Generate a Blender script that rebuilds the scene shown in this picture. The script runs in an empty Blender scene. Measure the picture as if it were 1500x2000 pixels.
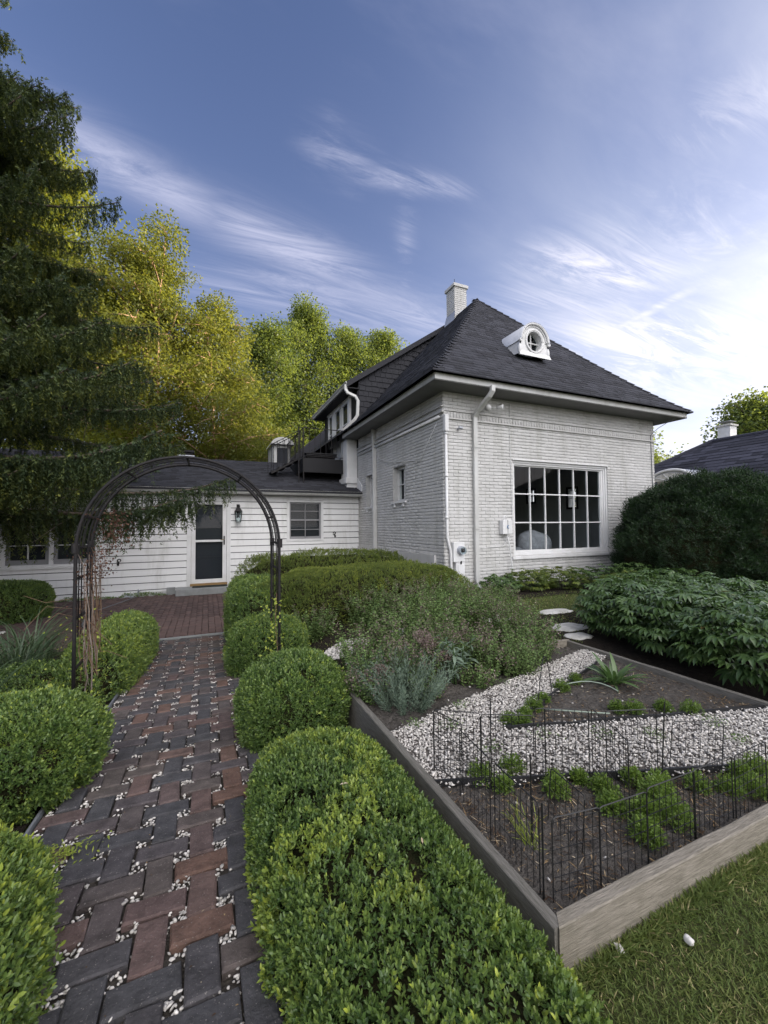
import bpy, math, random
import numpy as np
from math import sin, cos, pi, radians
random.seed(7); RNG = np.random.default_rng(7)

# ------------------------------------------------------------------ camera
scene = bpy.context.scene
COL = scene.collection
PITCH = math.atan(27/800); ROLL = .008; YAW = radians(23.5); CAMH = 1.68
f0 = np.array([sin(YAW), cos(YAW), 0]); r0 = np.array([cos(YAW), -sin(YAW), 0]); u0 = np.array([0, 0, 1.])
fwv = f0*cos(PITCH)+u0*sin(PITCH); upv = u0*cos(PITCH)-f0*sin(PITCH)
RV = r0*cos(ROLL)-upv*sin(ROLL); UV = upv*cos(ROLL)+r0*sin(ROLL)
RV /= np.linalg.norm(RV); UV = UV-RV*(UV@RV); UV /= np.linalg.norm(UV); FV = np.cross(UV, RV)
from mathutils import Matrix, Vector
cd = bpy.data.cameras.new('camera'); cam = bpy.data.objects.new('camera', cd); COL.objects.link(cam)
M = Matrix(((RV[0], UV[0], -FV[0], 0), (RV[1], UV[1], -FV[1], 0), (RV[2], UV[2], -FV[2], CAMH), (0, 0, 0, 1)))
cam.matrix_world = M
cd.sensor_fit = 'VERTICAL'; cd.sensor_height = 36; cd.lens = 36*800/2000
cd.clip_start = .05; cd.clip_end = 3000
scene.camera = cam
def depth_of(p):
    return float((np.array(p)-np.array([0, 0, CAMH]))@FV)
def proj(p):
    d = np.asarray(p, float)-np.array([0, 0, CAMH]); z = d@FV
    return 750+800*(d@RV)/z, 1000-800*(d@UV)/z, z

# ------------------------------------------------------------------ sun, sky, exposure
SUN_AZ = radians(-14); SUN_EL = radians(9)          # azimuth measured from +X towards +Y
sd = np.array([cos(SUN_AZ)*cos(SUN_EL), sin(SUN_AZ)*cos(SUN_EL), sin(SUN_EL)])
sl = bpy.data.lights.new('sun', 'SUN'); sl.energy = 5.0; sl.angle = radians(.6); sl.color = (1, .86, .62)
sun = bpy.data.objects.new('sun', sl); COL.objects.link(sun)
sun.rotation_euler = Vector(sd).to_track_quat('Z', 'Y').to_euler()
w = bpy.data.worlds.new('World'); scene.world = w; w.use_nodes = True
nt = w.node_tree; nt.nodes.clear()
def N(t, **k):
    n = nt.nodes.new(t)
    for a, b in k.items(): setattr(n, a, b)
    return n
def L(a, b): nt.links.new(a, b)
def mathn(op, a, b=None, c=None, clamp=False):
    n = N('ShaderNodeMath', operation=op); n.use_clamp = clamp
    for i, v in enumerate((a, b, c)):
        if v is None: continue
        if isinstance(v, (int, float)): n.inputs[i].default_value = v
        else: L(v, n.inputs[i])
    return n.outputs[0]
sky = N('ShaderNodeTexSky', sky_type='NISHITA'); sky.sun_disc = False
sky.sun_elevation = SUN_EL; sky.sun_rotation = pi/2-SUN_AZ
sky.air_density = 1.0; sky.dust_density = .8; sky.ozone_density = 3.0
bg = N('ShaderNodeBackground'); out = N('ShaderNodeOutputWorld')
SKY_STRENGTH = .075
tc = N('ShaderNodeTexCoord'); sep = N('ShaderNodeSeparateXYZ'); L(tc.outputs['Generated'], sep.inputs[0])
zc = mathn('MAXIMUM', sep.outputs[2], .03)
px = mathn('DIVIDE', sep.outputs[0], mathn('ADD', zc, .12)); py = mathn('DIVIDE', sep.outputs[1], mathn('ADD', zc, .12))
comb = N('ShaderNodeCombineXYZ'); L(px, comb.inputs[0]); L(py, comb.inputs[1])
def cloud(rot, scl, scale, detail, rough, lo, hi, seed, dist=0.):
    mp = N('ShaderNodeMapping'); L(comb.outputs[0], mp.inputs[0])
    mp.inputs['Rotation'].default_value = (0, 0, rot); mp.inputs['Scale'].default_value = scl
    mp.inputs['Location'].default_value = (seed*3.1, seed*1.7, seed)
    nz = N('ShaderNodeTexNoise'); L(mp.outputs[0], nz.inputs[0])
    nz.inputs['Scale'].default_value = scale; nz.inputs['Detail'].default_value = detail
    nz.inputs['Roughness'].default_value = rough; nz.inputs['Distortion'].default_value = dist
    mr = N('ShaderNodeMapRange'); mr.clamp = True; mr.interpolation_type = 'SMOOTHSTEP'
    L(nz.outputs[0], mr.inputs[0]); mr.inputs[1].default_value = lo; mr.inputs[2].default_value = hi
    return mr.outputs[0]
# long cirrus band: a streak across the plane px,py, feathered by noise
def band(ax, ay, bx, by, width, amp, nlo, nhi, seed, ends=.35):
    # distance of (px,py) from the segment a-b, soft
    dx, dy = bx-ax, by-ay; Ln = math.hypot(dx, dy); ux, uy = dx/Ln, dy/Ln
    rx = mathn('SUBTRACT', px, ax); ry = mathn('SUBTRACT', py, ay)
    al = mathn('ADD', mathn('MULTIPLY', rx, ux), mathn('MULTIPLY', ry, uy))
    ac = mathn('ADD', mathn('MULTIPLY', rx, -uy), mathn('MULTIPLY', ry, ux))
    wob = cloud(math.atan2(uy, ux), (1, 1, 1), 1.1, 2, .5, 0., 1., seed+9)
    ac = mathn('ADD', ac, mathn('MULTIPLY', mathn('SUBTRACT', wob, .5), width*1.6))
    g = mathn('POWER', 2.718, mathn('MULTIPLY', mathn('POWER', mathn('DIVIDE', ac, width), 2.0), -1.0))
    e1 = N('ShaderNodeMapRange'); e1.interpolation_type = 'SMOOTHSTEP'; L(al, e1.inputs[0])
    e1.inputs[1].default_value = -ends*Ln; e1.inputs[2].default_value = ends*Ln
    e2 = N('ShaderNodeMapRange'); e2.interpolation_type = 'SMOOTHSTEP'; L(al, e2.inputs[0])
    e2.inputs[1].default_value = (1+ends)*Ln; e2.inputs[2].default_value = (1-ends)*Ln
    st = cloud(-math.atan2(uy, ux), (.42, 2.3, 1), 4.2, 10, .70, nlo, nhi, seed, 1.4)
    return mathn('MULTIPLY', mathn('MULTIPLY', mathn('MULTIPLY', g, e1.outputs[0]), e2.outputs[0]), mathn('MULTIPLY', st, amp))
def skyp(u, v):
    d = FV+(u-750)/800*RV+(1000-v)/800*UV; d = d/np.linalg.norm(d); z = max(d[2], .03)+.12
    return d[0]/z, d[1]/z
ccol = N('ShaderNodeCombineColor'); 
for i, v in enumerate((4.4, 4.4, 5.4)): ccol.inputs[i].default_value = v
def mixc(fac, a, b, mode='MIX'):
    n = N('ShaderNodeMix', data_type='RGBA', blend_type=mode)
    if isinstance(fac, (int, float)): n.inputs[0].default_value = fac
    else: L(fac, n.inputs[0])
    for i, v in ((6, a), (7, b)):
        if isinstance(v, tuple): n.inputs[i].default_value = v
        else: L(v, n.inputs[i])
    return n.outputs[2]
skyc = mixc(1.0, sky.outputs[0], (1.50, 1.15, 1.29, 1), 'MULTIPLY')
bands = []
for (u1, v1, u2, v2, wd, amp, lo, hi, sdn) in (
        (40, 215, 420, 425, .075, .62, .2, .75, 1), (400, 415, 700, 545, .085, .66, .2, .75, 2), (660, 530, 900, 650, .10, .55, .25, .75, 13),
        (380, 560, 900, 640, .16, .50, .25, .8, 3), (600, 270, 720, 350, .06, .36, .42, .8, 4), (690, 345, 900, 368, .028, .62, .36, .75, 14), (640, 230, 690, 340, .025, .4, .4, .8, 15),
        (795, 370, 790, 570, .028, .34, .35, .75, 5), (1050, 505, 1290, 550, .09, .9, .38, .68, 6),
        (1190, 650, 1345, 572, .028, .9, .3, .75, 7), (1300, 240, 1640, 120, .10, .4, .35, .8, 8),
        (1050, 680, 1500, 720, .35, .9, .38, .7, 11), (1000, 590, 1300, 640, .16, .6, .38, .7, 12), (1150, 460, 1500, 480, .2, .4, .42, .75, 16)):
    a = skyp(u1, v1); b = skyp(u2, v2); k = math.hypot(a[0]-b[0], a[1]-b[1])
    bands.append(band(a[0], a[1], b[0], b[1], wd, amp, lo, hi, sdn))
fac = bands[0]
for b_ in bands[1:]:
    fac = mathn('MAXIMUM', fac, b_)
gen = mathn('MULTIPLY', cloud(.5, (.6, 1.5, 1), .9, 7, .6, .5, .85, 21, .4), .30)
fac = mathn('MAXIMUM', fac, gen)
# thin veil of bright cloud round the low sun
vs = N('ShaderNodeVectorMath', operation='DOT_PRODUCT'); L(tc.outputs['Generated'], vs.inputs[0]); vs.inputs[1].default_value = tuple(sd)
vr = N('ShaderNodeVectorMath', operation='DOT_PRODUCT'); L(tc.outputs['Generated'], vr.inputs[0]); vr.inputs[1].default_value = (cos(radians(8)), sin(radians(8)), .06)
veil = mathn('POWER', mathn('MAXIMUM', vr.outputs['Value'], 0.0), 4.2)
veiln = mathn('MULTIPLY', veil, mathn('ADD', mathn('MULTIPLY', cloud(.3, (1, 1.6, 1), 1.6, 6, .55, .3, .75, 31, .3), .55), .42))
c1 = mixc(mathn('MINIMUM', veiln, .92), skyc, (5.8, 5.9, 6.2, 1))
hzn = mathn('MULTIPLY', mathn('POWER', 2.718, mathn('MULTIPLY', mathn('MAXIMUM', sep.outputs[2], 0.0), -5.5)), .72)
c1 = mixc(hzn, c1, (5.0, 4.9, 5.4, 1))
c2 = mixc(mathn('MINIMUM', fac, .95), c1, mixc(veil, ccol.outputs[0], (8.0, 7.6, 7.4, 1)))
# forward-scattered cloud glow round the sun, plus a fill lobe added behind the camera
dpos = mathn('MAXIMUM', vs.outputs['Value'], 0.0)
vh = N('ShaderNodeVectorMath', operation='DOT_PRODUCT'); L(tc.outputs['Generated'], vh.inputs[0])
hz, he = radians(-90), radians(40); vh.inputs[1].default_value = (cos(hz)*cos(he), sin(hz)*cos(he), sin(he))
hpos = mathn('MAXIMUM', vh.outputs['Value'], 0.0)  # unseen bright lobe, added to brighten walls and ground
glow = mathn('ADD', mathn('MULTIPLY', mathn('POWER', hpos, 3.8), 21.0), mathn('MULTIPLY', mathn('POWER', dpos, 14.0), 14.0))
gcol = N('ShaderNodeVectorMath', operation='SCALE'); gcol.inputs[0].default_value = (1.0, .955, .90); L(glow, gcol.inputs['Scale'])
c3 = mixc(1.0, c2, gcol.outputs[0], 'ADD')
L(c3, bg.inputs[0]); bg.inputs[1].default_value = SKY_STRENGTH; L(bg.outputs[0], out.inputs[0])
vset = scene.view_settings
vset.view_transform = 'Standard'; vset.look = 'None'; vset.gamma = 1; vset.use_curve_mapping = False
vset.exposure = 1.45
scene.cycles.max_bounces = 6; scene.cycles.diffuse_bounces = 3; scene.cycles.transparent_max_bounces = 12
scene.cycles.glossy_bounces = 3; scene.cycles.transmission_bounces = 4

# ------------------------------------------------------------------ helpers
def wloc(o):
    v = np.zeros(3)
    while o is not None:
        v = v+np.array(o.location); o = o.parent
    return v
def tag(o, label=None, cat=None, group=None, kind=None):
    if label: o['label'] = label
    if cat: o['category'] = cat
    if group: o['group'] = group
    if kind: o['kind'] = kind
    return o
def thing(name, loc, label, cat, group=None):
    o = bpy.data.objects.new(name, None); COL.objects.link(o); o.location = loc; o.empty_display_size = .1
    return tag(o, label, cat, group)
def link(name, me, parent=None, loc=(0, 0, 0)):
    o = bpy.data.objects.new(name, me); COL.objects.link(o)
    if parent is not None: o.parent = parent
    o.location = loc
    return o
def mesh_np(name, V, F, mat=None, parent=None, attr=None, smooth=False):
    """V (n,3) world coordinates, F (m,3) or (m,4)"""
    V = np.asarray(V, np.float32); F = np.asarray(F, np.int32); k = F.shape[1]
    if parent is not None: V = V-wloc(parent).astype(np.float32)
    me = bpy.data.meshes.new(name)
    me.vertices.add(len(V)); me.vertices.foreach_set('co', V.ravel())
    me.loops.add(F.size); me.loops.foreach_set('vertex_index', F.ravel())
    me.polygons.add(len(F)); me.polygons.foreach_set('loop_start', np.arange(0, F.size, k, dtype=np.int32))
    me.update(calc_edges=True)
    if smooth: me.polygons.foreach_set('use_smooth', np.ones(len(F), bool))
    if attr is not None:
        a = me.attributes.new('v', 'FLOAT', 'POINT'); a.data.foreach_set('value', np.asarray(attr, np.float32))
    if mat: me.materials.append(mat)
    return link(name, me, parent)
class MB:
    def __init__(s): s.v = []; s.f = []
    def add(s, V, F):
        o = len(s.v); s.v += [tuple(map(float, p)) for p in V]; s.f += [tuple(i+o for i in f) for f in F]; return s
    def box(s, a, b):
        (x0, y0, z0), (x1, y1, z1) = a, b
        return s.add([(x0, y0, z0), (x1, y0, z0), (x1, y1, z0), (x0, y1, z0), (x0, y0, z1), (x1, y0, z1), (x1, y1, z1), (x0, y1, z1)],
                     [(3, 2, 1, 0), (4, 5, 6, 7), (0, 1, 5, 4), (1, 2, 6, 5), (2, 3, 7, 6), (3, 0, 4, 7)])
    def tube(s, pts, r, n=8, cap=True, sx=1., up=(0, 0, 1)):
        pts = [np.array(p, float) for p in pts]; m = len(pts)
        rs = [r]*m if isinstance(r, (int, float)) else list(r)
        V = []; F = []; prev = None
        for i, p in enumerate(pts):
            d = (pts[min(i+1, m-1)]-pts[max(i-1, 0)]); d /= (np.linalg.norm(d)+1e-9)
            if prev is None:
                u = np.array(up, float)
                if abs(d@u) > .95: u = np.array([1., 0, 0])
                a = np.cross(d, u)
            else: a = prev-d*(prev@d)
            a /= (np.linalg.norm(a)+1e-9); b = np.cross(d, a); prev = a
            for k in range(n):
                t = 2*pi*(k+.5)/n; V.append(p+(a*cos(t)*sx+b*sin(t))*rs[i])
        for i in range(m-1):
            for k in range(n):
                F.append((i*n+k, i*n+(k+1) % n, (i+1)*n+(k+1) % n, (i+1)*n+k))
        if cap: F.append(tuple(range(n-1, -1, -1))); F.append(tuple((m-1)*n+k for k in range(n)))
        return s.add(V, F)
    def sweep(s, prof, path, cap=True):
        """closed profile [(a,b)] with a along side normal (horizontal, right of travel), b up; path of xyz points"""
        path = [np.array(p, float) for p in path]; m = len(path); n = len(prof); V = []; F = []
        for i, p in enumerate(path):
            d0 = path[i]-path[i-1] if i > 0 else path[1]-path[0]
            d1 = path[i+1]-path[i] if i < m-1 else path[i]-path[i-1]
            def side(d): q = np.array([d[1], -d[0], 0]); return q/(np.linalg.norm(q)+1e-9)
            a = side(d0); b = side(d1); c = a+b; c /= np.linalg.norm(c); c = c/max(c@a, .3)
            for (x, y) in prof: V.append(p+c*x+np.array([0, 0, y]))
        for i in range(m-1):
            for k in range(n): F.append((i*n+k, i*n+(k+1) % n, (i+1)*n+(k+1) % n, (i+1)*n+k))
        if cap: F.append(tuple(range(n-1, -1, -1))); F.append(tuple((m-1)*n+k for k in range(n)))
        return s.add(V, F)
    def build(s, name, mat, parent=None, smooth=False, bevel=0):
        V = np.array(s.v, float)
        if parent is not None: V = V-wloc(parent)
        me = bpy.data.meshes.new(name); me.from_pydata(V.tolist(), [], s.f); me.update()
        if smooth: me.polygons.foreach_set('use_smooth', np.ones(len(me.polygons), bool))
        if mat: me.materials.append(mat)
        o = link(name, me, parent)
        if bevel:
            b = o.modifiers.new('b', 'BEVEL'); b.width = bevel; b.segments = 2; b.limit_method = 'ANGLE'
        return o
def vnoise(P, scale=1., seed=0):
    P = np.asarray(P, float)*scale+seed*17.13; I = np.floor(P).astype(np.int64); f = P-I; f = f*f*(3-2*f)
    def h(i): 
        n = (i[:, 0]*73856093) ^ (i[:, 1]*19349663) ^ (i[:, 2]*83492791); n = (n ^ (n >> 13))*1274126177
        return ((n ^ (n >> 16)) & 0xffff)/65535.
    r = 0
    for a in (0, 1):
        for b in (0, 1):
            for c in (0, 1):
                wgt = (f[:, 0] if a else 1-f[:, 0])*(f[:, 1] if b else 1-f[:, 1])*(f[:, 2] if c else 1-f[:, 2])
                r = r+wgt*h(I+np.array([a, b, c]))
    return r
def nrm(A): return A/(np.linalg.norm(A, axis=1, keepdims=True)+1e-9)
def leaf_arrays(P, D, Nn, Ln, W, fold=.25, six=False, droop=0.):
    D = nrm(D); S = nrm(np.cross(D, Nn)); U = np.cross(S, D)
    Ln = np.asarray(Ln).reshape(-1, 1); W = np.asarray(W).reshape(-1, 1); n = len(P)
    dz = np.array([[0, 0, -1.]])*droop*Ln
    if six:
        V = np.stack([P, P+D*Ln*.3+S*W*.45+U*W*fold, P+D*Ln*.68+S*W*.42+U*W*fold+dz*.4, P+D*Ln+dz,
                      P+D*Ln*.68-S*W*.42+U*W*fold+dz*.4, P+D*Ln*.3-S*W*.45+U*W*fold], 1).reshape(-1, 3)
        b = np.arange(n)[:, None]*6
        F = np.concatenate([b+np.array([[0, 1, 2, 3]]), b+np.array([[0, 3, 4, 5]])], 0); k = 6
    else:
        V = np.stack([P, P+D*Ln*.5+S*W*.5+U*W*fold+dz*.3, P+D*Ln+dz, P+D*Ln*.5-S*W*.5+U*W*fold+dz*.3], 1).reshape(-1, 3)
        b = np.arange(n)[:, None]*4
        F = np.concatenate([b+np.array([[0, 1, 2]]), b+np.array([[0, 2, 3]])], 0); k = 4
    return V, F, k
class Leaves:
    def __init__(s): s.V = []; s.F = []; s.a = []; s.n = 0
    def add(s, P, D, Nn, Ln, W, val, **k):
        V, F, kk = leaf_arrays(P, D, Nn, Ln, W, **k)
        if F.shape[1] == 3: F = np.concatenate([F, F[:, 2:3]], 1) if False else F
        s.V.append(V); s.F.append(F+s.n); s.n += len(V); s.a.append(np.repeat(val, kk)); return s
    def build(s, name, mat, parent=None):
        return mesh_np(name, np.concatenate(s.V), np.concatenate(s.F), mat, parent, np.concatenate(s.a))

# foliage made of one shared sprig per tone, set on points by geometry nodes: the leaves of ONE plant stay one object
def proto_mesh(V, F, v, mat):
    V = np.asarray(V, np.float32); F = np.asarray(F, np.int32); k = F.shape[1]; me = bpy.data.meshes.new('sprig')
    me.vertices.add(len(V)); me.vertices.foreach_set('co', V.ravel()); me.loops.add(F.size); me.loops.foreach_set('vertex_index', F.ravel())
    me.polygons.add(len(F)); me.polygons.foreach_set('loop_start', np.arange(0, F.size, k, dtype=np.int32)); me.update(calc_edges=True)
    a = me.attributes.new('v', 'FLOAT', 'POINT'); a.data.foreach_set('value', np.asarray(v, np.float32)); me.materials.append(mat)
    return bpy.data.objects.new('sprig', me)
def euler_of(D, spin=None):
    """rotation taking local +Z to D with a random spin"""
    n = len(D); Z = nrm(D); A = nrm(np.cross(Z, RNG.normal(0, 1, (n, 3)))) if spin is None else nrm(np.cross(np.cross(Z, spin), Z)+1e-6); B = np.cross(Z, A)
    R = np.stack([A, B, Z], -1)
    ry = -np.arcsin(np.clip(R[:, 2, 0], -1, 1)); return np.stack([np.arctan2(R[:, 2, 1], R[:, 2, 2]), ry, np.arctan2(R[:, 1, 0], R[:, 0, 0])], 1)
def instancer(name, P, E, S, idx, protos, parent):
    n = len(P); me = bpy.data.meshes.new(name); P = np.asarray(P)-wloc(parent)
    me.vertices.add(n); me.vertices.foreach_set('co', np.asarray(P, np.float32).ravel())
    a = me.attributes.new('rot', 'FLOAT_VECTOR', 'POINT'); a.data.foreach_set('vector', np.asarray(E, np.float32).ravel())
    a = me.attributes.new('scl', 'FLOAT', 'POINT'); a.data.foreach_set('value', np.asarray(S, np.float32))
    a = me.attributes.new('idx', 'INT', 'POINT'); a.data.foreach_set('value', np.asarray(idx, np.int32)); me.update()
    o = link(name, me, parent); o['kind'] = 'stuff'
    ng = bpy.data.node_groups.new(name, 'GeometryNodeTree'); ng.interface.new_socket('Geometry', in_out='INPUT', socket_type='NodeSocketGeometry'); ng.interface.new_socket('Geometry', in_out='OUTPUT', socket_type='NodeSocketGeometry')
    nn = ng.nodes.new; lk = ng.links.new; gi = nn('NodeGroupInput'); go = nn('NodeGroupOutput'); jn = nn('GeometryNodeJoinGeometry'); lk(jn.outputs[0], go.inputs[0])
    def na(nm, ty): q = nn('GeometryNodeInputNamedAttribute'); q.data_type = ty; q.inputs['Name'].default_value = nm; return q.outputs['Attribute']
    er = nn('FunctionNodeEulerToRotation'); lk(na('rot', 'FLOAT_VECTOR'), er.inputs[0]); sc_ = na('scl', 'FLOAT'); ix = na('idx', 'INT')
    for k, pr in enumerate(protos):
        if not (np.asarray(idx) == k).any(): continue
        oi = nn('GeometryNodeObjectInfo'); oi.inputs['Object'].default_value = pr; ip = nn('GeometryNodeInstanceOnPoints'); lk(gi.outputs[0], ip.inputs['Points']); lk(oi.outputs['Geometry'], ip.inputs['Instance'])
        cp = nn('FunctionNodeCompare'); cp.data_type = 'INT'; cp.operation = 'EQUAL'; lk(ix, cp.inputs[2]); cp.inputs[3].default_value = k; lk(cp.outputs[0], ip.inputs['Selection'])
        lk(er.outputs[0], ip.inputs['Rotation']); lk(sc_, ip.inputs['Scale']); lk(ip.outputs[0], jn.inputs[0])
    m = o.modifiers.new('foliage', 'NODES'); m.node_group = ng
    return o

# ------------------------------------------------------------------ materials
MATS = {}
def new_mat(name):
    m = bpy.data.materials.new(name); m.use_nodes = True; t = m.node_tree; t.nodes.clear(); return m, t
def pbr(name, col, rough=.6, spec=.4, var=0., vscale=6., bump=0., bscale=60., col2=None, metal=0., island=0., detail=5, stretch=None, bdist=.01, bimodal=0, dirt=0):
    """principled with noise variation of the base colour, object random variation and bump"""
    m, t = new_mat(name); nn = t.nodes.new; lk = t.links.new
    o = nn('ShaderNodeOutputMaterial'); p = nn('ShaderNodeBsdfPrincipled'); lk(p.outputs[0], o.inputs[0])
    p.inputs['Roughness'].default_value = rough; p.inputs['Specular IOR Level'].default_value = spec; p.inputs['Metallic'].default_value = metal
    tcn = nn('ShaderNodeTexCoord'); mp = nn('ShaderNodeMapping'); geo = nn('ShaderNodeNewGeometry'); lk(geo.outputs['Position'], mp.inputs[0])
    if stretch: mp.inputs['Scale'].default_value = stretch
    nz = nn('ShaderNodeTexNoise'); lk(mp.outputs[0], nz.inputs[0]); nz.inputs['Scale'].default_value = vscale; nz.inputs['Detail'].default_value = detail; nz.inputs['Roughness'].default_value = .65
    c2 = col2 or tuple(c*(1-var) for c in col)
    mr = nn('ShaderNodeMapRange'); lk(nz.outputs[0], mr.inputs[0]); mr.inputs[1].default_value = .3; mr.inputs[2].default_value = .7
    mx = nn('ShaderNodeMix'); mx.data_type = 'RGBA'; lk(mr.outputs[0], mx.inputs[0]); mx.inputs[6].default_value = (*col, 1); mx.inputs[7].default_value = (*c2, 1)
    outc = mx.outputs[2]
    if island:
        oi = nn('ShaderNodeObjectInfo'); hs = nn('ShaderNodeHueSaturation'); m2 = nn('ShaderNodeMapRange'); lk(geo.outputs['Random Per Island'], m2.inputs[0])
        m2.inputs[3].default_value = 1-island; m2.inputs[4].default_value = 1+island; lk(m2.outputs[0], hs.inputs['Value']); lk(outc, hs.inputs['Color']); outc = hs.outputs[0]
    if dirt:   # grime streaks and splashes of their own shape
        md = nn('ShaderNodeMapping'); md.inputs['Scale'].default_value = (2.2, 2.2, .35); lk(geo.outputs['Position'], md.inputs[0]); nd = nn('ShaderNodeTexNoise'); lk(md.outputs[0], nd.inputs[0]); nd.inputs['Scale'].default_value = 1.7; nd.inputs['Detail'].default_value = 8; nd.inputs['Roughness'].default_value = .7
        rd = nn('ShaderNodeMapRange'); lk(nd.outputs[0], rd.inputs[0]); rd.inputs[1].default_value = .5; rd.inputs[2].default_value = .8; rd.inputs[3].default_value = 0; rd.inputs[4].default_value = dirt
        xd = nn('ShaderNodeMix'); xd.data_type = 'RGBA'; lk(rd.outputs[0], xd.inputs[0]); lk(outc, xd.inputs[6]); xd.inputs[7].default_value = tuple([c*.42 for c in col[:2]]+[col[2]*.34, 1]); outc = xd.outputs[2]
    if bimodal:
        lt = nn('ShaderNodeMath'); lt.operation = 'FRACT'; ml = nn('ShaderNodeMath'); ml.operation = 'MULTIPLY'; ml.inputs[1].default_value = 37.7; lk(geo.outputs['Random Per Island'], ml.inputs[0]); lk(ml.outputs[0], lt.inputs[0])
        oo = nn('ShaderNodeObjectInfo'); ad = nn('ShaderNodeMath'); ad.operation = 'ADD'; lk(lt.outputs[0], ad.inputs[0]); lk(oo.outputs['Random'], ad.inputs[1]); fr_ = nn('ShaderNodeMath'); fr_.operation = 'FRACT'; lk(ad.outputs[0], fr_.inputs[0])
        gt = nn('ShaderNodeMath'); gt.operation = 'LESS_THAN'; lk(fr_.outputs[0], gt.inputs[0]); gt.inputs[1].default_value = .38; h2 = nn('ShaderNodeMix'); h2.data_type = 'RGBA'; lk(gt.outputs[0], h2.inputs[0]); lk(outc, h2.inputs[6]); h2.inputs[7].default_value = tuple([c*bimodal*.6 for c in col]+[1]); outc = h2.outputs[2]
    lk(outc, p.inputs['Base Color'])
    if bump:
        n2 = nn('ShaderNodeTexNoise'); lk(mp.outputs[0], n2.inputs[0]); n2.inputs['Scale'].default_value = bscale; n2.inputs['Detail'].default_value = 6
        bp = nn('ShaderNodeBump'); bp.inputs['Strength'].default_value = bump; bp.inputs['Distance'].default_value = bdist; lk(n2.outputs[0], bp.inputs['Height']); lk(bp.outputs[0], p.inputs['Normal'])
    MATS[name] = m; return m
def foliage(name, stops, rough=.45, trans=.3, tcol=(.35, .5, .05), spec=.35):
    """colour from the per-leaf value v through a ramp; part of the light passes through the leaf"""
    m, t = new_mat(name); nn = t.nodes.new; lk = t.links.new
    o = nn('ShaderNodeOutputMaterial'); p = nn('ShaderNodeBsdfPrincipled'); p.inputs['Roughness'].default_value = rough; p.inputs['Specular IOR Level'].default_value = spec
    at = nn('ShaderNodeAttribute'); at.attribute_name = 'v'; cr = nn('ShaderNodeValToRGB'); lk(at.outputs['Fac'], cr.inputs[0])
    e = cr.color_ramp.elements
    e[0].position = stops[0][0]; e[0].color = (*stops[0][1], 1); e[1].position = stops[-1][0]; e[1].color = (*stops[-1][1], 1)
    for ps, c in stops[1:-1]: x = e.new(ps); x.color = (*c, 1)
    lk(cr.outputs[0], p.inputs['Base Color'])
    tr = nn('ShaderNodeBsdfTranslucent'); mxc = nn('ShaderNodeMix'); mxc.data_type = 'RGBA'; mxc.inputs[0].default_value = .5
    lk(cr.outputs[0], mxc.inputs[6]); mxc.inputs[7].default_value = (*tcol, 1); lk(mxc.outputs[2], tr.inputs[0])
    ms = nn('ShaderNodeMixShader'); ms.inputs[0].default_value = trans; lk(p.outputs[0], ms.inputs[1]); lk(tr.outputs[0], ms.inputs[2]); lk(ms.outputs[0], o.inputs[0])
    MATS[name] = m; return m
def glassm(name, tint=(.9, .95, .95), refl=1.22):
    m, t = new_mat(name); nn = t.nodes.new; lk = t.links.new
    o = nn('ShaderNodeOutputMaterial'); tr = nn('ShaderNodeBsdfTransparent'); tr.inputs[0].default_value = (*tint, 1)
    gl = nn('ShaderNodeBsdfGlossy'); gl.inputs['Roughness'].default_value = .02; lw_ = nn('ShaderNodeLayerWeight'); lw_.inputs[0].default_value = .5; pw_ = nn('ShaderNodeMath'); pw_.operation = 'POWER'; pw_.inputs[1].default_value = 5; lk(lw_.outputs['Facing'], pw_.inputs[0]); fr = nn('ShaderNodeMath'); fr.operation = 'MULTIPLY_ADD'; fr.inputs[1].default_value = .8; fr.inputs[2].default_value = .022; lk(pw_.outputs[0], fr.inputs[0])
    ms = nn('ShaderNodeMixShader'); lk(fr.outputs[0], ms.inputs[0]); lk(tr.outputs[0], ms.inputs[1]); lk(gl.outputs[0], ms.inputs[2]); lk(ms.outputs[0], o.inputs[0])
    return m
WHITE_BRICK = pbr('white_painted_brick', (.56, .555, .545), .55, .3, vscale=1.6, col2=(.47, .465, .45), dirt=.55, bump=.5, bscale=90, bdist=.004, island=.05)
MORTAR = pbr('painted_mortar', (.49, .49, .48), .7, .2, vscale=8, col2=(.40, .40, .39), bump=.6, bscale=120, bdist=.004)
WHITE_PAINT = pbr('white_paint', (.70, .70, .705), .45, .4, vscale=3, col2=(.60, .60, .59), dirt=.35, bump=.08, bscale=150, bdist=.002)
SIDING = pbr('white_siding', (.72, .72, .72), .5, .35, vscale=2.2, col2=(.66, .66, .65), dirt=.6, bump=.15, bscale=25, stretch=(.4, 1, 6), bdist=.002)
GUTTER = pbr('gutter_enamel', (.56, .56, .55), .35, .5, vscale=1.5, col2=(.45, .45, .43), dirt=.6, bump=.03, bscale=30)
SOFFIT = pbr('soffit_shade', (.17, .17, .16), .6, .3, vscale=2, col2=(.12, .12, .115), bump=.1)  # eave shadow put into the soffit's dark base colour
SHINGLE = pbr('asphalt_shingle', (.055, .056, .065), .85, .2, vscale=160, col2=(.030, .031, .038), bump=.6, bscale=260, bdist=.004, island=.28, bimodal=.95)
SLATE = pbr('dark_shingle_and_gap_shade', (.030, .031, .038), .7, .3, vscale=20, col2=(.018, .018, .022), bump=.4, bscale=40, stretch=(6, 6, .6), island=.35)
BLACK = pbr('black_iron', (.010, .010, .012), .6, .25, vscale=20, col2=(.022, .019, .018), bump=.15, bscale=200, bdist=.002)
WIRE = pbr('black_wire', (.01, .01, .01), .4, .5)
DARKWOOD = pbr('black_fascia', (.010, .010, .012), .6, .3)
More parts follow.
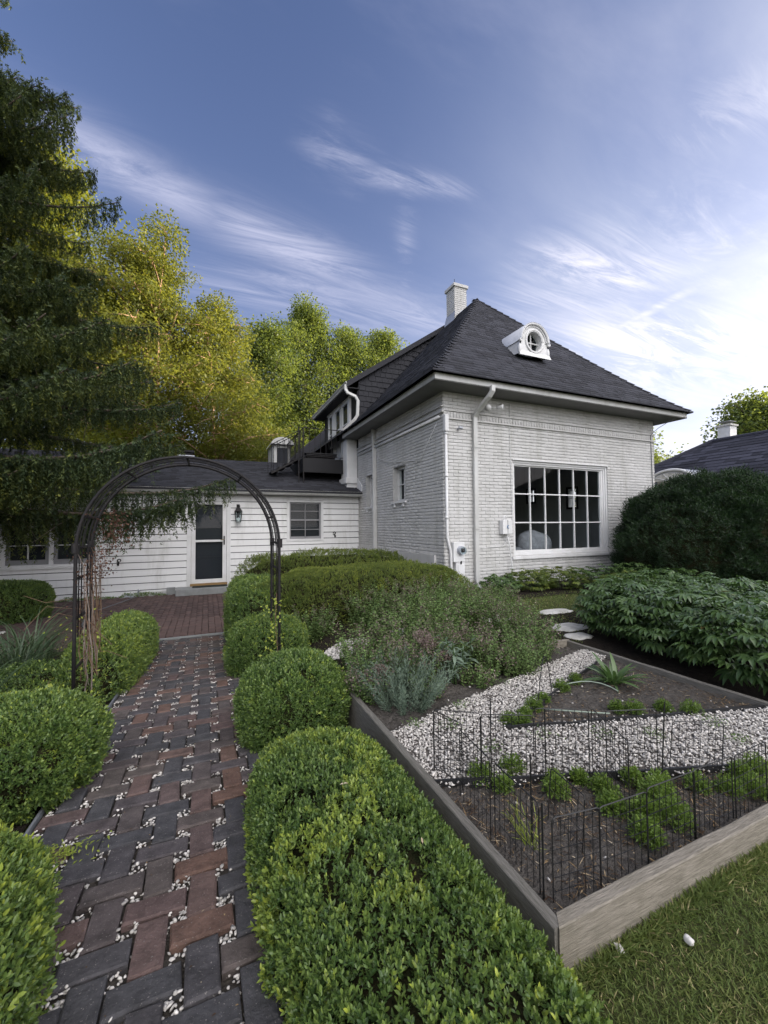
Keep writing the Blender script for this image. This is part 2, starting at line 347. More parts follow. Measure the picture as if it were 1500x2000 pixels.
TIMBER = pbr('weathered_timber', (.34, .305, .255), .8, .2, vscale=14, col2=(.15, .135, .105), dirt=.6, bump=.8, bscale=40, stretch=(1, 14, 14), bdist=.006)
TIMBER_Y = pbr('weathered_timber_shaded', (.22, .205, .18), .8, .2, vscale=14, col2=(.10, .095, .08), bump=.8, bscale=40, stretch=(14, 1, 14), bdist=.006)  # darker than the other boards: hedge shade put into the timber colour
EDGING = pbr('black_plastic_edging', (.018, .018, .019), .5, .4)
SOIL = pbr('garden_soil', (.135, .122, .108), .95, .1, vscale=40, col2=(.045, .040, .035), bump=1., bscale=90, detail=8, bdist=.02)
DIRT = pbr('dark_bed_soil', (.035, .028, .022), .95, .1, vscale=25, col2=(.015, .012, .01), bump=1., bscale=80, bdist=.02)
GRAVEL = pbr('white_gravel', (.64, .61, .56), .75, .25, vscale=60, col2=(.42, .39, .355), bump=.2, bscale=150, island=.42, bdist=.003)
GRAVELBED = pbr('gravel_bed', (.22, .20, .18), .9, .15, vscale=120, col2=(.07, .06, .055), bump=1, bscale=120, bdist=.01)
STRAW = foliage('straw_litter', [(0, (.05, .03, .02)), (.4, (.13, .085, .05)), (.75, (.30, .21, .11)), (1, (.5, .42, .3))], .8, .1, (.3, .2, .1), .1)
BARK = pbr('grey_bark', (.16, .13, .10), .9, .15, vscale=14, col2=(.07, .055, .045), bump=1, bscale=22, stretch=(1, 1, .25), bdist=.03)
BIRCHBARK = pbr('peeling_birch_bark', (.50, .33, .22), .8, .2, vscale=9, col2=(.24, .14, .09), bump=1, bscale=20, bdist=.02)
TWIG = pbr('twig_brown', (.075, .055, .04), .85, .15, vscale=30, col2=(.035, .026, .02))
DEADTWIG = pbr('dead_twig_grey', (.26, .22, .19), .85, .15, vscale=30, col2=(.14, .11, .09))
VINE = pbr('vine_stem', (.20, .14, .09), .85, .15, vscale=30, col2=(.10, .06, .04))
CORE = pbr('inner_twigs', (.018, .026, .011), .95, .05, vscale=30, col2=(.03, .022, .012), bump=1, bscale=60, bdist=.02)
GLASS = glassm('window_glass')
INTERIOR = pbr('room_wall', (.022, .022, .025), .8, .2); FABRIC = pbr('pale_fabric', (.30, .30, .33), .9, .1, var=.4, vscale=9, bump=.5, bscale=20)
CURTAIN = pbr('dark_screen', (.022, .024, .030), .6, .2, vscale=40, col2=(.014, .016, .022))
STONE = pbr('pale_flagstone', (.70, .68, .64), .8, .2, vscale=10, col2=(.38, .37, .33), bump=.5, bscale=40)
SLAB = pbr('bluestone_step', (.27, .28, .28), .7, .3, vscale=6, col2=(.20, .21, .205), bump=.3, bscale=60)
BRASS = pbr('brass', (.25, .18, .07), .4, .5, metal=.8)
OAK = pbr('oak_sill', (.30, .19, .08), .6, .3, var=.4, vscale=20, stretch=(.3, 5, 5))
GREYPL = pbr('grey_plastic', (.16, .17, .18), .6, .3); METALF = pbr('galvanised', (.45, .47, .52), .4, .5, metal=.3, var=.25, vscale=5)
PATIOB = pbr('patio_brick_red', (.130, .085, .075), .8, .25, vscale=5, col2=(.085, .060, .056), bump=.5, bscale=90, island=.25, bdist=.004)
JOINT = pbr('joint_sand', (.085, .075, .064), .95, .1, vscale=60, col2=(.035, .030, .025), bump=1, bscale=140, bdist=.01)
# path bricks: colour chosen per brick
m, t = new_mat('street_brick'); nn = t.nodes.new; lk = t.links.new
o = nn('ShaderNodeOutputMaterial'); p = nn('ShaderNodeBsdfPrincipled'); lk(p.outputs[0], o.inputs[0]); p.inputs['Roughness'].default_value = .72; p.inputs['Specular IOR Level'].default_value = .32
oi = nn('ShaderNodeObjectInfo'); cr = nn('ShaderNodeValToRGB'); lk(oi.outputs['Random'], cr.inputs[0]); cr.color_ramp.interpolation = 'LINEAR'
E = cr.color_ramp.elements; E[0].position = 0; E[0].color = (.062, .060, .063, 1); E[1].position = 1; E[1].color = (.135, .080, .060, 1)
for ps, c in ((.22, (.066, .064, .068)), (.42, (.086, .070, .070)), (.6, (.098, .082, .074)), (.76, (.115, .078, .072)), (.9, (.130, .086, .072))): x = E.new(ps); x.color = (*c, 1)
ge = nn('ShaderNodeNewGeometry'); nz = nn('ShaderNodeTexNoise'); nz.inputs['Scale'].default_value = 14; nz.inputs['Detail'].default_value = 8; nz.inputs['Roughness'].default_value = .7; lk(ge.outputs['Position'], nz.inputs[0])
mr = nn('ShaderNodeMapRange'); lk(nz.outputs[0], mr.inputs[0]); mr.inputs[1].default_value = .3; mr.inputs[2].default_value = .72; mr.inputs[3].default_value = .55; mr.inputs[4].default_value = 1.5
hs = nn('ShaderNodeHueSaturation'); lk(cr.outputs[0], hs.inputs['Color']); lk(mr.outputs[0], hs.inputs['Value'])
sp = nn('ShaderNodeTexNoise'); sp.inputs['Scale'].default_value = 190; sp.inputs['Detail'].default_value = 2; lk(ge.outputs['Position'], sp.inputs[0])
sr = nn('ShaderNodeMapRange'); lk(sp.outputs[0], sr.inputs[0]); sr.inputs[1].default_value = .66; sr.inputs[2].default_value = .72
mz = nn('ShaderNodeMix'); mz.data_type = 'RGBA'; lk(sr.outputs[0], mz.inputs[0]); lk(hs.outputs[0], mz.inputs[6]); mz.inputs[7].default_value = (.26, .24, .22, 1)
lk(mz.outputs[2], p.inputs['Base Color'])
bp = nn('ShaderNodeBump'); bp.inputs['Strength'].default_value = 1.; bp.inputs['Distance'].default_value = .010; n3 = nn('ShaderNodeTexNoise'); n3.inputs['Scale'].default_value = 48; n3.inputs['Detail'].default_value = 8; n3.inputs['Roughness'].default_value = .7; lk(ge.outputs['Position'], n3.inputs[0]); lk(n3.outputs[0], bp.inputs['Height']); lk(bp.outputs[0], p.inputs['Normal'])
STREETBRICK = m
BOX_G = foliage('boxwood_leaf', [(0, (.026, .052, .016)), (.3, (.062, .115, .032)), (.6, (.115, .180, .048)), (.8, (.20, .275, .065)), (1, (.36, .42, .06))], .33, .24, (.2, .35, .02), .45)
HEDGE_G = foliage('hedge_leaf', [(0, (.030, .050, .016)), (.4, (.080, .115, .028)), (.75, (.16, .20, .040)), (1, (.30, .32, .055))], .42, .28, (.3, .4, .03), .35)
SPRUCE_G = foliage('spruce_needle', [(0, (.020, .036, .018)), (.5, (.045, .070, .030)), (.8, (.10, .125, .035)), (1, (.20, .21, .04))], .5, .22, (.2, .25, .03), .3)
YEW_G = foliage('yew_needle', [(0, (.008, .020, .008)), (.6, (.018, .040, .014)), (1, (.036, .070, .018))], .45, .1, (.1, .2, .02), .3)
PEONY_G = foliage('peony_leaf', [(0, (.042, .078, .028)), (.6, (.080, .135, .044)), (.93, (.125, .195, .060)), (1, (.22, .10, .04))], .27, .22, (.15, .3, .05), .6)
HERB_G = foliage('herb_leaf', [(0, (.075, .13, .045)), (.5, (.14, .22, .072)), (1, (.24, .33, .11))], .6, .25, (.3, .4, .08), .25)
HERB_F = foliage('dry_flower', [(0, (.10, .072, .062)), (.5, (.19, .145, .125)), (1, (.34, .28, .25))], .8, .2, (.3, .2, .15), .15)
GREY_G = foliage('grey_leaf', [(0, (.075, .11, .08)), (.5, (.13, .18, .125)), (1, (.22, .28, .20))], .6, .2, (.3, .4, .2), .3)
PARS_G = foliage('light_herb_leaf', [(0, (.05, .09, .02)), (.5, (.11, .175, .035)), (1, (.22, .30, .06))], .5, .3, (.4, .6, .05), .3)
LILY_G = foliage('strap_leaf', [(0, (.022, .042, .022)), (.6, (.042, .075, .036)), (1, (.11, .14, .075))], .4, .2, (.2, .3, .08), .5)
GRASS_G = foliage('grass_blade', [(0, (.070, .105, .034)), (.45, (.14, .19, .058)), (.8, (.24, .26, .09)), (1, (.48, .40, .22))], .6, .3, (.3, .4, .06), .25)
BIRCH_G = foliage('birch_leaf', [(0, (.035, .055, .012)), (.5, (.10, .118, .024)), (1, (.24, .23, .036))], .5, .45, (.50, .51, .06), .3)
MAPLE_G = foliage('maple_leaf', [(0, (.030, .050, .018)), (.5, (.075, .11, .032)), (1, (.20, .23, .045))], .5, .45, (.42, .50, .07), .3)
GOLD_G = foliage('golden_green_leaf', [(0, (.06, .09, .012)), (.5, (.12, .16, .02)), (1, (.22, .24, .03))], .5, .45, (.6, .55, .04), .3)
RED_G = foliage('red_dry_leaf', [(0, (.05, .030, .024)), (.5, (.10, .06, .042)), (1, (.34, .20, .14))], .7, .3, (.4, .12, .06), .2)
YELL_G = foliage('yellow_green_leaf', [(0, (.20, .26, .04)), (1, (.45, .50, .10))], .5, .35, (.6, .65, .08), .3)
# ------------------------------------------------------------------ ground
def sm(t): t = np.clip(t, 0, 1); return t*t*(3-2*t)
def terr(x, y):
    zp = .067*(6.8-np.clip(y, -.5, 6.8))
    return zp+(.45-zp)*sm((np.asarray(x, float)-.5)/1.3)
def T(x, y): return float(terr(x, y))
def sheet(name, xs, ys, zf, mat, kind='structure', mask=None, rough=0, seed=1, rs=20):
    X, Y = np.meshgrid(xs, ys, indexing='ij'); nx, ny = X.shape
    Z = zf(X, Y) if callable(zf) else np.full(X.shape, zf)
    if rough:
        P = np.stack([X.ravel(), Y.ravel(), np.zeros(X.size)], 1)
        Z = Z+((vnoise(P, rs, seed)-.5)+.5*(vnoise(P, rs*2.7, seed+1)-.5)+.9*(vnoise(P, rs*.3, seed+2)-.5)).reshape(X.shape)*rough
    V = np.stack([X, Y, Z], -1).reshape(-1, 3)
    i, j = np.meshgrid(np.arange(nx-1), np.arange(ny-1), indexing='ij')
    a = (i*ny+j).ravel(); F = np.stack([a, a+ny, a+ny+1, a+1], 1)
    if mask is not None:
        c = V[F].mean(1); F = F[mask(c[:, 0], c[:, 1])]
    o = mesh_np(name, V, F, mat, smooth=True)
    if kind: o['kind'] = kind
    return o
def rng_axis(lo, hi, fine_lo, fine_hi, step):
    a = np.arange(fine_lo, fine_hi+1e-6, step); l = []; x = fine_lo; s = step
    while x > lo: s *= 1.35; x -= s; l.append(max(x, lo))
    r = []; x = fine_hi; s = step
    while x < hi: s *= 1.35; x += s; r.append(min(x, hi))
    return np.array(l[::-1]+list(a)+r)
LAWNSOIL = pbr('lawn_thatch', (.075, .078, .032), .95, .1, vscale=9, col2=(.045, .058, .020), bump=1, bscale=70, bdist=.02)
sheet('ground', rng_axis(-600, 600, -3, 6, .1), rng_axis(-600, 600, -1, 8, .1), terr, LAWNSOIL)
bed0 = sheet('planting_bed_soil', np.arange(-2.6, -.70, .05), np.arange(-.4, 6.61, .05), lambda x, y: terr(x, y)+.012, DIRT, rough=.012)
sheet('planting_bed_soil', np.arange(.24, .861, .04), np.arange(-.3, 6.7, .05), lambda x, y: terr(x, y)+.012, DIRT, rough=.012)
sheet('planting_bed_soil', np.arange(.9, 4.15, .06), np.arange(3.1, 11.45, .06), lambda x, y: terr(x, y)+.012, DIRT, rough=.012,
      mask=lambda x, y: ((y > 5.0+.25*(x > 2.5)) & (x < 4.1)) | ((x < 3.1+.15*np.sin(y*5)) & (y < 5.1) & (vnoise(np.stack([x, y, y*0], 1), 3.1, 5) > .30)))
sheet('planting_bed_soil', np.arange(4.0, 10.5, .08), np.arange(5.35, 6.69, .07), lambda x, y: terr(x, y)+.012, DIRT, rough=.012)
sheet('planting_bed_soil', np.arange(3.31, 5.4, .07), np.arange(.9, 4.3, .07), lambda x, y: terr(x, y)+.012, DIRT, rough=.012, mask=lambda x, y: x > 3.4+.0*y)

# ------------------------------------------------------------------ brick path, every brick its own object
def cham_brick(name, lx, ly, h, c, mat, seed):
    r = random.Random(seed); V = []
    for (z, k) in ((-h, 0), (-c, 0), (0, c)):
        for sx, sy in ((-1, -1), (1, -1), (1, 1), (-1, 1)):
            j = .0034
            V.append((sx*(lx/2-k)+r.uniform(-j, j), sy*(ly/2-k)+r.uniform(-j, j), z+(r.uniform(-.0015, .0015) if z == 0 else 0)))
    F = [(8, 9, 10, 11)]+[(a+i, a+(i+1) % 4, a+4+(i+1) % 4, a+4+i) for a in (0, 4) for i in range(4)]
    me = bpy.data.meshes.new(name); me.from_pydata(V, [], F); me.update(); me.materials.append(mat); return me
PX0, PX1, PY0, PY1 = -.70, .255, .55, 6.86
path = sheet('brick_path', np.arange(PX0-.02, PX1+.02, .02), np.arange(PY0-.4, PY1+.01, .03), lambda x, y: terr(x, y)+.015, JOINT, rough=.010, rs=40)
pb = [cham_brick('street_brick', .190, .091, .05, .006, STREETBRICK, s) for s in range(5)]
nb = 0
slope = math.atan(-.067)
for i in range(7):
    cx = -.595+.147*i
    for k in range(-3, 24):
        for ori in (0, 1):
            cy = .3*k+(i % 2)*.15+ori*.15
            if cy < PY0 or cy > PY1-.1: continue
            x = cx+random.uniform(-.004, .004)+.008*sin(cy*1.9); y = cy+random.uniform(-.004, .004)
            o = link('brick', random.choice(pb), path)
            jit = random.uniform(-.035, .035)
            o.rotation_euler = (random.uniform(-.012, .012), .067, pi/2+jit) if ori else (slope+random.uniform(-.012, .012), random.uniform(-.012, .012), jit)
            o.location = (x, y, T(x, y)+.040+random.uniform(-.003, .003)); nb += 1
print('path bricks', nb)
# pebbles
t_ = (1+5**.5)/2
ICO = nrm(np.array([(-1, t_, 0), (1, t_, 0), (-1, -t_, 0), (1, -t_, 0), (0, -1, t_), (0, 1, t_), (0, -1, -t_), (0, 1, -t_), (t_, 0, -1), (t_, 0, 1), (-t_, 0, -1), (-t_, 0, 1)], float))
ICOF = np.array([(0, 11, 5), (0, 5, 1), (0, 1, 7), (0, 7, 10), (0, 10, 11), (1, 5, 9), (5, 11, 4), (11, 10, 2), (10, 7, 6), (7, 1, 8), (3, 9, 4), (3, 4, 2), (3, 2, 6), (3, 6, 8), (3, 8, 9), (4, 9, 5), (2, 4, 11), (6, 2, 10), (8, 6, 7), (9, 8, 1)])
def pebbles(name, P, size, mat, parent=None, flat=.6):
    n = len(P); S = np.asarray(size).reshape(-1, 1)*RNG.uniform(.6, 1.3, (n, 3))*np.array([1.15, .85, flat])
    a = RNG.uniform(0, 2*pi, n); b = RNG.normal(0, .45, n)
    V = ICO[None]*S[:, None, :]*RNG.uniform(.72, 1.15, (n, 12, 1))
    x, y, z = V[..., 0], V[..., 1], V[..., 2]
    y, z = y*np.cos(b)[:, None]-z*np.sin(b)[:, None], y*np.sin(b)[:, None]+z*np.cos(b)[:, None]
    x, y = x*np.cos(a)[:, None]-y*np.sin(a)[:, None], x*np.sin(a)[:, None]+y*np.cos(a)[:, None]
    V = np.stack([x, y, z], -1)+P[:, None, :]
    F = ICOF[None]+np.arange(n)[:, None, None]*12
    o = mesh_np(name, V.reshape(-1, 3), F.reshape(-1, 3), mat, parent, smooth=True); o['kind'] = 'stuff'; return o
P = []
for i in range(-1, 7):
    for k in range(0, 48):
        # the small square gaps of the weave
        for sgn in (0, 1):
            gx = -.595+.147*i+.0735; gy = .075+.15*k
            if gy < PY0-.1 or gy > PY1-.05: continue
            if sgn: continue
            for q in range(random.choice((4, 9, 13, 17, 21, 24))):
                x = gx+random.uniform(-.031, .031); y = gy+random.uniform(-.031, .031); P.append((x, y, T(x, y)+random.uniform(.022, .036)))
for q in range(3500):
    x = random.uniform(PX0, PX1); y = PY0+(PY1-PY0)*random.random()**1.3; P.append((x, y, T(x, y)+.016))
P = np.array(P)
tag(pebbles('joint_pebbles', P, RNG.uniform(.0045, .009, len(P)), GRAVEL), 'white pebbles filling the square gaps of the brick path', 'gravel')
# steel edging at the left of the path, pale strip where the path meets the patio
mb = MB(); ys_ = np.linspace(.4, 6.7, 12)
mb.sweep([(-.006, -.02), (.006, -.02), (.006, .045), (-.006, .045)], [(-.715, y, T(-.7, y)) for y in ys_])
tag(mb.build('path_edging', GREYPL), 'thin grey strip edging along the left side of the brick path', 'edging')
mb = MB(); mb.box((-1.5, 6.87, -.03), (1.0, 6.925, .045))
tag(mb.build('threshold_strip', SLAB, bevel=.006), 'narrow stone strip where the woven brick path meets the patio', 'edging')

# ------------------------------------------------------------------ patio of smaller running-bond bricks
patio = sheet('patio', np.array([-5, -3, -1.3, 0, 1.2]), np.array([6.93, 7.8, 9, 10, 11.46]), lambda x, y: terr(x, y)*0+.006, JOINT)
pm = [cham_brick('patio_brick', .094, .194, .04, .004, PATIOB, s+30) for s in range(4)]
cand = []
for i in range(62):
    x = -5.0+.1*i
    for k in range(-1, 24):
        y = 6.93+.2*k+(.1 if i % 2 else 0)+.1
        if y < 6.99 or y > 11.40: continue
        if x < -2.6 and y < 7.4+.0*x: continue
        u, v, d = proj((x, y, .03)); cand.append((d if 0 < u < 1500 and x < .5 else 99, x, y))
cand.sort()
for d, x, y in cand[:300]:
    o = link('patio_brick', random.choice(pm), patio); o.location = (x+random.uniform(-.002, .002), y+random.uniform(-.002, .002), .036+random.uniform(-.0015, .0015)); o.rotation_euler = (0, 0, random.uniform(-.015, .015))
V = []; F = []
bv = np.array([v.co[:] for v in pm[0].vertices]); bf = [tuple(p.vertices) for p in pm[0].polygons]
Cn = np.array([(x, y, .036) for d, x, y in cand[300:]]); Cn[:, 2] += RNG.uniform(-.0015, .0015, len(Cn))
V = (bv[None]+Cn[:, None]).reshape(-1, 3); F = (np.array(bf)[None]+np.arange(len(Cn))[:, None, None]*len(bv)).reshape(-1, 4)
o = mesh_np('patio_brick_field', V, F, PATIOB, patio); o['kind'] = 'stuff'
mb = MB(); mb.box((-3.6, 8.35, 0), (-2.9, 8.42, .06)); 
o = tag(mb.build('edging_stone', STONE, bevel=.008), 'short pale edging stone lying on the patio beside the small far left hedge', 'edging')

# ------------------------------------------------------------------ brick house
XL, YF, XR = 4.18, 6.72, 10.36
house = thing('brick_house', (XL, YF, .4), 'white painted brick house with dark hipped roof and big many-paned window', 'house')
# walls are panels with real openings; the room behind the window is hollow
WIN = (5.84, 8.66, 1.0, 3.03)          # x0,x1,z0,z1 in the front wall
WB = [(8.36, 9.02, 2.25, 3.08), (10.22, 10.84, 2.2, 3.09)]   # y0,y1,z0,z1 in the left wall
TH = .22
def wall_panel(axis, c, a0, a1, z0, z1, holes, th, mat, name, parent):
    """axis 'y': plane y=c from x a0..a1, body behind (+y); axis 'x': plane x=c, body +x"""
    mb = MB(); xs = sorted({a0, a1, *[h[0] for h in holes], *[h[1] for h in holes]})
    for p, q in zip(xs[:-1], xs[1:]):
        zz = [(z0, z1)]
        for h in holes:
            if h[0] <= p+1e-6 and h[1] >= q-1e-6:
                zz = [s for (u, v) in zz for s in ((u, min(v, h[2])), (max(u, h[3]), v)) if s[1]-s[0] > 1e-4]
        for (u, v) in zz:
            if axis == 'y': mb.box((p, c, u), (q, c+th, v))
            else: mb.box((c, p, u), (c+th, q, v))
    return mb.build(name, mat, parent)
fw = wall_panel('y', YF, XL, XR, 0, 4.29, [WIN], TH, MORTAR, 'front_wall', house)
lw = wall_panel('x', XL, YF+TH, 18.0, 0, 4.29, WB, TH, MORTAR, 'side_wall', house)
rw = wall_panel('x', XR-TH, YF+TH, 18.0, 0, 4.29, [(8.90, 9.20, 2.2, 2.75), (10.60, 10.9, 2.45, 2.85)], TH, WHITE_BRICK, 'far_wall', house)
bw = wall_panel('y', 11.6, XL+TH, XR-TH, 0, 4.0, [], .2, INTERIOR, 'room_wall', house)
# bricks: frustum-faced, painted over
def brick_mesh(L_, name, seed, out, h=.056):
    r = random.Random(seed); c = .006; d = .014; V = []
    for (dd, k) in ((-.004, 0), (d-.004, 0), (d, c)):
        for sx, sz in ((-1, -1), (1, -1), (1, 1), (-1, 1)):
            V.append((sx*(L_/2-k)+r.uniform(-.0015, .0015), dd+(r.uniform(-.0025, .0015) if dd == d else 0), sz*(h/2-k)+r.uniform(-.0028, .0028)))
    F = [(8, 9, 10, 11)]+[(a+i, a+(i+1) % 4, a+4+(i+1) % 4, a+4+i) for a in (0, 4) for i in range(4)]
    return np.array(V), np.array(F)
COURSE = .0667; BL = .213
def lay(a0, a1, z0, z1, holes, soldier):
    out = []; k = 0; z = z0
    while z < z1-.03:
        x = a0+(0 if k % 2 else -.1065)
        while x < a1:
            s = max(x, a0); e = min(x+BL, a1)
            segs = [(s, e)]
            for h in holes:
                if h[2]-.02 < z+.033 < h[3]+.02:
                    segs = [q for (u, v) in segs for q in ((u, min(v, h[0])), (max(u, h[1]), v)) if q[1]-q[0] > .02]
            if soldier and soldier[0] < z+.033 < soldier[1]: segs = []
            for (u, v) in segs:
                if v-u > .03: out.append(((u+v)/2, z+COURSE/2, v-u-.005, 0))
            x += BL
        z += COURSE; k += 1
    if soldier:
        x = a0+.04
        while x < a1-.02: out.append((x, (soldier[0]+soldier[1])/2, .060, soldier[1]-soldier[0]-.012)); x += .073
    return out
Z0 = 4.29-COURSE*64
fb = lay(XL, XR, Z0, 4.28, [WIN], (3.76, 3.89))
sb = lay(YF, 11.48, Z0, 4.28, WB, (3.84, 3.97))
def place_bricks(bricks, axis, parent, nobj, fieldname, nearkey):
    def w(b): return (b[0], YF, b[1]) if axis == 'y' else (XL, b[0], b[1])
    bricks = sorted(bricks, key=lambda b: (0 if (abs(b[2]-(BL-.005)) < 1e-4 and b[3] == 0 and b[1] > .8) else 50)+depth_of(w(b)))
    meshes = []
    for s in range(6):
        V, F = brick_mesh(BL-.005, 'brick', s, 1)
        V = np.stack([V[:, 0], -V[:, 1], V[:, 2]], 1) if axis == 'y' else np.stack([-V[:, 1], -V[:, 0], V[:, 2]], 1)
        me = bpy.data.meshes.new('brick'); me.from_pydata(V.tolist(), [], F.tolist()); me.materials.append(WHITE_BRICK); me.update(); meshes.append(me)
    pl = wloc(parent)
    for b in bricks[:nobj]:
        p = np.array(w(b)); o = link('brick', random.choice(meshes), parent, tuple(p-pl+(np.array([0, random.uniform(-.002, .002), random.uniform(-.002, .002)]) if axis == 'y' else np.array([random.uniform(-.002, .002), 0, random.uniform(-.002, .002)]))))
        o.rotation_euler = (0, random.uniform(-.006, .006), 0) if axis == 'y' else (random.uniform(-.006, .006), 0, 0)
    VV = []; FF = []; n = 0
    for b in bricks[nobj:]:
        V, F = brick_mesh(b[2], 'b', random.randint(0, 99999), 1, b[3] if b[3] else .056)
        if axis == 'y': V = np.stack([V[:, 0]+b[0], YF-V[:, 1]+random.uniform(-.002, .002)-(.004 if b[3] else 0), V[:, 2]+b[1]], 1)
        else: V = np.stack([XL-V[:, 1]+random.uniform(-.002, .002), b[0]-V[:, 0], V[:, 2]+b[1]], 1)
        VV.append(V); FF.append(F+n); n += len(V)
    o = mesh_np(fieldname, np.concatenate(VV), np.concatenate(FF), WHITE_BRICK, parent); o['kind'] = 'stuff'
place_bricks(fb, 'y', fw, 300, 'painted_brickwork', 0)
place_bricks(sb, 'x', lw, 200, 'painted_brickwork', 0)
# projecting base course and side ledges
mb = MB(); mb.box((XL-.014, YF-.026, .2), (WIN[0]-.12, YF-.010, .99)); 
mb = MB(); mb.box((XL-.03, YF-.024, 1.035), (XR, YF-.008, 1.047)); mb.build('base_course', WHITE_BRICK, house)
mb = MB(); mb.box((XL-.065, YF-.055, 3.855), (XL-.008, 11.48, 3.89)); mb.box((XL-.06, YF-.02, 3.97), (XL-.008, 11.48, 3.995)); mb.build('ledge', WHITE_BRICK, house)
mb = MB(); mb.box((XL-.02, YF-.050, 3.735), (XR+.02, YF-.008, 3.762)); mb.box((XL-.02, YF-.034, 3.894), (XR+.02, YF-.008, 3.912)); mb.build('ledge', WHITE_BRICK, house)
mb = MB(); mb.box((XL-.06, YF+.3, .9), (XL-.008, 11.45, 1.09)); mb.build('base_course', WHITE_BRICK, house)

# big window
x0, x1, z0, z1 = WIN
win = MB()
def ring(mb, x0, x1, z0, z1, w, ya, yb, wt=None, wb=None):
    wt = w if wt is None else wt; wb = w if wb is None else wb
    mb.box((x0, ya, z0), (x0+w, yb, z1)); mb.box((x1-w, ya, z0), (x1, yb, z1))
    mb.box((x0+w, ya, z1-wt), (x1-w, yb, z1)); mb.box((x0+w, ya, z0), (x1-w, yb, z0+wb)); return mb
wf = ring(MB(), x0, x1, z0+.03, z1, .045, YF+.015, YF+.20).build('window', WHITE_PAINT, house, bevel=.004)
ring(MB(), x0+.045, x1-.045, z0+.075, z1-.045, .04, YF+.04, YF+.19).build('window_frame', WHITE_PAINT, wf, bevel=.003)
gx0, gx1, gz0, gz1 = x0+.085, x1-.17, z0+.115, z1-.085
mb = MB(); mb.box((gx1+.03, YF+.06, gz0), (x1-.085, YF+.14, gz1)); mb.build('window_frame', WHITE_PAINT, wf, bevel=.003)
ring(MB(), gx0, gx1+.03, gz0, gz1, .028, YF+.075, YF+.12).build('sash', WHITE_PAINT, wf, bevel=.003)
for i in range(1, 6):
    x = gx0+.028+(gx1-gx0)*i/6
    mb = MB(); mb.box((x-.013, YF+.075, gz0+.028), (x+.013, YF+.115, gz1-.028)); mb.build('muntin', WHITE_PAINT, wf, bevel=.003)
for k in (1, 2):
    z = gz0+(gz1-gz0)*k/3
    mb = MB(); mb.box((gx0+.028, YF+.070, z-.013), (gx1, YF+.110, z+.013)); mb.build('muntin', WHITE_PAINT, wf, bevel=.003)
for i in range(6):
    for k in range(3):
        xa = gx0+.028+(gx1-gx0)*i/6; za = gz0+(gz1-gz0)*k/3; b = random.uniform(-.003, .003)
        mb = MB(); mb.add([(xa, YF+.10, za), (xa+(gx1-gx0)/6, YF+.10+b, za), (xa+(gx1-gx0)/6, YF+.10+b*.5, za+(gz1-gz0)/3), (xa, YF+.10, za+(gz1-gz0)/3)], [(0, 1, 2, 3)])
        mb.build('pane', GLASS, wf)
mb = MB(); mb.box((x0-.06, YF-.055, z0-.035), (x1+.08, YF+.15, z0+.03)); mb.build('window_sill', WHITE_PAINT, house, bevel=.006)
mb = MB(); mb.box((x0-.01, YF-.03, z1), (x1+.01, YF+.06, z1+.022)); mb.build('window_head', WHITE_PAINT, wf)
# small side windows
for (y0, y1, za, zb) in WB:
    mb = MB()
    for (ya, yb, a, b) in ((y0, y0+.05, za, zb), (y1-.05, y1, za, zb), (y0+.05, y1-.05, zb-.05, zb), (y0+.05, y1-.05, za, za+.06)): mb.box((XL+.11, ya, a), (XL+.20, yb, b))
    sw = mb.build('window', WHITE_PAINT, house, bevel=.003)
    mb = MB(); mb.box((XL+.13, (y0+y1)/2-.012, za+.06), (XL+.16, (y0+y1)/2+.012, zb-.05)); mb.build('muntin', WHITE_PAINT, sw)
    mb = MB(); mb.box((XL+.125, y0+.05, (za+zb)/2-.012), (XL+.155, y1-.05, (za+zb)/2+.012)); mb.build('muntin', WHITE_PAINT, sw)
    mb = MB(); mb.add([(XL+.15, y0+.05, za+.06), (XL+.15, y1-.05, za+.06), (XL+.15, y1-.05, zb-.05), (XL+.15, y0+.05, zb-.05)], [(0, 1, 2, 3)]); mb.build('pane', GLASS, sw)
    mb = MB(); mb.box((XL+.21, y0-.1, za-.1), (XL+.23, y1+.1, zb+.1)); mb.build('blind', CURTAIN, sw)
    mb = MB(); mb.box((XL-.06, y0-.07, za-.045), (XL+.11, y1+.05, za)); mb.build('window_sill', WHITE_PAINT, house, bevel=.004)
    for yy in (y0+.05, y1-.15):
        mb = MB(); mb.box((XL-.045, yy, za-.13), (XL-.005, yy+.08, za-.045)); mb.build('sill_bracket', WHITE_PAINT, house, bevel=.004)
# interior things
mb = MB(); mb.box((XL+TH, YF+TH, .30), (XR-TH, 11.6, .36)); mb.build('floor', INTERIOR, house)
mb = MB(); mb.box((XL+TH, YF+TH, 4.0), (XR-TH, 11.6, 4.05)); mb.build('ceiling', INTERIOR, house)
for (a, b, za, zb) in ((8.90, 9.20, 2.2, 2.75), (10.60, 10.9, 2.45, 2.85)):
    mb = MB(); xq = XR-TH
    mb.box((xq-.03, a-.06, za-.06), (xq, a, zb+.06)); mb.box((xq-.03, b, za-.06), (xq, b+.06, zb+.06)); mb.box((xq-.03, a, zb), (xq, b, zb+.06)); mb.box((xq-.03, a, za-.06), (xq, b, za)); f = mb.build('window', INTERIOR, house)
    mb = MB(); mb.box((xq+.03, (a+b)/2-.012, za), (xq+.05, (a+b)/2+.012, zb)); mb.build('muntin', WHITE_PAINT, f); mb = MB(); mb.box((xq+.052, a, (za+zb)/2-.012), (xq+.07, b, (za+zb)/2+.012)); mb.build('muntin', WHITE_PAINT, f)
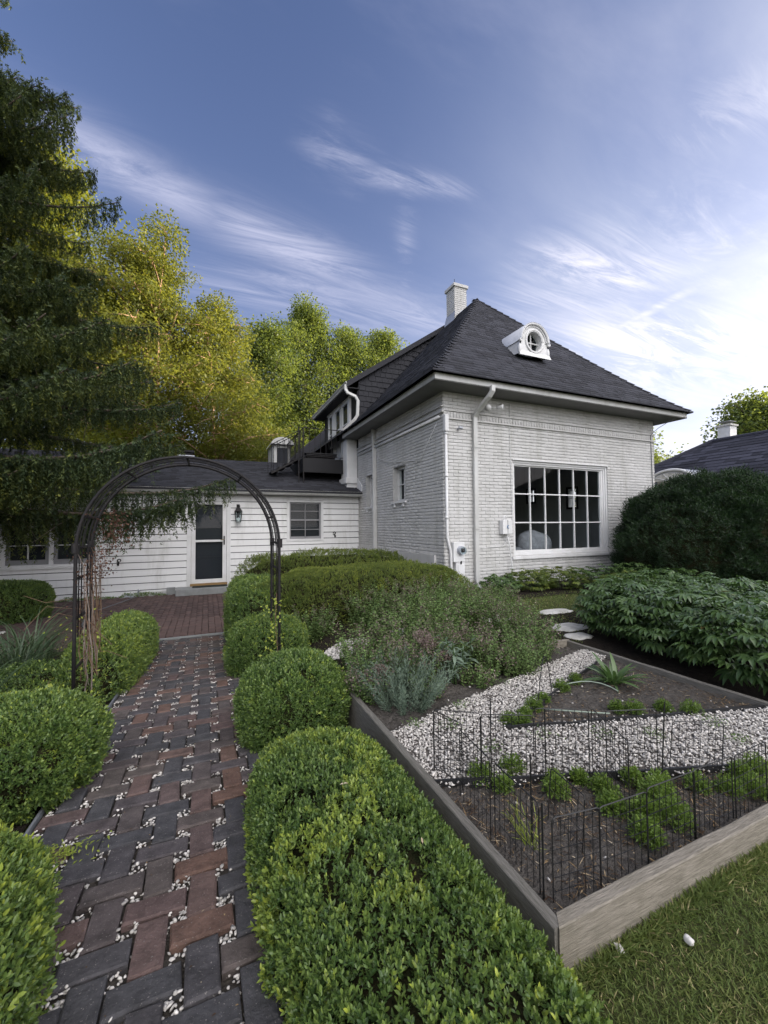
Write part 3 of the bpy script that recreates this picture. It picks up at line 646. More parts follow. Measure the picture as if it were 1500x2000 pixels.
# room behind: a far wall with daylight windows is at y 18
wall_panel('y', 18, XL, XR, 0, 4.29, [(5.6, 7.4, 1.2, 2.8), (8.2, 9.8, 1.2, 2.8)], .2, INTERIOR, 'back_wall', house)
def blob(c, r, n=14, seed=0, amp=.1, pw=2.):
    V = []; F = []
    for i in range(n+1):
        th = pi*i/n
        for j in range(2*n):
            ph = pi*j/n; d = np.array([sin(th)*cos(ph), sin(th)*sin(ph), cos(th)]); s = (abs(d[0])**pw+abs(d[1])**pw+abs(d[2])**pw)**(-1/pw)
            V.append(d*s)
    V = np.array(V); V = V*(1+amp*(vnoise(V, 2.3, seed)-.5)*2)[:, None]*np.array(r)+np.array(c)
    for i in range(n):
        for j in range(2*n): F.append((i*2*n+j, (i+1)*2*n+j, (i+1)*2*n+(j+1) % (2*n), i*2*n+(j+1) % (2*n)))
    return V, F
mb = MB(); mb.add(*blob((7.35, 7.75, 1.18), (.50, .32, .36), 12, 3, .12)); mb.add(*blob((6.75, 7.7, 1.0), (.55, .3, .14), 12, 5, .2))
tag(mb.build('duvet', FABRIC, smooth=True), 'crumpled pale bedding heaped inside behind the big window', 'bedding')
bed = thing('bed', (6.9, 7.8, .36), 'low bed inside the big window carrying the pale bedding', 'bed')
mb = MB(); mb.box((6.0, 7.25, .6), (8.2, 8.9, .9)); mb.build('mattress', FABRIC, bed, bevel=.04)
for xx, yy in ((6.05, 7.3), (8.1, 7.3), (6.05, 8.8), (8.1, 8.8)):
    mb = MB(); mb.box((xx, yy, .36), (xx+.06, yy+.06, .6)); mb.build('leg', OAK, bed)
ls = thing('table_lamp', (6.75, 8.6, .36), 'table lamp with pale drum shade seen through the second window column', 'lamp')
mb = MB(); n = 20
mb.tube([(6.75, 8.6, 1.95), (6.75, 8.6, 2.25)], [.24, .21], 24, cap=False); mb.build('lamp_shade', FABRIC, ls, smooth=True)
mb = MB(); mb.tube([(6.75, 8.6, .36), (6.75, 8.6, .38), (6.75, 8.6, .40), (6.75, 8.6, 2.0)], [.14, .14, .015, .015], 12); mb.build('lamp_stand', BRASS, ls)
# ------------------------------------------------------------------ main roof
EX0, EX1, EY0, EZ = 3.60, 10.96, 6.10, 4.40
RX = (EX0+EX1)/2; HALF = (EX1-EX0)/2; RIDGE_END = 18.4
def rz(d): return EZ+1.12*d-.19*(1-np.exp(-np.asarray(d, float)/.5))
def roofpt(face, a, d, lift=0):
    """face 'f': a=x, inward +y ; 'l': a=y, inward +x ; 'r': a=y inward -x"""
    z = float(rz(d))+lift
    return (a, EY0+d, z) if face == 'f' else ((EX0+d, a, z) if face == 'l' else (EX1-d, a, z))
rb = MB(); ds_ = np.linspace(0, HALF, 16)
for face in 'flr':
    V = []; F = []
    for d in ds_:
        lo, hi = (EX0+d, EX1-d) if face == 'f' else (EY0+d, RIDGE_END)
        V += [roofpt(face, lo, d, -.012), roofpt(face, hi, d, -.012)]
    for i in range(len(ds_)-1):
        q = (2*i, 2*i+1, 2*i+3, 2*i+2); F.append(q if face != 'l' else q[::-1])
    rb.add(V, F)
rb.add([(EX0, RIDGE_END, EZ), (EX1, RIDGE_END, EZ), (RX, RIDGE_END, float(rz(HALF)))], [(0, 1, 2)])
roof = rb.build('roof', SHINGLE, house)
# shingles in courses; tabs 0.30 wide, 0.135 exposed
def shingles(face, rows_hi=1e9, ymax=None):
    out = []; s = 0; d = .0; k = 0
    while d < HALF-.02:
        sl = 1.12-.38*math.exp(-d/.5); dd = .135/math.hypot(1, sl)
        lo, hi = (EX0+d, EX1-d) if face == 'f' else (EY0+d, ymax if ymax else RIDGE_END)
        x = lo-random.uniform(0, .3)
        while x < hi:
            wd = .30 if random.random() < .0 else random.choice((.14, .22, .30, .38))
            a, b = max(x, lo), min(x+wd, hi)
            if b-a > .01: out.append((face, a, b, d, d+dd*1.02, k))
            x += wd
        d += dd; k += 1
    return out
sh = shingles('f')+shingles('l', ymax=11.42)
def shingle_geo(s):
    face, a, b, d0, d1, k = s; g = .004; up0 = .016+random.uniform(-.002, .012); up1 = .001
    lo = [roofpt(face, a+g, d0, up0), roofpt(face, b-g, d0, up0)]; hi = [roofpt(face, b-g, min(d1, HALF), up1), roofpt(face, a+g, min(d1, HALF), up1)]
    bt = [roofpt(face, a+g, d0, -.004), roofpt(face, b-g, d0, -.004)]
    V = lo+hi+bt
    F = [(0, 1, 2, 3), (4, 5, 1, 0), (4, 0, 3, 3), (5, 2, 1, 1)]
    if face == 'l': F = [(3, 2, 1, 0), (0, 1, 5, 4)]
    else: F = F[:2]
    return V, F
def skey(s):
    c = roofpt(s[0], (s[1]+s[2])/2, s[3]); w = (s[2]-s[1]) > .29
    return (0 if w else 30)+depth_of(c)
sh.sort(key=skey)
base = wloc(roof)
for s in sh[:300]:
    V, F = shingle_geo(s); c = np.array(V[0]); me = bpy.data.meshes.new('shingle'); me.from_pydata([tuple(np.array(v)-c) for v in V], [], F); me.materials.append(SHINGLE)
    link('shingle', me, roof, tuple(c-base))
mb = MB()
for s in sh[300:]: mb.add(*shingle_geo(s))
mb.build('shingle_field', SHINGLE, roof)['kind'] = 'stuff'
# hip caps
for (cx, sg) in ((EX0, 1), (EX1, -1)):
    d = .02; k = 0
    while d < HALF-.03:
        dd = .12; n = .115
        p0 = np.array([cx+sg*d, EY0+d, float(rz(d))+.034]); p1 = np.array([cx+sg*(d+dd), EY0+d+dd, float(rz(min(d+dd, HALF)))+.020])
        sl = 1.12-.38*math.exp(-d/.5)
        a0 = np.array([sg*n, 0, -0.0]); b0 = np.array([0, n, -0.0])  # along each face the level line: inward on one face means down-slope on other
        V = [p0+np.array([sg*n, 0, 0]), p0+np.array([0, 0, .012]), p0+np.array([0, n, 0]), p1+np.array([sg*n, 0, .0]), p1+np.array([0, 0, .004]), p1+np.array([0, n, .0])]
        mb = MB(); mb.add(V, [(0, 3, 4, 1) if sg > 0 else (1, 4, 3, 0), (1, 4, 5, 2) if sg > 0 else (2, 5, 4, 1)]); mb.build('hip_cap', SHINGLE, roof)
        d += dd; k += 1
mb = MB(); mb.sweep([(-.12, -.10), (0, .03), (.12, -.10), (.1, -.12), (0, -.0), (-.1, -.12)], [(RX, EY0+HALF-.05, float(rz(HALF))), (RX, RIDGE_END, float(rz(HALF)))]); mb.build('ridge_cap', SHINGLE, roof)
# soffit, fascia, gutters (K profile)
mb = MB(); z = 4.285
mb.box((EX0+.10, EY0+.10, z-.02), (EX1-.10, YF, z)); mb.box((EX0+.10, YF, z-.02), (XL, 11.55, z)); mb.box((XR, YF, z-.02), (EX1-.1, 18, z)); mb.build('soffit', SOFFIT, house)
GP = [(0, 0), (.02, .0), (.06, .035), (.065, .075), (.085, .09), (.10, .115), (.10, .125), (.088, .125), (.0, .122)]
def gutter(pathpts, parent, name='gutter', flip=False, mat=None):
    prof = [(-a, b) for a, b in GP][::-1] if flip else GP
    mb = MB(); mb.sweep(prof, pathpts); return mb.build(name, mat or GUTTER, parent)
ey, ex = EY0+.10, EX0+.10
gutter([(ex, 11.56, 4.275), (ex, ey, 4.275), (EX1-.1, ey, 4.275), (EX1-.1, 18, 4.275)][::-1], house)
# ------------------------------------------------------------------ downspouts
def spout(pts, w, d, parent, mat=GUTTER, name='downspout'):
    mb = MB()
    mb.tube(pts, w/2*1.414, 4, sx=d/w); return mb.build(name, mat, parent, bevel=.008)
def pipe(pts, r, parent, mat=GUTTER, name='pipe', n=10): mb = MB(); mb.tube(pts, r, n); return mb.build(name, mat, parent, smooth=True)
spout([(4.92, 6.16, 4.30), (4.92, 6.16, 4.20), (4.90, 6.22, 4.12), (4.87, 6.55, 3.92), (4.865, 6.645, 3.82), (4.865, 6.65, 3.6), (4.865, 6.65, .62), (4.88, 6.62, .50), (4.95, 6.52, .44), (5.05, 6.40, .43)], .085, .075, house)
spout([(4.10, 10.12, 4.30), (4.10, 10.12, 4.25), (4.125, 10.12, 3.70), (4.115, 10.10, 3.6), (4.115, 10.08, .4)], .10, .075, house)
for z in (3.2, 1.6):
    mb = MB(); mb.box((4.81, 6.60, z), (4.92, 6.603, z+.025)); mb.build('strap', GUTTER, house)
# conduit along the side wall and down the corner, with its fittings
pipe([(XL-.04, 11.45, 3.79), (XL-.04, 6.80, 3.79)], .032, house, WHITE_PAINT, 'conduit')
mb = MB(); mb.box((4.15, 6.60, 3.47), (4.24, 6.70, 3.80)); mb.build('conduit_fitting', WHITE_PAINT, house, bevel=.02)
pipe([(4.20, 6.66, 3.5), (4.20, 6.66, 1.45), (4.24, 6.66, 1.30), (4.27, 6.66, 1.20), (4.28, 6.66, .9), (4.28, 6.66, .4)], .027, house, WHITE_PAINT, 'conduit')
for z in (3.42, 2.6, 1.8): pipe([(4.20, 6.66, z), (4.20, 6.66, z+.05)], .034, house, WHITE_PAINT, 'coupling')
pipe([(4.17, 6.9, 3.74), (4.14, 7.6, 3.05), (4.14, 7.9, 3.1), (4.14, 9.2, 3.25), (4.13, 9.7, 3.4), (4.12, 10.0, 3.6)], .006, house, WHITE_PAINT, 'cable', 6)
pipe([(5.78, 6.68, 4.22), (5.77, 6.695, 3.6), (5.80, 6.695, 1.75), (5.76, 6.69, 1.5), (5.55, 6.69, 1.25), (4.95, 6.69, 1.22)], .006, house, WHITE_PAINT, 'cable', 6)
pipe([(10.25, 6.69, 2.0), (10.22, 6.69, 3.90), (10.3, 6.55, 4.05), (10.66, 6.22, 4.36), (10.70, 6.09, 4.41)], .008, house, GREYPL, 'cable', 6)
# ------------------------------------------------------------------ chimneys
def chimney(cx, cy, wx, wy, z0, z1, parent_label, obj_parent=None):
    ch = MB(); ch.box((cx-wx/2, cy-wy/2, z0), (cx+wx/2, cy+wy/2, z1)); c = ch.build('chimney', MORTAR, obj_parent)
    mb = MB(); z = z0; k = 0
    while z < z1-.03:
        for ax in (0, 1):
            w_ = wx if ax == 0 else wy; n = max(2, int(round(w_/.215))); st = w_/n
            for i in range(n+(k % 2)):
                a = -w_/2+st*(i-(.5 if k % 2 else 0)); b = min(a+st, w_/2)-.005; a = max(a, -w_/2)+.005
                if b-a < .02: continue
                j = random.uniform(0, .004)
                if ax == 0: mb.box((cx+a, cy-wy/2-.008-j, z+.005), (cx+b, cy-wy/2+.01, z+COURSE-.005))
                else: mb.box((cx-wx/2-.008-j, cy+a, z+.005), (cx-wx/2+.01, cy+b, z+COURSE-.005))
        z += COURSE; k += 1
    mb.build('brickwork', WHITE_BRICK, c)['kind'] = 'stuff'
    mb = MB(); mb.box((cx-wx/2-.05, cy-wy/2-.05, z1), (cx+wx/2+.05, cy+wy/2+.05, z1+.10)); mb.box((cx-wx/2+.05, cy-wy/2+.05, z1+.10), (cx+wx/2-.05, cy+wy/2-.05, z1+.14)); mb.build('chimney_cap', WHITE_BRICK, c, bevel=.01)
    return c
c = chimney(7.37, 10.95, .45, .46, 7.7, 9.22, None, house)
mb = MB(); mb.add([(7.10, 10.68, 8.16), (7.40, 10.68, 8.50), (7.40, 10.68, 8.30), (7.06, 10.68, 7.95), (7.10, 11.25, 8.20), (7.06, 11.25, 7.95), (7.132, 10.69, 8.42), (7.132, 11.2, 8.42)], [(0, 1, 2, 3), (0, 3, 5, 4), (0, 4, 7, 6)]); mb.build('flashing', METALF, c)
pipe([(7.3, 10.95, 9.36), (7.3, 10.95, 9.62)], .008, c, BLACK, 'lightning_rod', 6)
# ------------------------------------------------------------------ round-headed dormer with the oval window
CX, CZ, DY = 6.87, 5.94, 7.10
dm = MB(); n = 24; Ro, Ri = .50, .26
def arcpt(r, t): return (CX+r*cos(t), CZ+r*sin(t))
# face: annular ring between circular opening and outline (arch above, flared base below)
outl = []; inn = []
for i in range(49):
    t = -pi/2+2*pi*i/48; c_, s_ = cos(t), sin(t)
    inn.append((CX+Ri*c_, CZ+Ri*s_*1.05))
    if s_ >= 0: outl.append((CX+.46*c_, CZ+.46*s_))
    else:
        k = .40/max(abs(s_), 1e-6); kx = (.46+.07*(-s_)**2)/max(abs(c_), 1e-6); q = min(k, kx); outl.append((CX+q*c_, CZ+q*s_))
V = [(a, DY, b) for a, b in outl]+[(a, DY, b) for a, b in inn]+[(a, DY+.16, b) for a, b in inn]
F = []
for i in range(48): F += [(i, i+1, 49+i+1, 49+i), (49+i, 49+i+1, 98+i+1, 98+i)]
dm.add(V, F)
dormer = dm.build('round_dormer', WHITE_PAINT, house)
mb = MB()
for (r, wd) in ((.475, .03), (.42, .018), (.30, .022), (.27, .014)):
    full = r < .35
    pts = [(CX+r*cos(t), DY-.012-(.02 if r > .45 else 0), CZ+r*sin(t)*(1.05 if full else 1)) for t in np.linspace(0 if not full else 0, pi if not full else 2*pi, 40)]
    mb.tube(pts, wd, 8)
mb.build('arch_moulding', WHITE_PAINT, dormer, smooth=True)
mb = MB(); V = []; F = []; m_ = 24
for i, t in enumerate(np.linspace(-.06, pi+.06, m_)):
    for yy in (DY-.06, DY+1.4): V.append((CX+.515*cos(t), yy, CZ+.515*sin(t)))
    for yy in (DY-.06, DY+1.4): V.append((CX+.49*cos(t), yy, CZ+.49*sin(t)))
for i in range(m_-1): a = 4*i; F += [(a, a+1, a+5, a+4), (a+2, a+6, a+7, a+3), (a, a+4, a+6, a+2)]
mb.add(V, F); mb.build('dormer_roof', METALF, dormer, smooth=True)
for sg in (-1, 1):
    mb = MB(); mb.add([(CX+sg*.49, DY+.0, CZ), (CX+sg*.49, DY+1.0, CZ), (CX+sg*.49, DY+.45, CZ-.30), (CX+sg*.53, DY+.0, CZ-.40)], [(0, 1, 2, 3)]); mb.build('dormer_cheek', WHITE_PAINT, dormer)
    mb = MB(); pp = [(CX+sg*(.50+.03*cos(t)), DY-.03, CZ-.02+.03*sin(t)) for t in np.linspace(0, 2*pi, 10)]; mb.tube([(CX+sg*.50, DY-.05, CZ-.03), (CX+sg*.50, DY+.02, CZ-.03)], .045, 14); mb.build('scroll', WHITE_PAINT, dormer)
    mb = MB(); mb.add(*blob((CX+sg*.50, DY+.01, CZ-.27), (.05, .045, .16), 8, 2, .1)); mb.build('console', WHITE_PAINT, dormer, smooth=True)
mb = MB(); mb.add([(CX-.56, DY-.05, CZ-.45), (CX+.56, DY-.05, CZ-.45), (CX+.53, DY-.015, CZ-.31), (CX-.53, DY-.015, CZ-.31)], [(0, 1, 2, 3)]); mb.build('apron_flashing', WHITE_PAINT, dormer)
mb = MB(); mb.box((CX-.012, DY+.10, CZ-.27), (CX+.012, DY+.13, CZ+.27)); mb.build('muntin', WHITE_PAINT, dormer); mb = MB(); mb.box((CX-.26, DY+.095, CZ-.012), (CX+.26, DY+.125, CZ+.012)); mb.build('muntin', WHITE_PAINT, dormer)
mb = MB(); mb.tube([(CX, DY+.14, CZ), (CX, DY+.145, CZ)], .28, 24); mb.build('pane', GLASS, dormer)
mb = MB(); mb.tube([(CX, DY+.26, CZ), (CX, DY+.27, CZ)], .40, 24); mb.build('dormer_back', CURTAIN, dormer)
for o_ in [dormer]+list(dormer.children):
    kx = .83; w0 = np.array([CX, DY, CZ-.42])-wloc(dormer)
    for v_ in o_.data.vertices:
        p_ = np.array(v_.co[:]); v_.co = tuple(w0+(p_-w0)*np.array([kx, 1, kx]))
# ------------------------------------------------------------------ shed dormer on the left slope
SX, SY0, SY1 = 4.18, 11.50, 15.3
def dz(x): return 5.97+(x-3.85)*.697
shed = MB()
shed.add([(3.80, 11.36, dz(3.80)), (RX, 11.36, dz(RX)-.02), (RX, 15.6, dz(RX)-.02), (3.80, 15.6, dz(3.80)), (3.80, 11.36, dz(3.80)-.13), (RX, 11.36, dz(RX)-.15), (RX, 15.6, dz(RX)-.15), (3.80, 15.6, dz(3.80)-.13)], [(0, 1, 2, 3), (4, 7, 6, 5), (0, 4, 5, 1), (0, 3, 7, 4), (2, 6, 7, 3)])
sd_ = shed.build('shed_dormer', SHINGLE, house)
mb = MB(); mb.add([(3.78, 11.345, dz(3.80)+.01), (RX, 11.345, dz(RX)-.01), (RX, 11.345, dz(RX)-.17), (3.78, 11.345, dz(3.80)-.16)], [(3, 2, 1, 0)]); mb.build('rake_board', SLATE, sd_)
# cheek wall clad in dark shingles
mb = MB(); mb.box((SX, SY0, 4.2), (SX+.02, 15.3, dz(SX)-.12)); mb.add([(SX, SY0, 4.5), (RX, SY0, 8.3), (RX, SY0, dz(RX)-.15), (SX, SY0, dz(SX)-.15)], [(0, 1, 2, 3)]); ck = mb.build('dormer_cheek', SLATE, sd_)
z = 4.95; k = 0
while z < 8.2:
    x = SX+.0; x -= (.12 if k % 2 else 0)
    while x < RX:
        wd = random.uniform(.15, .24); a, b = max(x, SX), x+wd
        ztop = z+.19; xm = (a+b)/2
        dd_ = xm-EX0; zmain = float(rz(dd_)) if dd_ < HALF else 9
        if z+.10 > zmain and z+.02 < dz(a)-.17:
            zt1 = min(ztop, dz(a)-.16); zt2 = min(ztop, dz(b)-.16)
            jj = random.uniform(0, .006); zz = z+random.uniform(-.008, .008)
            mb = MB(); mb.add([(a+.004, SY0-.026-jj, zz), (b-.004, SY0-.026-jj, zz), (b-.004, SY0-.008, zt2), (a+.004, SY0-.008, zt1), (a+.004, SY0-.002, zz), (b-.004, SY0-.002, zz)], [(0, 1, 2, 3), (4, 5, 1, 0), (4, 0, 3, 3)[:3], (5, 2, 1)]); mb.build('wall_shingle', SLATE, ck)
        x += wd
    z += .165; k += 1
gutter([(3.84, 11.36, dz(3.8)-.12), (3.84, 15.6, dz(3.8)-.12)], sd_, flip=True)
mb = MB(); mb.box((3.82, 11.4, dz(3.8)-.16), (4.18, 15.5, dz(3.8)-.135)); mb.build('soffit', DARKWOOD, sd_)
# dormer front: french door and windows in the left wall
mb = MB(); mb.box((SX-.03, 11.5, 4.0), (SX, 12.0, 5.85)); mb.build('corner_board', DARKWOOD, sd_)
for (ya, yb, za, zb, nm) in ((12.25, 13.0, 3.95, 5.72, 'french_door'), (13.08, 13.8, 3.95, 5.72, 'french_door'), (14.0, 14.6, 4.5, 5.72, 'window')):
    mb = MB()
    for (p, q, a, b) in ((ya, ya+.10, za, zb), (yb-.10, yb, za, zb), (ya+.1, yb-.1, zb-.1, zb), (ya+.1, yb-.1, za, za+(.62 if nm[0] == 'f' else .1))): mb.box((SX-.06, p, a), (SX-.01, q, b))
    f = mb.build(nm, WHITE_PAINT, sd_)
    mb = MB(); mb.box((SX-.05, ya+.1, 4.95), (SX-.02, yb-.1, 4.99)); mb.build('muntin', WHITE_PAINT, f)
    mb = MB(); mb.add([(SX-.03, ya+.1, za), (SX-.03, yb-.1, za), (SX-.03, yb-.1, zb-.1), (SX-.03, ya+.1, zb-.1)], [(0, 3, 2, 1)]); mb.build('pane', GLASS, f)
    mb = MB(); mb.box((SX-.004, ya, za), (SX-.001, yb, zb)); mb.build('dark_room', CURTAIN, f)
mb = MB(); mb.box((SX-.07, 12.12, 3.95), (SX-.005, 12.24, 5.8)); mb.box((SX-.07, 13.81, 3.95), (SX-.005, 13.93, 5.8)); mb.box((SX-.075, 12.0, 5.72), (SX-.005, 14.7, 5.84)); mb.build('casing', WHITE_PAINT, sd_)
spout([(3.76, 11.42, 5.86), (3.76, 11.42, 5.72), (3.80, 11.36, 5.60), (4.02, 11.30, 5.50), (4.10, 11.30, 5.38), (4.08, 11.3, 4.95), (4.0, 11.32, 4.82), (3.70, 11.5, 4.50)], .085, .07, sd_)
# white corner box between the wing roof and the eave, with its flashing
mb = MB(); mb.box((3.84, 11.58, 2.75), (4.165, 12.15, 4.27)); cb = mb.build('corner_box', WHITE_PAINT, house, bevel=.01)
mb = MB(); mb.box((3.79, 11.53, 2.95), (4.175, 12.2, 3.12)); mb.build('flashing', WHITE_PAINT, cb, bevel=.01)
mb = MB(); mb.add([(4.165, 11.15, 2.62), (4.165, 11.52, 2.76), (4.165, 11.52, 3.12), (4.165, 11.15, 2.86), (4.14, 11.15, 2.62), (4.14, 11.52, 2.76), (4.14, 11.52, 3.12), (4.14, 11.15, 2.86)], [(4, 5, 6, 7), (7, 6, 2, 3), (4, 7, 3, 0)]); mb.build('flashing', WHITE_PAINT, cb)

# ------------------------------------------------------------------ low wing with clapboard siding
YW = 11.5
wing = thing('clapboard_wing', (-1, YW, 0), 'low white clapboard wing with dark shingle roof left of the brick house', 'house')
WX0, WX1 = -6.2, XL
DOOR = (-.34, .50, .24, 2.32); W1 = (2.06, 3.10, 1.27, 2.42); W2 = (-4.08, -2.30, .82, 2.15)
core = wall_panel('y', YW+.03, WX0, WX1, -.1, 2.62, [DOOR, W1, W2], .15, SLATE, 'wall', wing)  # near-black core behind the board gaps stands in for lap shadow lines
mb = MB(); mb.box((WX0, YW+.18, -.1), (WX0+.1, 17.5, 2.6)); mb.box((WX0, 17.5, -.1), (XL, 17.6, 2.6)); mb.build('back_wall', SIDING, wing)
z = 2.515; k = 0
while z > -.05:
    zb = z-.168; xs = [(WX0, WX1-.005)]
    for h in (DOOR, W1, W2):
        if zb+.07 < h[3]+.03 and z-.07 > h[2]-.03: xs = [q for (u, v) in xs for q in ((u, min(v, h[0])), (max(u, h[1]), v)) if q[1]-q[0] > .03]
    rows_ = [(a, b, zb, z) for a, b in xs]
    for h in (DOOR, W1, W2):
        if zb+.07 < h[3]+.03 and z-.07 > h[2]-.03:
            if z > h[3]+.012: rows_.append((h[0], h[1], h[3]-.008, z))
            if zb < h[2]-.012: rows_.append((h[0], h[1], zb, h[2]+.006))
    for (a, b, zb_, z_) in rows_:
        j = random.uniform(-.002, .002)
        mb = MB(); V = []
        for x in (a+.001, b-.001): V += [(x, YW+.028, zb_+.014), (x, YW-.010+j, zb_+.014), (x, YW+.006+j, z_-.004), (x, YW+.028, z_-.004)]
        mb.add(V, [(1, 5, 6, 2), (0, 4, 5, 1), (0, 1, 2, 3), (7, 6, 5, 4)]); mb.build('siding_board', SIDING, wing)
    z = zb; k += 1
mb = MB(); mb.box((WX0, YW+.005, 2.512), (XL-.005, YW+.03, 2.62)); mb.build('frieze_board', SIDING, wing)
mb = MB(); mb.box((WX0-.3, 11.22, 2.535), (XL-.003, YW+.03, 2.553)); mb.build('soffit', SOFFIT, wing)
gutter([(XL-.01, 11.24, 2.535), (WX0-.3, 11.24, 2.535)][::-1], wing)
# wing roof
WS, WE0, WEZ, WRY = .36, 11.14, 2.665, 14.6
def wz(y): return WEZ+(y-WE0)*WS
mb = MB(); mb.add([(WX0-.35, WE0, wz(WE0)-.01), (XL, WE0, wz(WE0)-.01), (XL, WRY, wz(WRY)-.01), (WX0-.35, WRY, wz(WRY)-.01), (XL, 18, WEZ), (WX0-.35, 18, WEZ), (WX0-.35, WE0, wz(WE0)-.06), (XL, WE0, wz(WE0)-.06)], [(0, 1, 2, 3), (3, 2, 4, 5), (6, 7, 1, 0)]); wr = mb.build('roof', SHINGLE, wing)
cs = []; y = WE0; k = 0
while y < WRY-.02:
    dy = .135/math.hypot(1, WS); x = WX0-.35-random.uniform(0, .3)
    while x < XL:
        wd = random.choice((.14, .20, .28, .36)); a, b = max(x, WX0-.35), min(x+wd, XL-.002)
        if b-a > .02: cs.append((a, b, y, min(y+dy*1.02, WRY)))
        x += wd
    y += dy; k += 1
def ws_geo(s):
    a, b, y0, y1 = s; up = .015+random.uniform(-.002, .012); g = .004
    return [(a+g, y0, wz(y0)+up), (b-g, y0, wz(y0)+up), (b-g, y1, wz(y1)+.001), (a+g, y1, wz(y1)+.001), (a+g, y0, wz(y0)-.004), (b-g, y0, wz(y0)-.004)], [(0, 1, 2, 3), (4, 5, 1, 0)]
cs.sort(key=lambda s: (0 if s[1]-s[0] > .25 and s[0] > -1.5 else 30)+depth_of((s[0], s[2], 3)))
b0 = wloc(wr)
for s in cs[:240]:
    V, F = ws_geo(s); c = np.array(V[0]); me = bpy.data.meshes.new('shingle'); me.from_pydata([tuple(np.array(v)-c) for v in V], [], F); me.materials.append(SHINGLE); link('shingle', me, wr, tuple(c-b0))
mb = MB()
for s in cs[240:]: mb.add(*ws_geo(s))
mb.build('shingle_field', SHINGLE, wr)['kind'] = 'stuff'
vt = MB(); vt.box((-.85, 14.5, 3.85), (-.35, 14.9, 4.0)); v_ = vt.build('roof_vent', METALF, wing)
mb = MB(); mb.box((-.78, 14.55, 4.0), (-.42, 14.85, 4.10)); mb.box((-.86, 14.48, 4.10), (-.36, 14.92, 4.16)); mb.build('vent_cap', BLACK, v_)
# storm door
x0, x1, z0, z1 = DOOR
mb = MB(); mb.box((x0-.10, YW-.012, z0-.04), (x0, YW+.10, z1+.03)); mb.box((x1, YW-.012, z0-.04), (x1+.10, YW+.10, z1+.03)); mb.box((x0-.10, YW-.016, z1+.03), (x1+.10, YW+.10, z1+.13)); mb.build('door_frame', WHITE_PAINT, wing, bevel=.004)
sdm = MB(); ring(sdm, x0+.004, x1-.004, z0+.01, z1+.025, .095, YW+.005, YW+.045, .075, .10); sdm.box((x0+.099, YW+.008, 1.30), (x1-.099, YW+.043, 1.355))
door = sdm.build('storm_door', WHITE_PAINT, wing, bevel=.004)
for (a, b) in ((z0+.11, 1.30), (1.355, z1-.05)):
    mb = MB(); mb.add([(x0+.099, YW+.03, a), (x1-.099, YW+.03, a), (x1-.099, YW+.03, b), (x0+.099, YW+.03, b)], [(0, 1, 2, 3)]); mb.build('pane', GLASS, door)
mb = MB(); mb.box((x1-.075, YW-.03, 1.22), (x1-.045, YW+.005, 1.45)); mb.build('handle', BLACK, door, bevel=.004)
mb = MB(); mb.tube([(x1-.06, YW-.03, 1.36), (x1-.06, YW-.05, 1.36), (x1-.15, YW-.05, 1.355)], .009, 8); mb.build('handle', BRASS, door, smooth=True)
mb = MB(); mb.box((x0-.02, YW-.05, z0-.05), (x1+.02, YW+.10, z0+.01)); mb.build('door_sill', OAK, wing, bevel=.004)
mb = MB(); mb.box((x0, YW+.10, z0), (x1, YW+.12, z1)); dk = mb.build('inner_door', CURTAIN, wing)
for k in range(4):
    mb = MB(); mb.box((x0+.1, YW+.085, .9+k*.38), (x1-.1, YW+.099, .915+k*.38)); mb.build('muntin', SLATE, dk)
# double-hung window right of the door
x0, x1, z0, z1 = W1
f = ring(MB(), x0, x1, z0, z1, .075, YW-.014, YW+.08, .06, .06).build('window', WHITE_PAINT, wing, bevel=.003)
GREYSASH = pbr('grey_sash', (.24, .24, .25), .6, .3)
xm = (x0+x1)/2; zm = (z0+z1)/2+.02
for (a, b, yy) in ((z0+.06, zm, .035), (zm, z1-.06, .05)):
    mb = ring(MB(), x0+.075, x1-.075, a, b, .04, YW+yy, YW+yy+.03, .02 if b == zm else .04, .07 if a < zm and b == zm else .02); s_ = mb.build('sash', GREYSASH, f)
    mb = MB(); mb.box((xm-.010, YW+yy, a+.02), (xm+.010, YW+yy+.02, b-.02)); mb.build('muntin', GREYSASH, s_); mb = MB(); mb.box((x0+.115, YW+yy-.002, (a+b)/2-.009), (x1-.115, YW+yy+.018, (a+b)/2+.009)); mb.build('muntin', GREYSASH, s_)
    mb = MB(); mb.add([(x0+.1, YW+yy+.02, a), (x1-.1, YW+yy+.02, a), (x1-.1, YW+yy+.02, b), (x0+.1, YW+yy+.02, b)], [(0, 1, 2, 3)]); mb.build('pane', GLASS, s_)
mb = MB(); mb.box((x0, YW+.12, z0), (x1, YW+.13, z1)); mb.build('insect_screen', CURTAIN, f)
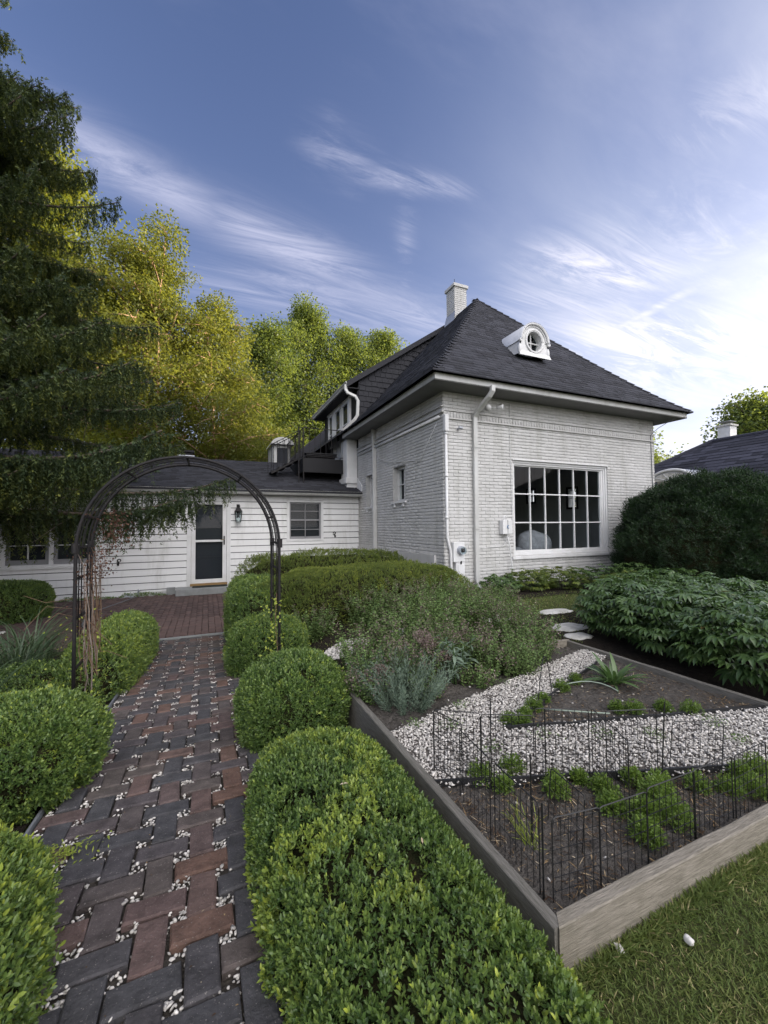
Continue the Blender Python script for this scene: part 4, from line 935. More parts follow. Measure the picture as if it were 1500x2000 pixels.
# left pair of casements
x0, x1, z0, z1 = W2
f2 = ring(MB(), x0, x1, z0, z1, .07, YW-.014, YW+.08, .07, .05).build('window', WHITE_PAINT, wing, bevel=.003)
mb = MB(); mb.box((-3.24, YW-.012, z0+.05), (-3.16, YW+.08, z1-.07)); mb.build('mullion', WHITE_PAINT, f2)
for (a, b) in ((x0+.07, -3.24), (-3.16, x1-.07)):
    s_ = ring(MB(), a, b, z0+.05, z1-.07, .07, YW+.02, YW+.06, .07, .11).build('sash', GREYSASH, f2)
    mb = MB(); mb.box(((a+b)/2-.012, YW+.022, z0+.16), ((a+b)/2+.012, YW+.05, z1-.14)); mb.build('muntin', WHITE_PAINT, s_)
    for q in (1, 2): mb = MB(); mb.box((a+.07, YW+.020, z0+.05+.42*q), (b-.07, YW+.048, z0+.07+.42*q)); mb.build('muntin', WHITE_PAINT, s_)
    mb = MB(); mb.add([(a, YW+.045, z0), (b, YW+.045, z0), (b, YW+.045, z1), (a, YW+.045, z1)], [(0, 1, 2, 3)]); mb.build('pane', GLASS, s_)
mb = MB(); mb.box((x0, YW+.13, z0), (x1, YW+.14, z1)); mb.build('dark_room', CURTAIN, f2)
mb = MB(); mb.box((x0-.05, YW-.05, z0-.045), (x1+.05, YW+.03, z0)); mb.build('window_sill', WHITE_PAINT, wing)
# foundation vent, step, mat
mb = ring(MB(), -1.42, -.90, -.02, .13, .025, YW-.03, YW-.008); vv = mb.build('foundation_vent', WHITE_PAINT, wing)
for i in range(13): mb = MB(); mb.box((-1.385+.036*i, YW-.026, .005), (-1.370+.036*i, YW-.012, .105)); mb.build('slat', WHITE_PAINT, vv)
mb = MB(); mb.box((-.66, 10.96, .035), (.80, 11.47, .19)); tag(mb.build('door_step', SLAB, bevel=.012), 'grey bluestone step in front of the white storm door', 'step')
mb = MB(); mb.box((-.30, 11.14, .190), (.50, 11.40, .205)); tag(mb.build('door_mat', pbr('rubber_mat', (.03, .035, .033), .9, .1, bump=.8, bscale=120)), 'thin dark mat lying on the stone door step', 'mat')
mb = MB(); mb.box((-.88, 11.40, .03), (-.69, 11.47, .20)); tag(mb.build('corner_slab', SLAB), 'small slate slab leaning on the wall left of the door step', 'stone')

# balcony with railing and stair over the wing roof
bal = thing('balcony', (3.2, 12.6, 3.6), 'black balcony with thin iron railing above the wing roof', 'balcony')
mb = MB(); mb.box((2.60, 11.92, 3.28), (3.83, 11.97, 3.70)); mb.box((2.60, 11.97, 3.28), (2.65, 14.6, 3.70)); mb.box((2.65, 14.55, 3.28), (4.15, 14.6, 3.70)); mb.build('fascia', DARKWOOD, bal)
mb = MB(); mb.box((2.65, 11.97, 3.66), (3.83, 14.55, 3.70)); mb.box((3.83, 12.2, 3.66), (4.15, 14.55, 3.70)); mb.build('deck', DARKWOOD, bal)
def rail(pa, pb, h, n, parent):
    pa, pb = np.array(pa, float), np.array(pb, float)
    for zz in (.06, h): mb = MB(); mb.tube([pa+[0, 0, zz], pb+[0, 0, zz]], .012, 6); mb.build('rail', BLACK, parent)
    for i in range(n+1):
        p = pa+(pb-pa)*i/n; mb = MB(); mb.tube([p+[0, 0, 0 if i in (0, n) else .06], p+[0, 0, h]], .014 if i in (0, n) else .008, 6); mb.build('baluster', BLACK, parent)
rail((2.63, 11.95, 3.70), (3.98, 11.95, 3.70), .90, 8, bal); rail((2.63, 11.95, 3.70), (2.63, 14.55, 3.70), .90, 14, bal)
mb = MB(); mb.tube([(2.62, 11.93, 2.95), (2.62, 11.93, 4.6)], .02, 6); mb.build('post', BLACK, bal); mb = MB(); mb.tube([(2.48, 11.93, 2.95), (2.48, 11.93, 4.6)], .02, 6); mb.build('post', BLACK, bal)
st = thing('iron_stair', (2.0, 13.0, 3.4), 'short black iron stair with sloping handrail left of the balcony', 'stairs')
for yy in (12.3, 13.0):
    mb = MB(); mb.tube([(2.60, yy, 3.75), (1.75, yy, 3.25)], .03, 4); mb.build('stringer', BLACK, st); mb = MB(); mb.tube([(2.60, yy, 4.6), (1.75, yy, 4.1)], .012, 6); mb.build('handrail', BLACK, st)
    for i in range(6): t = i/5; mb = MB(); mb.tube([(2.6-.85*t, yy, 3.75-.5*t), (2.6-.85*t, yy, 4.6-.5*t)], .009, 5); mb.build('baluster', BLACK, st)
for i in range(4): t = (i+.5)/4; mb = MB(); mb.box((2.6-.85*t-.1, 12.3, 3.73-.5*t), (2.6-.85*t+.1, 13.0, 3.76-.5*t)); mb.build('tread', BLACK, st)
mb = MB(); mb.box((2.85, 12.0, 3.72), (3.75, 12.5, 3.86)); 
pl_ = thing('planter_box', (3.3, 12.1, 3.7), 'low black slatted planter standing on the balcony floor', 'planter')
for i in range(4): mb = MB(); mb.add([(2.75-.02*i, 12.0-.02*i, 3.71+.045*i), (3.6+.02*i, 12.0-.02*i, 3.71+.045*i), (3.6+.02*i, 12.4, 3.71+.045*i), (2.75-.02*i, 12.4, 3.71+.045*i), (2.75-.02*i, 12.0-.02*i, 3.74+.045*i), (3.6+.02*i, 12.0-.02*i, 3.74+.045*i), (3.6+.02*i, 12.4, 3.74+.045*i), (2.75-.02*i, 12.4, 3.74+.045*i)], [(0, 1, 5, 4), (3, 0, 4, 7), (1, 2, 6, 5), (4, 5, 6, 7)]); mb.build('slat', DARKWOOD, pl_)
# rear gabled part with small pedimented dormer behind the wing
rear = thing('rear_house', (3.0, 19, 0), 'rear part of the house with slate roof and small white pedimented dormer beyond the balcony', 'house')
mb = MB(); mb.box((2.2, 18.1, -.1), (9.5, 26, 3.2)); mb.build('wall', WHITE_PAINT, rear)
mb = MB(); mb.add([(1.9, 18.0, 3.2), (10, 18.0, 3.2), (10, 26, 3.2), (1.9, 26, 3.2), (5.5, 18.0, 6.6), (5.5, 26, 6.6)], [(0, 4, 5, 3), (1, 2, 5, 4), (0, 1, 4), (3, 5, 2)]); mb.build('roof', SHINGLE, rear)
mb = MB(); mb.box((2.45, 16.7, 3.3), (3.15, 18.2, 5.0)); pd = mb.build('dormer', MORTAR, rear)
mb = MB(); V = []; F = []; 
for i, t in enumerate(np.linspace(.15, pi-.15, 12)):
    for yy in (16.5, 18.1): V.append((2.80+.46*cos(t), yy, 4.92+.34*sin(t)))
for i in range(11): F.append((2*i, 2*i+1, 2*i+3, 2*i+2))
F.append(tuple(range(0, 24, 2))); mb.add(V, F); mb.build('pediment', MORTAR, pd)
mb = MB(); mb.box((2.60, 16.67, 4.2), (3.0, 16.69, 4.85)); mb.build('pane', CURTAIN, pd)
# ------------------------------------------------------------------ neighbour house on the right
nh = thing('neighbour_house', (20, 4, .4), 'neighbouring house at the right edge with dark roof, small chimney and arched dormer', 'house')
NX, NY1, NY0, NZR, NZE = 20.3, 10.6, -9.0, 5.25, 2.75; NH = 3.9
mb = MB(); mb.box((NX-NH+.5, NY0+.5, 0), (NX+NH-.5, NY1+NH-.6, NZE)); mb.build('wall', WHITE_PAINT, nh)
NSH = pbr('neighbour_shingle', (.050, .050, .064), .85, .2, vscale=2.2, col2=(.028, .028, .038), bump=.8, bscale=9, stretch=(2, 1, 5), bdist=.05)
mb = MB(); mb.add([(NX-NH, NY0, NZE), (NX, NY0+NH, NZR), (NX, NY1, NZR), (NX-NH, NY1+NH, NZE), (NX+NH, NY1+NH, NZE), (NX+NH, NY0, NZE)], [(0, 1, 2, 3)[::-1], (3, 2, 4), (5, 4, 2, 1)[::-1], (0, 5, 1)]); nr = mb.build('roof', NSH, nh)
# shingle courses on the side we see
rows = []
mbf = MB(); K = 0
ncand = []
nsl = (NZR-NZE)/NH; d = 0; k = 0
while d < NH:
    dd = .22; y = NY0+d-random.uniform(0, .5)
    while y < NY1+NH-d:
        wd = random.choice((.3, .5, .7)); a, b = max(y, NY0+d), min(y+wd, NY1+NH-d)
        if b-a > .05: up = .012+random.uniform(0, .018); ncand.append([(NX-NH+d, a, NZE+nsl*d+up), (NX-NH+d, b-.01, NZE+nsl*d+up), (NX-NH+min(d+dd, NH), b-.01, NZE+nsl*min(d+dd, NH)+.002), (NX-NH+min(d+dd, NH), a, NZE+nsl*min(d+dd, NH)+.002)])
        y += wd
    d += dd; k += 1
for V in ncand: mbf.add(V, [(3, 2, 1, 0)])
NSH2 = pbr('neighbour_shingle_tab', (.050, .052, .070), .85, .2, vscale=30, col2=(.030, .030, .042), bump=.4, bscale=60, island=.5)
mbf.build('shingle_field', NSH2, nr)['kind'] = 'stuff'
mb = MB(); mb.tube([(NX-NH, NY1+NH, NZE+.02), (NX, NY1, NZR+.03)], .07, 6); mb.tube([(NX, NY1, NZR+.03), (NX, NY0+NH, NZR+.03)], .07, 6); mb.build('ridge_cap', NSH2, nr)
gutter([(NX-NH, NY1+NH, NZE-.12), (NX-NH, NY0, NZE-.12)][::-1], nh, flip=True)
c2 = MB(); c2.box((20.45, 10.0, 4.6), (20.95, 10.45, 5.85)); c2 = c2.build('chimney', WHITE_PAINT, nh); mb = MB(); mb.box((20.40, 9.95, 5.85), (21.0, 10.5, 5.92)); mb.build('chimney_cap', STONE, c2); mb = MB(); mb.box((20.45, 10.0, 6.04), (20.95, 10.45, 6.07)); mb.build('rain_cap', SLAB, c2)
# arched dormer facing the camera, low on the roof
dx, dy, dzz = 16.6, 10.0, 2.2
dmn = MB(); dmn.box((dx-.05, dy-.62, 1.8), (dx+1.6, dy+.62, 3.35)); dn = dmn.build('dormer', WHITE_PAINT, nh)
mb = MB(); V = []; F = []
for i, t in enumerate(np.linspace(.12, pi-.12, 14)):
    for xx in (dx-.22, dx+2.0): V.append((xx, dy+.85*cos(t), 3.28+.50*sin(t)))
for i in range(13): F.append((2*i, 2*i+1, 2*i+3, 2*i+2))
F.append(tuple(range(0, 28, 2))); mb.add(V, F); mb.build('dormer_roof', METALF, dn, smooth=False)
mb = MB(); mb.tube([(dx-.25, dy+.80*cos(t), 3.30+.44*sin(t)) for t in np.linspace(.1, pi-.1, 16)], .05, 6); mb.build('arch_moulding', WHITE_PAINT, dn)
mb = MB(); mb.add([(dx-.235, dy+.7*cos(t), 3.30+.33*sin(t)) for t in np.linspace(.1, pi-.1, 12)], [tuple(range(12))]); mb.build('arch_panel', STONE, dn)
for t in (.6, 1.2, 1.95, 2.6): mb = MB(); mb.tube([(dx-.245, dy, 3.3), (dx-.245, dy+.7*cos(t), 3.3+.33*sin(t))], .018, 5); mb.build('arch_bar', WHITE_PAINT, dn)
mb = MB(); mb.box((dx-.06, dy-.4, 2.0), (dx-.04, dy+.4, 3.2)); mb.build('pane', CURTAIN, dn)

# ------------------------------------------------------------------ small fixtures on the walls
t_ = thing('wall_lantern', (.78, YW-.06, 1.95), 'black four-sided wall lantern on the white siding between storm door and window', 'lantern')
mb = MB(); mb.box((.74, YW-.02, 1.92), (.82, YW-.004, 2.28)); mb.build('backplate', BLACK, t_)
mb = MB(); mb.tube([(.78, YW-.02, 2.20), (.78, YW-.07, 2.24), (.78, YW-.10, 2.20)], .010, 8); mb.build('bracket', BLACK, t_)
def frustum(mb, cx, cy, z0, z1, r0_, r1_, n=4):
    V = [(cx+r*cos(2*pi*(k+.5)/n), cy+r*sin(2*pi*(k+.5)/n), z) for z, r in ((z0, r0_), (z1, r1_)) for k in range(n)]
    F = [(k, (k+1) % n, n+(k+1) % n, n+k) for k in range(n)]+[tuple(range(n))[::-1], tuple(range(n, 2*n))]; return mb.add(V, F)
mb = frustum(MB(), .78, YW-.12, 2.10, 2.19, .125, .05); frustum(mb, .78, YW-.12, 2.19, 2.24, .05, .06); frustum(mb, .78, YW-.12, 2.085, 2.10, .13, .13); frustum(mb, .78, YW-.12, 1.80, 1.82, .085, .085); mb.build('lantern_cap', BLACK, t_)
for k in range(4):
    a = 2*pi*(k+.5)/4; mb = MB(); mb.tube([(.78+.08*cos(a), YW-.12+.08*sin(a), 1.81), (.78+.12*cos(a), YW-.12+.12*sin(a), 2.09)], .007, 5); mb.build('lantern_bar', BLACK, t_)
mb = frustum(MB(), .78, YW-.12, 1.82, 2.085, .075, .112); mb.build('lantern_glass', GLASS, t_)
mb = MB(); mb.tube([(.78, YW-.12, 1.82), (.78, YW-.12, 1.93)], .012, 8); mb.build('candle', WHITE_PAINT, t_)
def shook(x, z, label, flip=1):
    mb = MB(); pts = [(x+flip*.035*sin(a), YW-.02, z+.05-.035+.035*cos(a)) for a in np.linspace(-2.2, 2.0, 12)][::-1]
    pts = [(x+flip*(.034*cos(a)), YW-.02, z+.045+.034*sin(a)) for a in np.linspace(-.6, 4.4, 12)]+[(x-flip*(.034*cos(a)), YW-.02, z-.045-.034*sin(a)*1) for a in np.linspace(1.3, -3.2, 12)][:10]
    mb.tube(pts, [.008+.004*sin(pi*i/(len(pts)-1)) for i in range(len(pts))], 6)
    mb.tube([(x-.05, YW-.02, z+.0), (x+.03, YW-.02, z+.02)], .007, 5)
    tag(mb.build('iron_hook', BLACK, smooth=True), label, 'hook')
shook(-2.02+.13, .86, 'S-shaped black iron hook on the siding left of the storm door')
shook(3.42, 1.44, 'small curled black iron hook on the siding right of the double-hung window', -1)
shook(-2.74, -.0+.12, 'small black iron hook low on the siding behind the arch post')
# electric meter and its box on the brick corner
em = thing('electric_meter', (4.44, 6.65, .9), 'white electric meter box with round glass meter on the brick corner', 'electric meter')
mb = MB(); mb.box((4.30, 6.60, .98), (4.55, 6.70, 1.36)); mb.build('meter_box', WHITE_PAINT, em, bevel=.008); mb = MB(); mb.box((4.36, 6.615, .45), (4.56, 6.70, .98)); mb.build('breaker_box', WHITE_PAINT, em, bevel=.008)
mb = MB(); mb.box((4.40, 6.603, .52), (4.53, 6.615, .93)); mb.build('box_door', WHITE_PAINT, em, bevel=.01)
mb = MB(); mb.tube([(4.46, 6.60, 1.20), (4.46, 6.56, 1.20), (4.46, 6.53, 1.20)], [.088, .088, .075], 24); mb.build('meter_ring', METALF, em, smooth=False)
mb = MB(); mb.tube([(4.46, 6.53, 1.20), (4.46, 6.49, 1.20), (4.46, 6.475, 1.20)], [.07, .066, .045], 24); mb.build('meter_glass', GLASS, em, smooth=True)
mb = MB(); mb.box((4.425, 6.515, 1.17), (4.50, 6.528, 1.245)); mb.build('meter_dial', BLACK, em); mb = MB(); mb.box((4.455, 6.59, .935), (4.475, 6.612, 1.0)); mb.build('meter_seal', BLACK, em)
# junction box with drooping cable
jb = thing('junction_box', (5.58, 6.65, 1.6), 'pale utility junction box with a white cable hanging below, left of the big window', 'utility box')
mb = MB(); mb.box((5.46, 6.58, 1.49), (5.70, 6.70, 1.78)); mb.build('case', GREYPL if False else WHITE_PAINT, jb, bevel=.012); mb = MB(); mb.box((5.575, 6.575, 1.49), (5.583, 6.581, 1.78)); mb.build('lid_seam', GREYPL, jb)
mb = MB(); mb.tube([(5.585+.022*cos(a), 6.572, 1.64+.03*sin(a)) for a in np.linspace(.8, 5.6, 14)], .006, 6); mb.build('emblem', pbr('blue_mark', (.05, .16, .35), .5, .4), jb)
pipe([(5.52, 6.62, 1.78), (5.52, 6.62, 1.84), (5.55, 6.62, 1.87), (5.58, 6.62, 1.84), (5.58, 6.63, 1.78)], .010, jb, WHITE_PAINT, 'conduit_loop', 8)
pipe([(5.60, 6.63, 1.50), (5.61, 6.62, 1.40), (5.66, 6.62, 1.22), (5.70, 6.62, .9), (5.74, 6.62, .42)], .013, jb, WHITE_PAINT, 'drop_cable', 8)
def floodlight(x, z, label, loc):
    f = thing('floodlight', loc, label, 'floodlight')
    mb = MB(); mb.tube([(x, 6.70, z), (x, 6.66, z)], .06, 16); mb.build('mount', WHITE_PAINT, f)
    for sx in (-1, 1):
        mb = MB(); mb.tube([(x, 6.66, z), (x+sx*.05, 6.60, z-.02), (x+sx*.10, 6.52, z-.03)], .016, 8); mb.build('arm', WHITE_PAINT, f, smooth=True)
        mb = MB(); p0 = np.array([x+sx*.10, 6.54, z-.03]); dr = np.array([sx*.5, -.6, -.35+.3*(sx > 0)]); dr /= np.linalg.norm(dr); mb.tube([p0, p0+dr*.05, p0+dr*.10, p0+dr*.13], [.028, .035, .058, .06], 16); mb.build('lamp_head', WHITE_PAINT, f, smooth=True)
floodlight(5.22, 4.05, 'twin white floodlight under the eave beside the corner downspout', (5.22, 6.7, 4.05))
mb = MB(); mb.tube([(4.50, 6.70, 3.56), (4.50, 6.62, 3.56)], .022, 8); mb.tube([(4.47, 6.62, 3.57), (4.54, 6.61, 3.56)], .03, 8)
tag(mb.build('wall_bracket', METALF), 'small metal bracket on the front brick wall just left of the downspout top', 'bracket')
fl = thing('low_floodlight', (-1.58, 11.4, .05), 'small grey low floodlight on the siding just left of the foundation vent', 'floodlight')
mb = MB(); mb.tube([(-1.50, 11.49, .08), (-1.50, 11.42, .08)], .035, 10); mb.build('mount', METALF, fl); mb = MB(); mb.tube([(-1.50, 11.44, .10), (-1.46, 11.40, .18), (-1.48, 11.38, .20)], .02, 8); mb.build('arm', METALF, fl)
mb = MB(); mb.add([(-1.78, 11.40, -.0), (-1.56, 11.40, -.0), (-1.60, 11.44, .10), (-1.74, 11.44, .10), (-1.78, 11.34, .0), (-1.56, 11.34, .0)], [(0, 1, 2, 3), (4, 5, 1, 0), (4, 0, 3), (5, 2, 1), (4, 3, 2, 5)]); mb.build('lamp_head', METALF, fl)
mb = MB(); mb.tube([(-1.5, 11.3, .045), (-1.65, 10.8, .045), (-1.9, 10.0, .045), (-2.05, 9.3, .045), (-1.9, 8.4, .045), (-1.6, 7.7, .046), (-1.45, 7.0, .05)], .011, 8)
tag(mb.build('garden_cable', GREYPL, smooth=True), 'thin grey hose snaking over the patio from the low floodlight', 'hose')

# ------------------------------------------------------------------ arched garden arbor
arch = thing('garden_arch', (-.15, 4.25, .15), 'tall black iron garden arch spanning the brick path', 'garden arch')
AX0, AX1, AZS, AR = -.96, .65, 1.50, .80; ACX = (AX0+AX1)/2
def hoop(off, y): return [(ACX-(AR+off), y, T(AX0, y)-.02), (ACX-(AR+off), y, .8)]+[(ACX-(AR+off)*cos(a), y, AZS+(AR+off)*sin(a)) for a in np.linspace(0, pi, 36)]+[(ACX+(AR+off), y, .8), (ACX+(AR+off), y, T(AX1, y)-.02)]
for y in (4.0, 4.5):
    mb = MB(); mb.tube(hoop(0, y), .0136, 8); mb.build('hoop', BLACK, arch, smooth=True)
for y in (4.06, 4.17, 4.25, 4.33, 4.44):
    mb = MB(); pts = hoop(.0+.012*sin(y*40), y); n0 = len(pts)//2
    mb.tube(pts[1:-1] if y != 4.25 else pts[2:-2], .0042, 6); mb.build('rod', BLACK, arch, smooth=True)
for sx in (AX0, AX1):
    for z in (.55, .95, 1.27, 1.52):
        mb = MB(); mb.tube([(sx, 3.99, z), (sx, 4.51, z)], .012, 5); mb.build('rung', BLACK, arch)
for a in np.linspace(.35, pi-.35, 5):
    mb = MB(); mb.tube([(ACX-AR*cos(a), 3.98, AZS+AR*sin(a)), (ACX-AR*cos(a), 4.52, AZS+AR*sin(a))], .010, 5); mb.build('rung', BLACK, arch)
for sx in (AX0, AX1):
    for y in (4.0, 4.5):
        mb = MB(); mb.tube([(sx, y, 1.48), (sx, y, 1.56)], .024, 8); mb.build('coupling', BLACK, arch)

# ------------------------------------------------------------------ raised bed
bedb = thing('raised_bed', (2.1, 1.95, .45), 'rectangular raised garden bed edged with weathered grey boards', 'garden bed')
BX0, BX1, BY0, BY1, BZ = .898, 3.27, .895, 3.03, .553
def board(pts4, zt, zb, mat, nm='board', seg=14, wob=.004, inward=(0, 0)):
    (xa, ya), (xb, yb), (xc, yc), (xd, yd) = pts4   # outer a->b, inner d->c
    V = []
    for i in range(seg+1):
        t = i/seg; o_ = (xa+(xb-xa)*t, ya+(yb-ya)*t); n_ = (xd+(xc-xd)*t, yd+(yc-yd)*t); w_ = random.uniform(-wob, wob)
        V += [(o_[0], o_[1], zb(o_[0], o_[1])), (o_[0], o_[1], zt+w_-.003), (o_[0]*.9+n_[0]*.1, o_[1]*.9+n_[1]*.1, zt+w_), (n_[0]*.9+o_[0]*.1, n_[1]*.9+o_[1]*.1, zt+w_), (n_[0], n_[1], zt+w_-.003), (n_[0], n_[1], zb(n_[0], n_[1]))]
    F = []
    for i in range(seg):
        for k in range(5): F.append((6*i+k, 6*i+6+k, 6*i+7+k, 6*i+k+1))
    F += [(0, 1, 2, 3, 4, 5), tuple(6*seg+k for k in (5, 4, 3, 2, 1, 0))]
    mb = MB(); mb.add(V, F); return mb.build(nm, mat, bedb)
zb = lambda x, y: T(x, y)-.03
w_ = .038
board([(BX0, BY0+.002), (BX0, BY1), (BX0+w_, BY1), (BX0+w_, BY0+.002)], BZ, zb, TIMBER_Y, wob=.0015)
board([(BX0+.012, BY0-.004), (BX1+.0, BY0-.004), (BX1, BY0+w_), (BX0+w_+.006, BY0+w_)], BZ+.003, zb, TIMBER, wob=.003, seg=24)
board([(BX0+w_, BY1-w_), (BX1, BY1-w_), (BX1, BY1), (BX0+w_, BY1)], BZ, zb, TIMBER, wob=.002)
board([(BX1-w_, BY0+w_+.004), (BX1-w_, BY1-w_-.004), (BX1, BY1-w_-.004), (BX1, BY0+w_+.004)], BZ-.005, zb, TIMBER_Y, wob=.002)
def l1(x): return 1.636-.353*(x-.951)
def l2(x): return 1.902-.277*(x-1.579)
def l3(x): return 1.902+.398*(x-1.579)
def l4(x): return 2.17+.29*(x-1.048)
SOILZ = .500
def isgravel(x, y): return (y > l1(x)) & ((y < l2(x)) | (y > l3(x))) & (y < l4(x)) | ((y > l1(x)) & (x < 1.579) & (y < l4(x)))
xs, ys = np.arange(BX0+.03, BX1-.02, .018), np.arange(BY0+.03, BY1-.02, .018)
sheet('bed_soil', xs, ys, SOILZ, SOIL, rough=.028, rs=26, seed=3)
xs = np.arange(BX0+.03, BX1-.02, .025); ys = np.arange(BY0+.03, BY1-.02, .025)
sheet('gravel_base', xs, ys, SOILZ+.012, GRAVELBED, rough=.006, mask=isgravel)
n = 38000; x = RNG.uniform(BX0+.04, BX1-.04, n); y = RNG.uniform(BY0+.04, BY1-.04, n); ok = isgravel(x, y)
jx = RNG.normal(0, .03, n); ok = isgravel(x+jx, y+jx*.5); x, y = x[ok], y[ok]
P = np.stack([x, y, SOILZ+.016+RNG.uniform(0, .012, len(x))], 1)
print('gravel', len(P))
tag(pebbles('white_gravel', P, RNG.uniform(.0045, .0088, len(P)), GRAVEL), 'white gravel strips crossing the raised bed', 'gravel')
for (fa, xa, xb, lab) in ((l1, .94, 3.2, 'black plastic edging strip along the near side of the gravel, behind the wire fence'), (l2, 1.579, 3.22, 'black edging strip along the far side of the gravel at right'), (l3, 1.579, 3.05, 'black edging strip slanting to the back corner of the raised bed')):
    mb = MB(); mb.sweep([(-.005, -.04), (.005, -.04), (.005, .035), (-.005, .035)], [(xa+(xb-xa)*i/12, fa(xa+(xb-xa)*i/12)+random.uniform(-.008, .008), SOILZ+random.uniform(-.004, .004)) for i in range(13)])
    tag(mb.build('plastic_edging', EDGING), lab, 'edging')
# straw and crumbs on the soil
lv = Leaves(); n = 16000; x = RNG.uniform(BX0+.05, BX1-.05, n); y = RNG.uniform(BY0+.05, BY1-.05, n); dens = vnoise(np.stack([x, y, y*0], 1), 4, 3)
ok = ~isgravel(x, y) & ((dens > .45) | (RNG.random(n) < .35)) & (y < l3(x)); x, y = x[ok], y[ok]; n = len(x); a = RNG.uniform(0, 2*pi, n)
lv.add(np.stack([x, y, SOILZ+RNG.uniform(-.002, .018, n)], 1), np.stack([np.cos(a), np.sin(a), RNG.normal(0, .25, n)], 1), np.tile([[0, 0, 1.]], (n, 1)), RNG.uniform(.008, .05, n), RNG.uniform(.0015, .006, n), RNG.random(n)**1.6)
tag(lv.build('soil_litter', STRAW), 'dry straw and leaf crumbs scattered over the bed soil', 'litter', kind='stuff')
P = []
for q in range(120): x, y = random.uniform(BX0+.1, BX1-.1), random.uniform(BY0+.1, BY1-.1); P.append((x, y, SOILZ+.010))
tag(pebbles('stray_pebbles', np.array(P), RNG.uniform(.004, .009, len(P)), GRAVEL), 'stray white pebbles on the bed soil', 'gravel')

# ------------------------------------------------------------------ folding wire fence, panel by panel
def fpanel(pa, pb, h, label, lean=(0, 0), z0=SOILZ+.0, slope_top=0., group='wire fence panels in the raised bed'):
    pa = np.array(pa, float); pb = np.array(pb, float); mid = (pa+pb)/2; e = thing('wire_fence_panel', (mid[0], mid[1], z0), label, 'fence panel', group)
    w = np.linalg.norm(pb-pa); ux = (pb-pa)/w; ln = np.array(lean)
    def P_(s, z): q = pa+ux*s+ln*(z); return (q[0], q[1], z0+z)
    r = .012; fr = [P_(0, -.04), P_(0, h-r), P_(r*.3, h-r*.3), P_(r, h), P_(w-r, h), P_(w-r*.3, h-r*.3), P_(w, h-r), P_(w, -.04)]
    mb = MB(); mb.tube(fr, .0022, 5); mb.build('frame', WIRE, e)
    mb = MB(); nv = max(2, int(round(w/.032)))
    for i in range(1, nv): s = w*i/nv+random.uniform(-.001, .001); mb.tube([P_(s, .0), P_(s+random.uniform(-.002, .002), h)], .0011, 4, cap=False)
    zz = .035
    while zz < h-.01:
        if zz > h*.25 or random.random() < .8: mb.tube([P_(0, zz), P_(w*.5, zz+random.uniform(-.002, .002)), P_(w, zz)], .0011, 4, cap=False)
        zz += .042
    mb.build('mesh_wire', WIRE, e)
    return e
def stake(x, y, h, label, lean=(0, 0)):
    mb = MB(); mb.tube([(x, y, SOILZ-.05), (x+lean[0]*h, y+lean[1]*h, SOILZ+h)], .0030, 6); tag(mb.build('fence_stake', WIRE), label, 'stake')
bk = [(1.00, 1.725), (1.175, 1.60), (1.39, 1.49), (1.41, 1.50), (1.625, 1.39), (1.70, 1.36), (1.935, 1.28)]
fpanel(bk[0], bk[1], .305, 'back fence panel nearest the left board, tops level over the gravel')
fpanel((1.18, 1.60), bk[2], .30, 'second back fence panel from the left, in front of the gravel')
fpanel(bk[3], bk[4], .325, 'third back fence panel, slightly taller, over the near gravel edge')
fpanel(bk[5], bk[6], .315, 'fourth back fence panel, right of the gap in the back row')
fpanel((2.00, 1.27), (2.20, 1.16), .235, 'back fence panel that leans far over to the right', lean=(.22, .04))
fpanel((1.00, 1.73), (1.045, 1.56), .30, 'far left-side fence panel where back row meets left board')
fpanel((1.02, 1.54), (.995, 1.30), .29, 'middle left-side fence panel along the left board')
fpanel((1.00, 1.28), (.985, 1.04), .285, 'near left-side fence panel running to the front corner')
fpanel((1.00, 1.00), (1.18, .975), .26, 'front fence panel at the near corner of the bed')
fpanel((1.19, .985), (1.41, .975), .25, 'second front fence panel from the near corner')
fpanel((1.42, .98), (1.68, .975), .255, 'third front fence panel, behind the two leafy herbs')
fpanel((1.69, .985), (1.93, .98), .25, 'fourth front fence panel from the near corner')
fpanel((1.94, .975), (2.19, .985), .25, 'front fence panel at the right edge of the view')
fpanel((1.64, 1.385), (1.52, 1.12), .33, 'loose fence panel set crosswise inside the bed')
fpanel((1.26, 1.28), (1.24, 1.10), .20, 'low loose fence panel inside the near corner', lean=(.1, 0))
stake(1.195, 1.55, .39, 'tallest thin black stake rising above the back panels'); stake(1.44, 1.47, .33, 'thin black stake beside the third back panel'); stake(.98, 1.02, .30, 'thin black stake at the near front corner'); stake(1.95, 1.275, .34, 'leaning black stake at the right end of the back row', (.12, .0)); stake(1.12, 1.22, .32, 'thin black stake inside the left panels')
# plant hoop over the far soil
mb = MB(); mb.tube([(1.95+.25*i/12+.0, 2.05+.12*i/12, SOILZ+.30*sin(pi*i/12)) for i in range(13)], .003, 6); tag(mb.build('plant_hoop', WIRE), 'thin curved wire hoop over the soil beyond the gravel', 'plant hoop')
mb = MB(); mb.tube([(2.3+.33*cos(a), 2.0+.22*sin(a), SOILZ+.02+.03*sin(a*2)) for a in np.linspace(0, 4.6, 20)], .004, 6); tag(mb.build('drip_hose', pbr('pale_green_hose', (.25, .30, .24), .5)), 'thin pale hose curling over the far soil', 'hose')
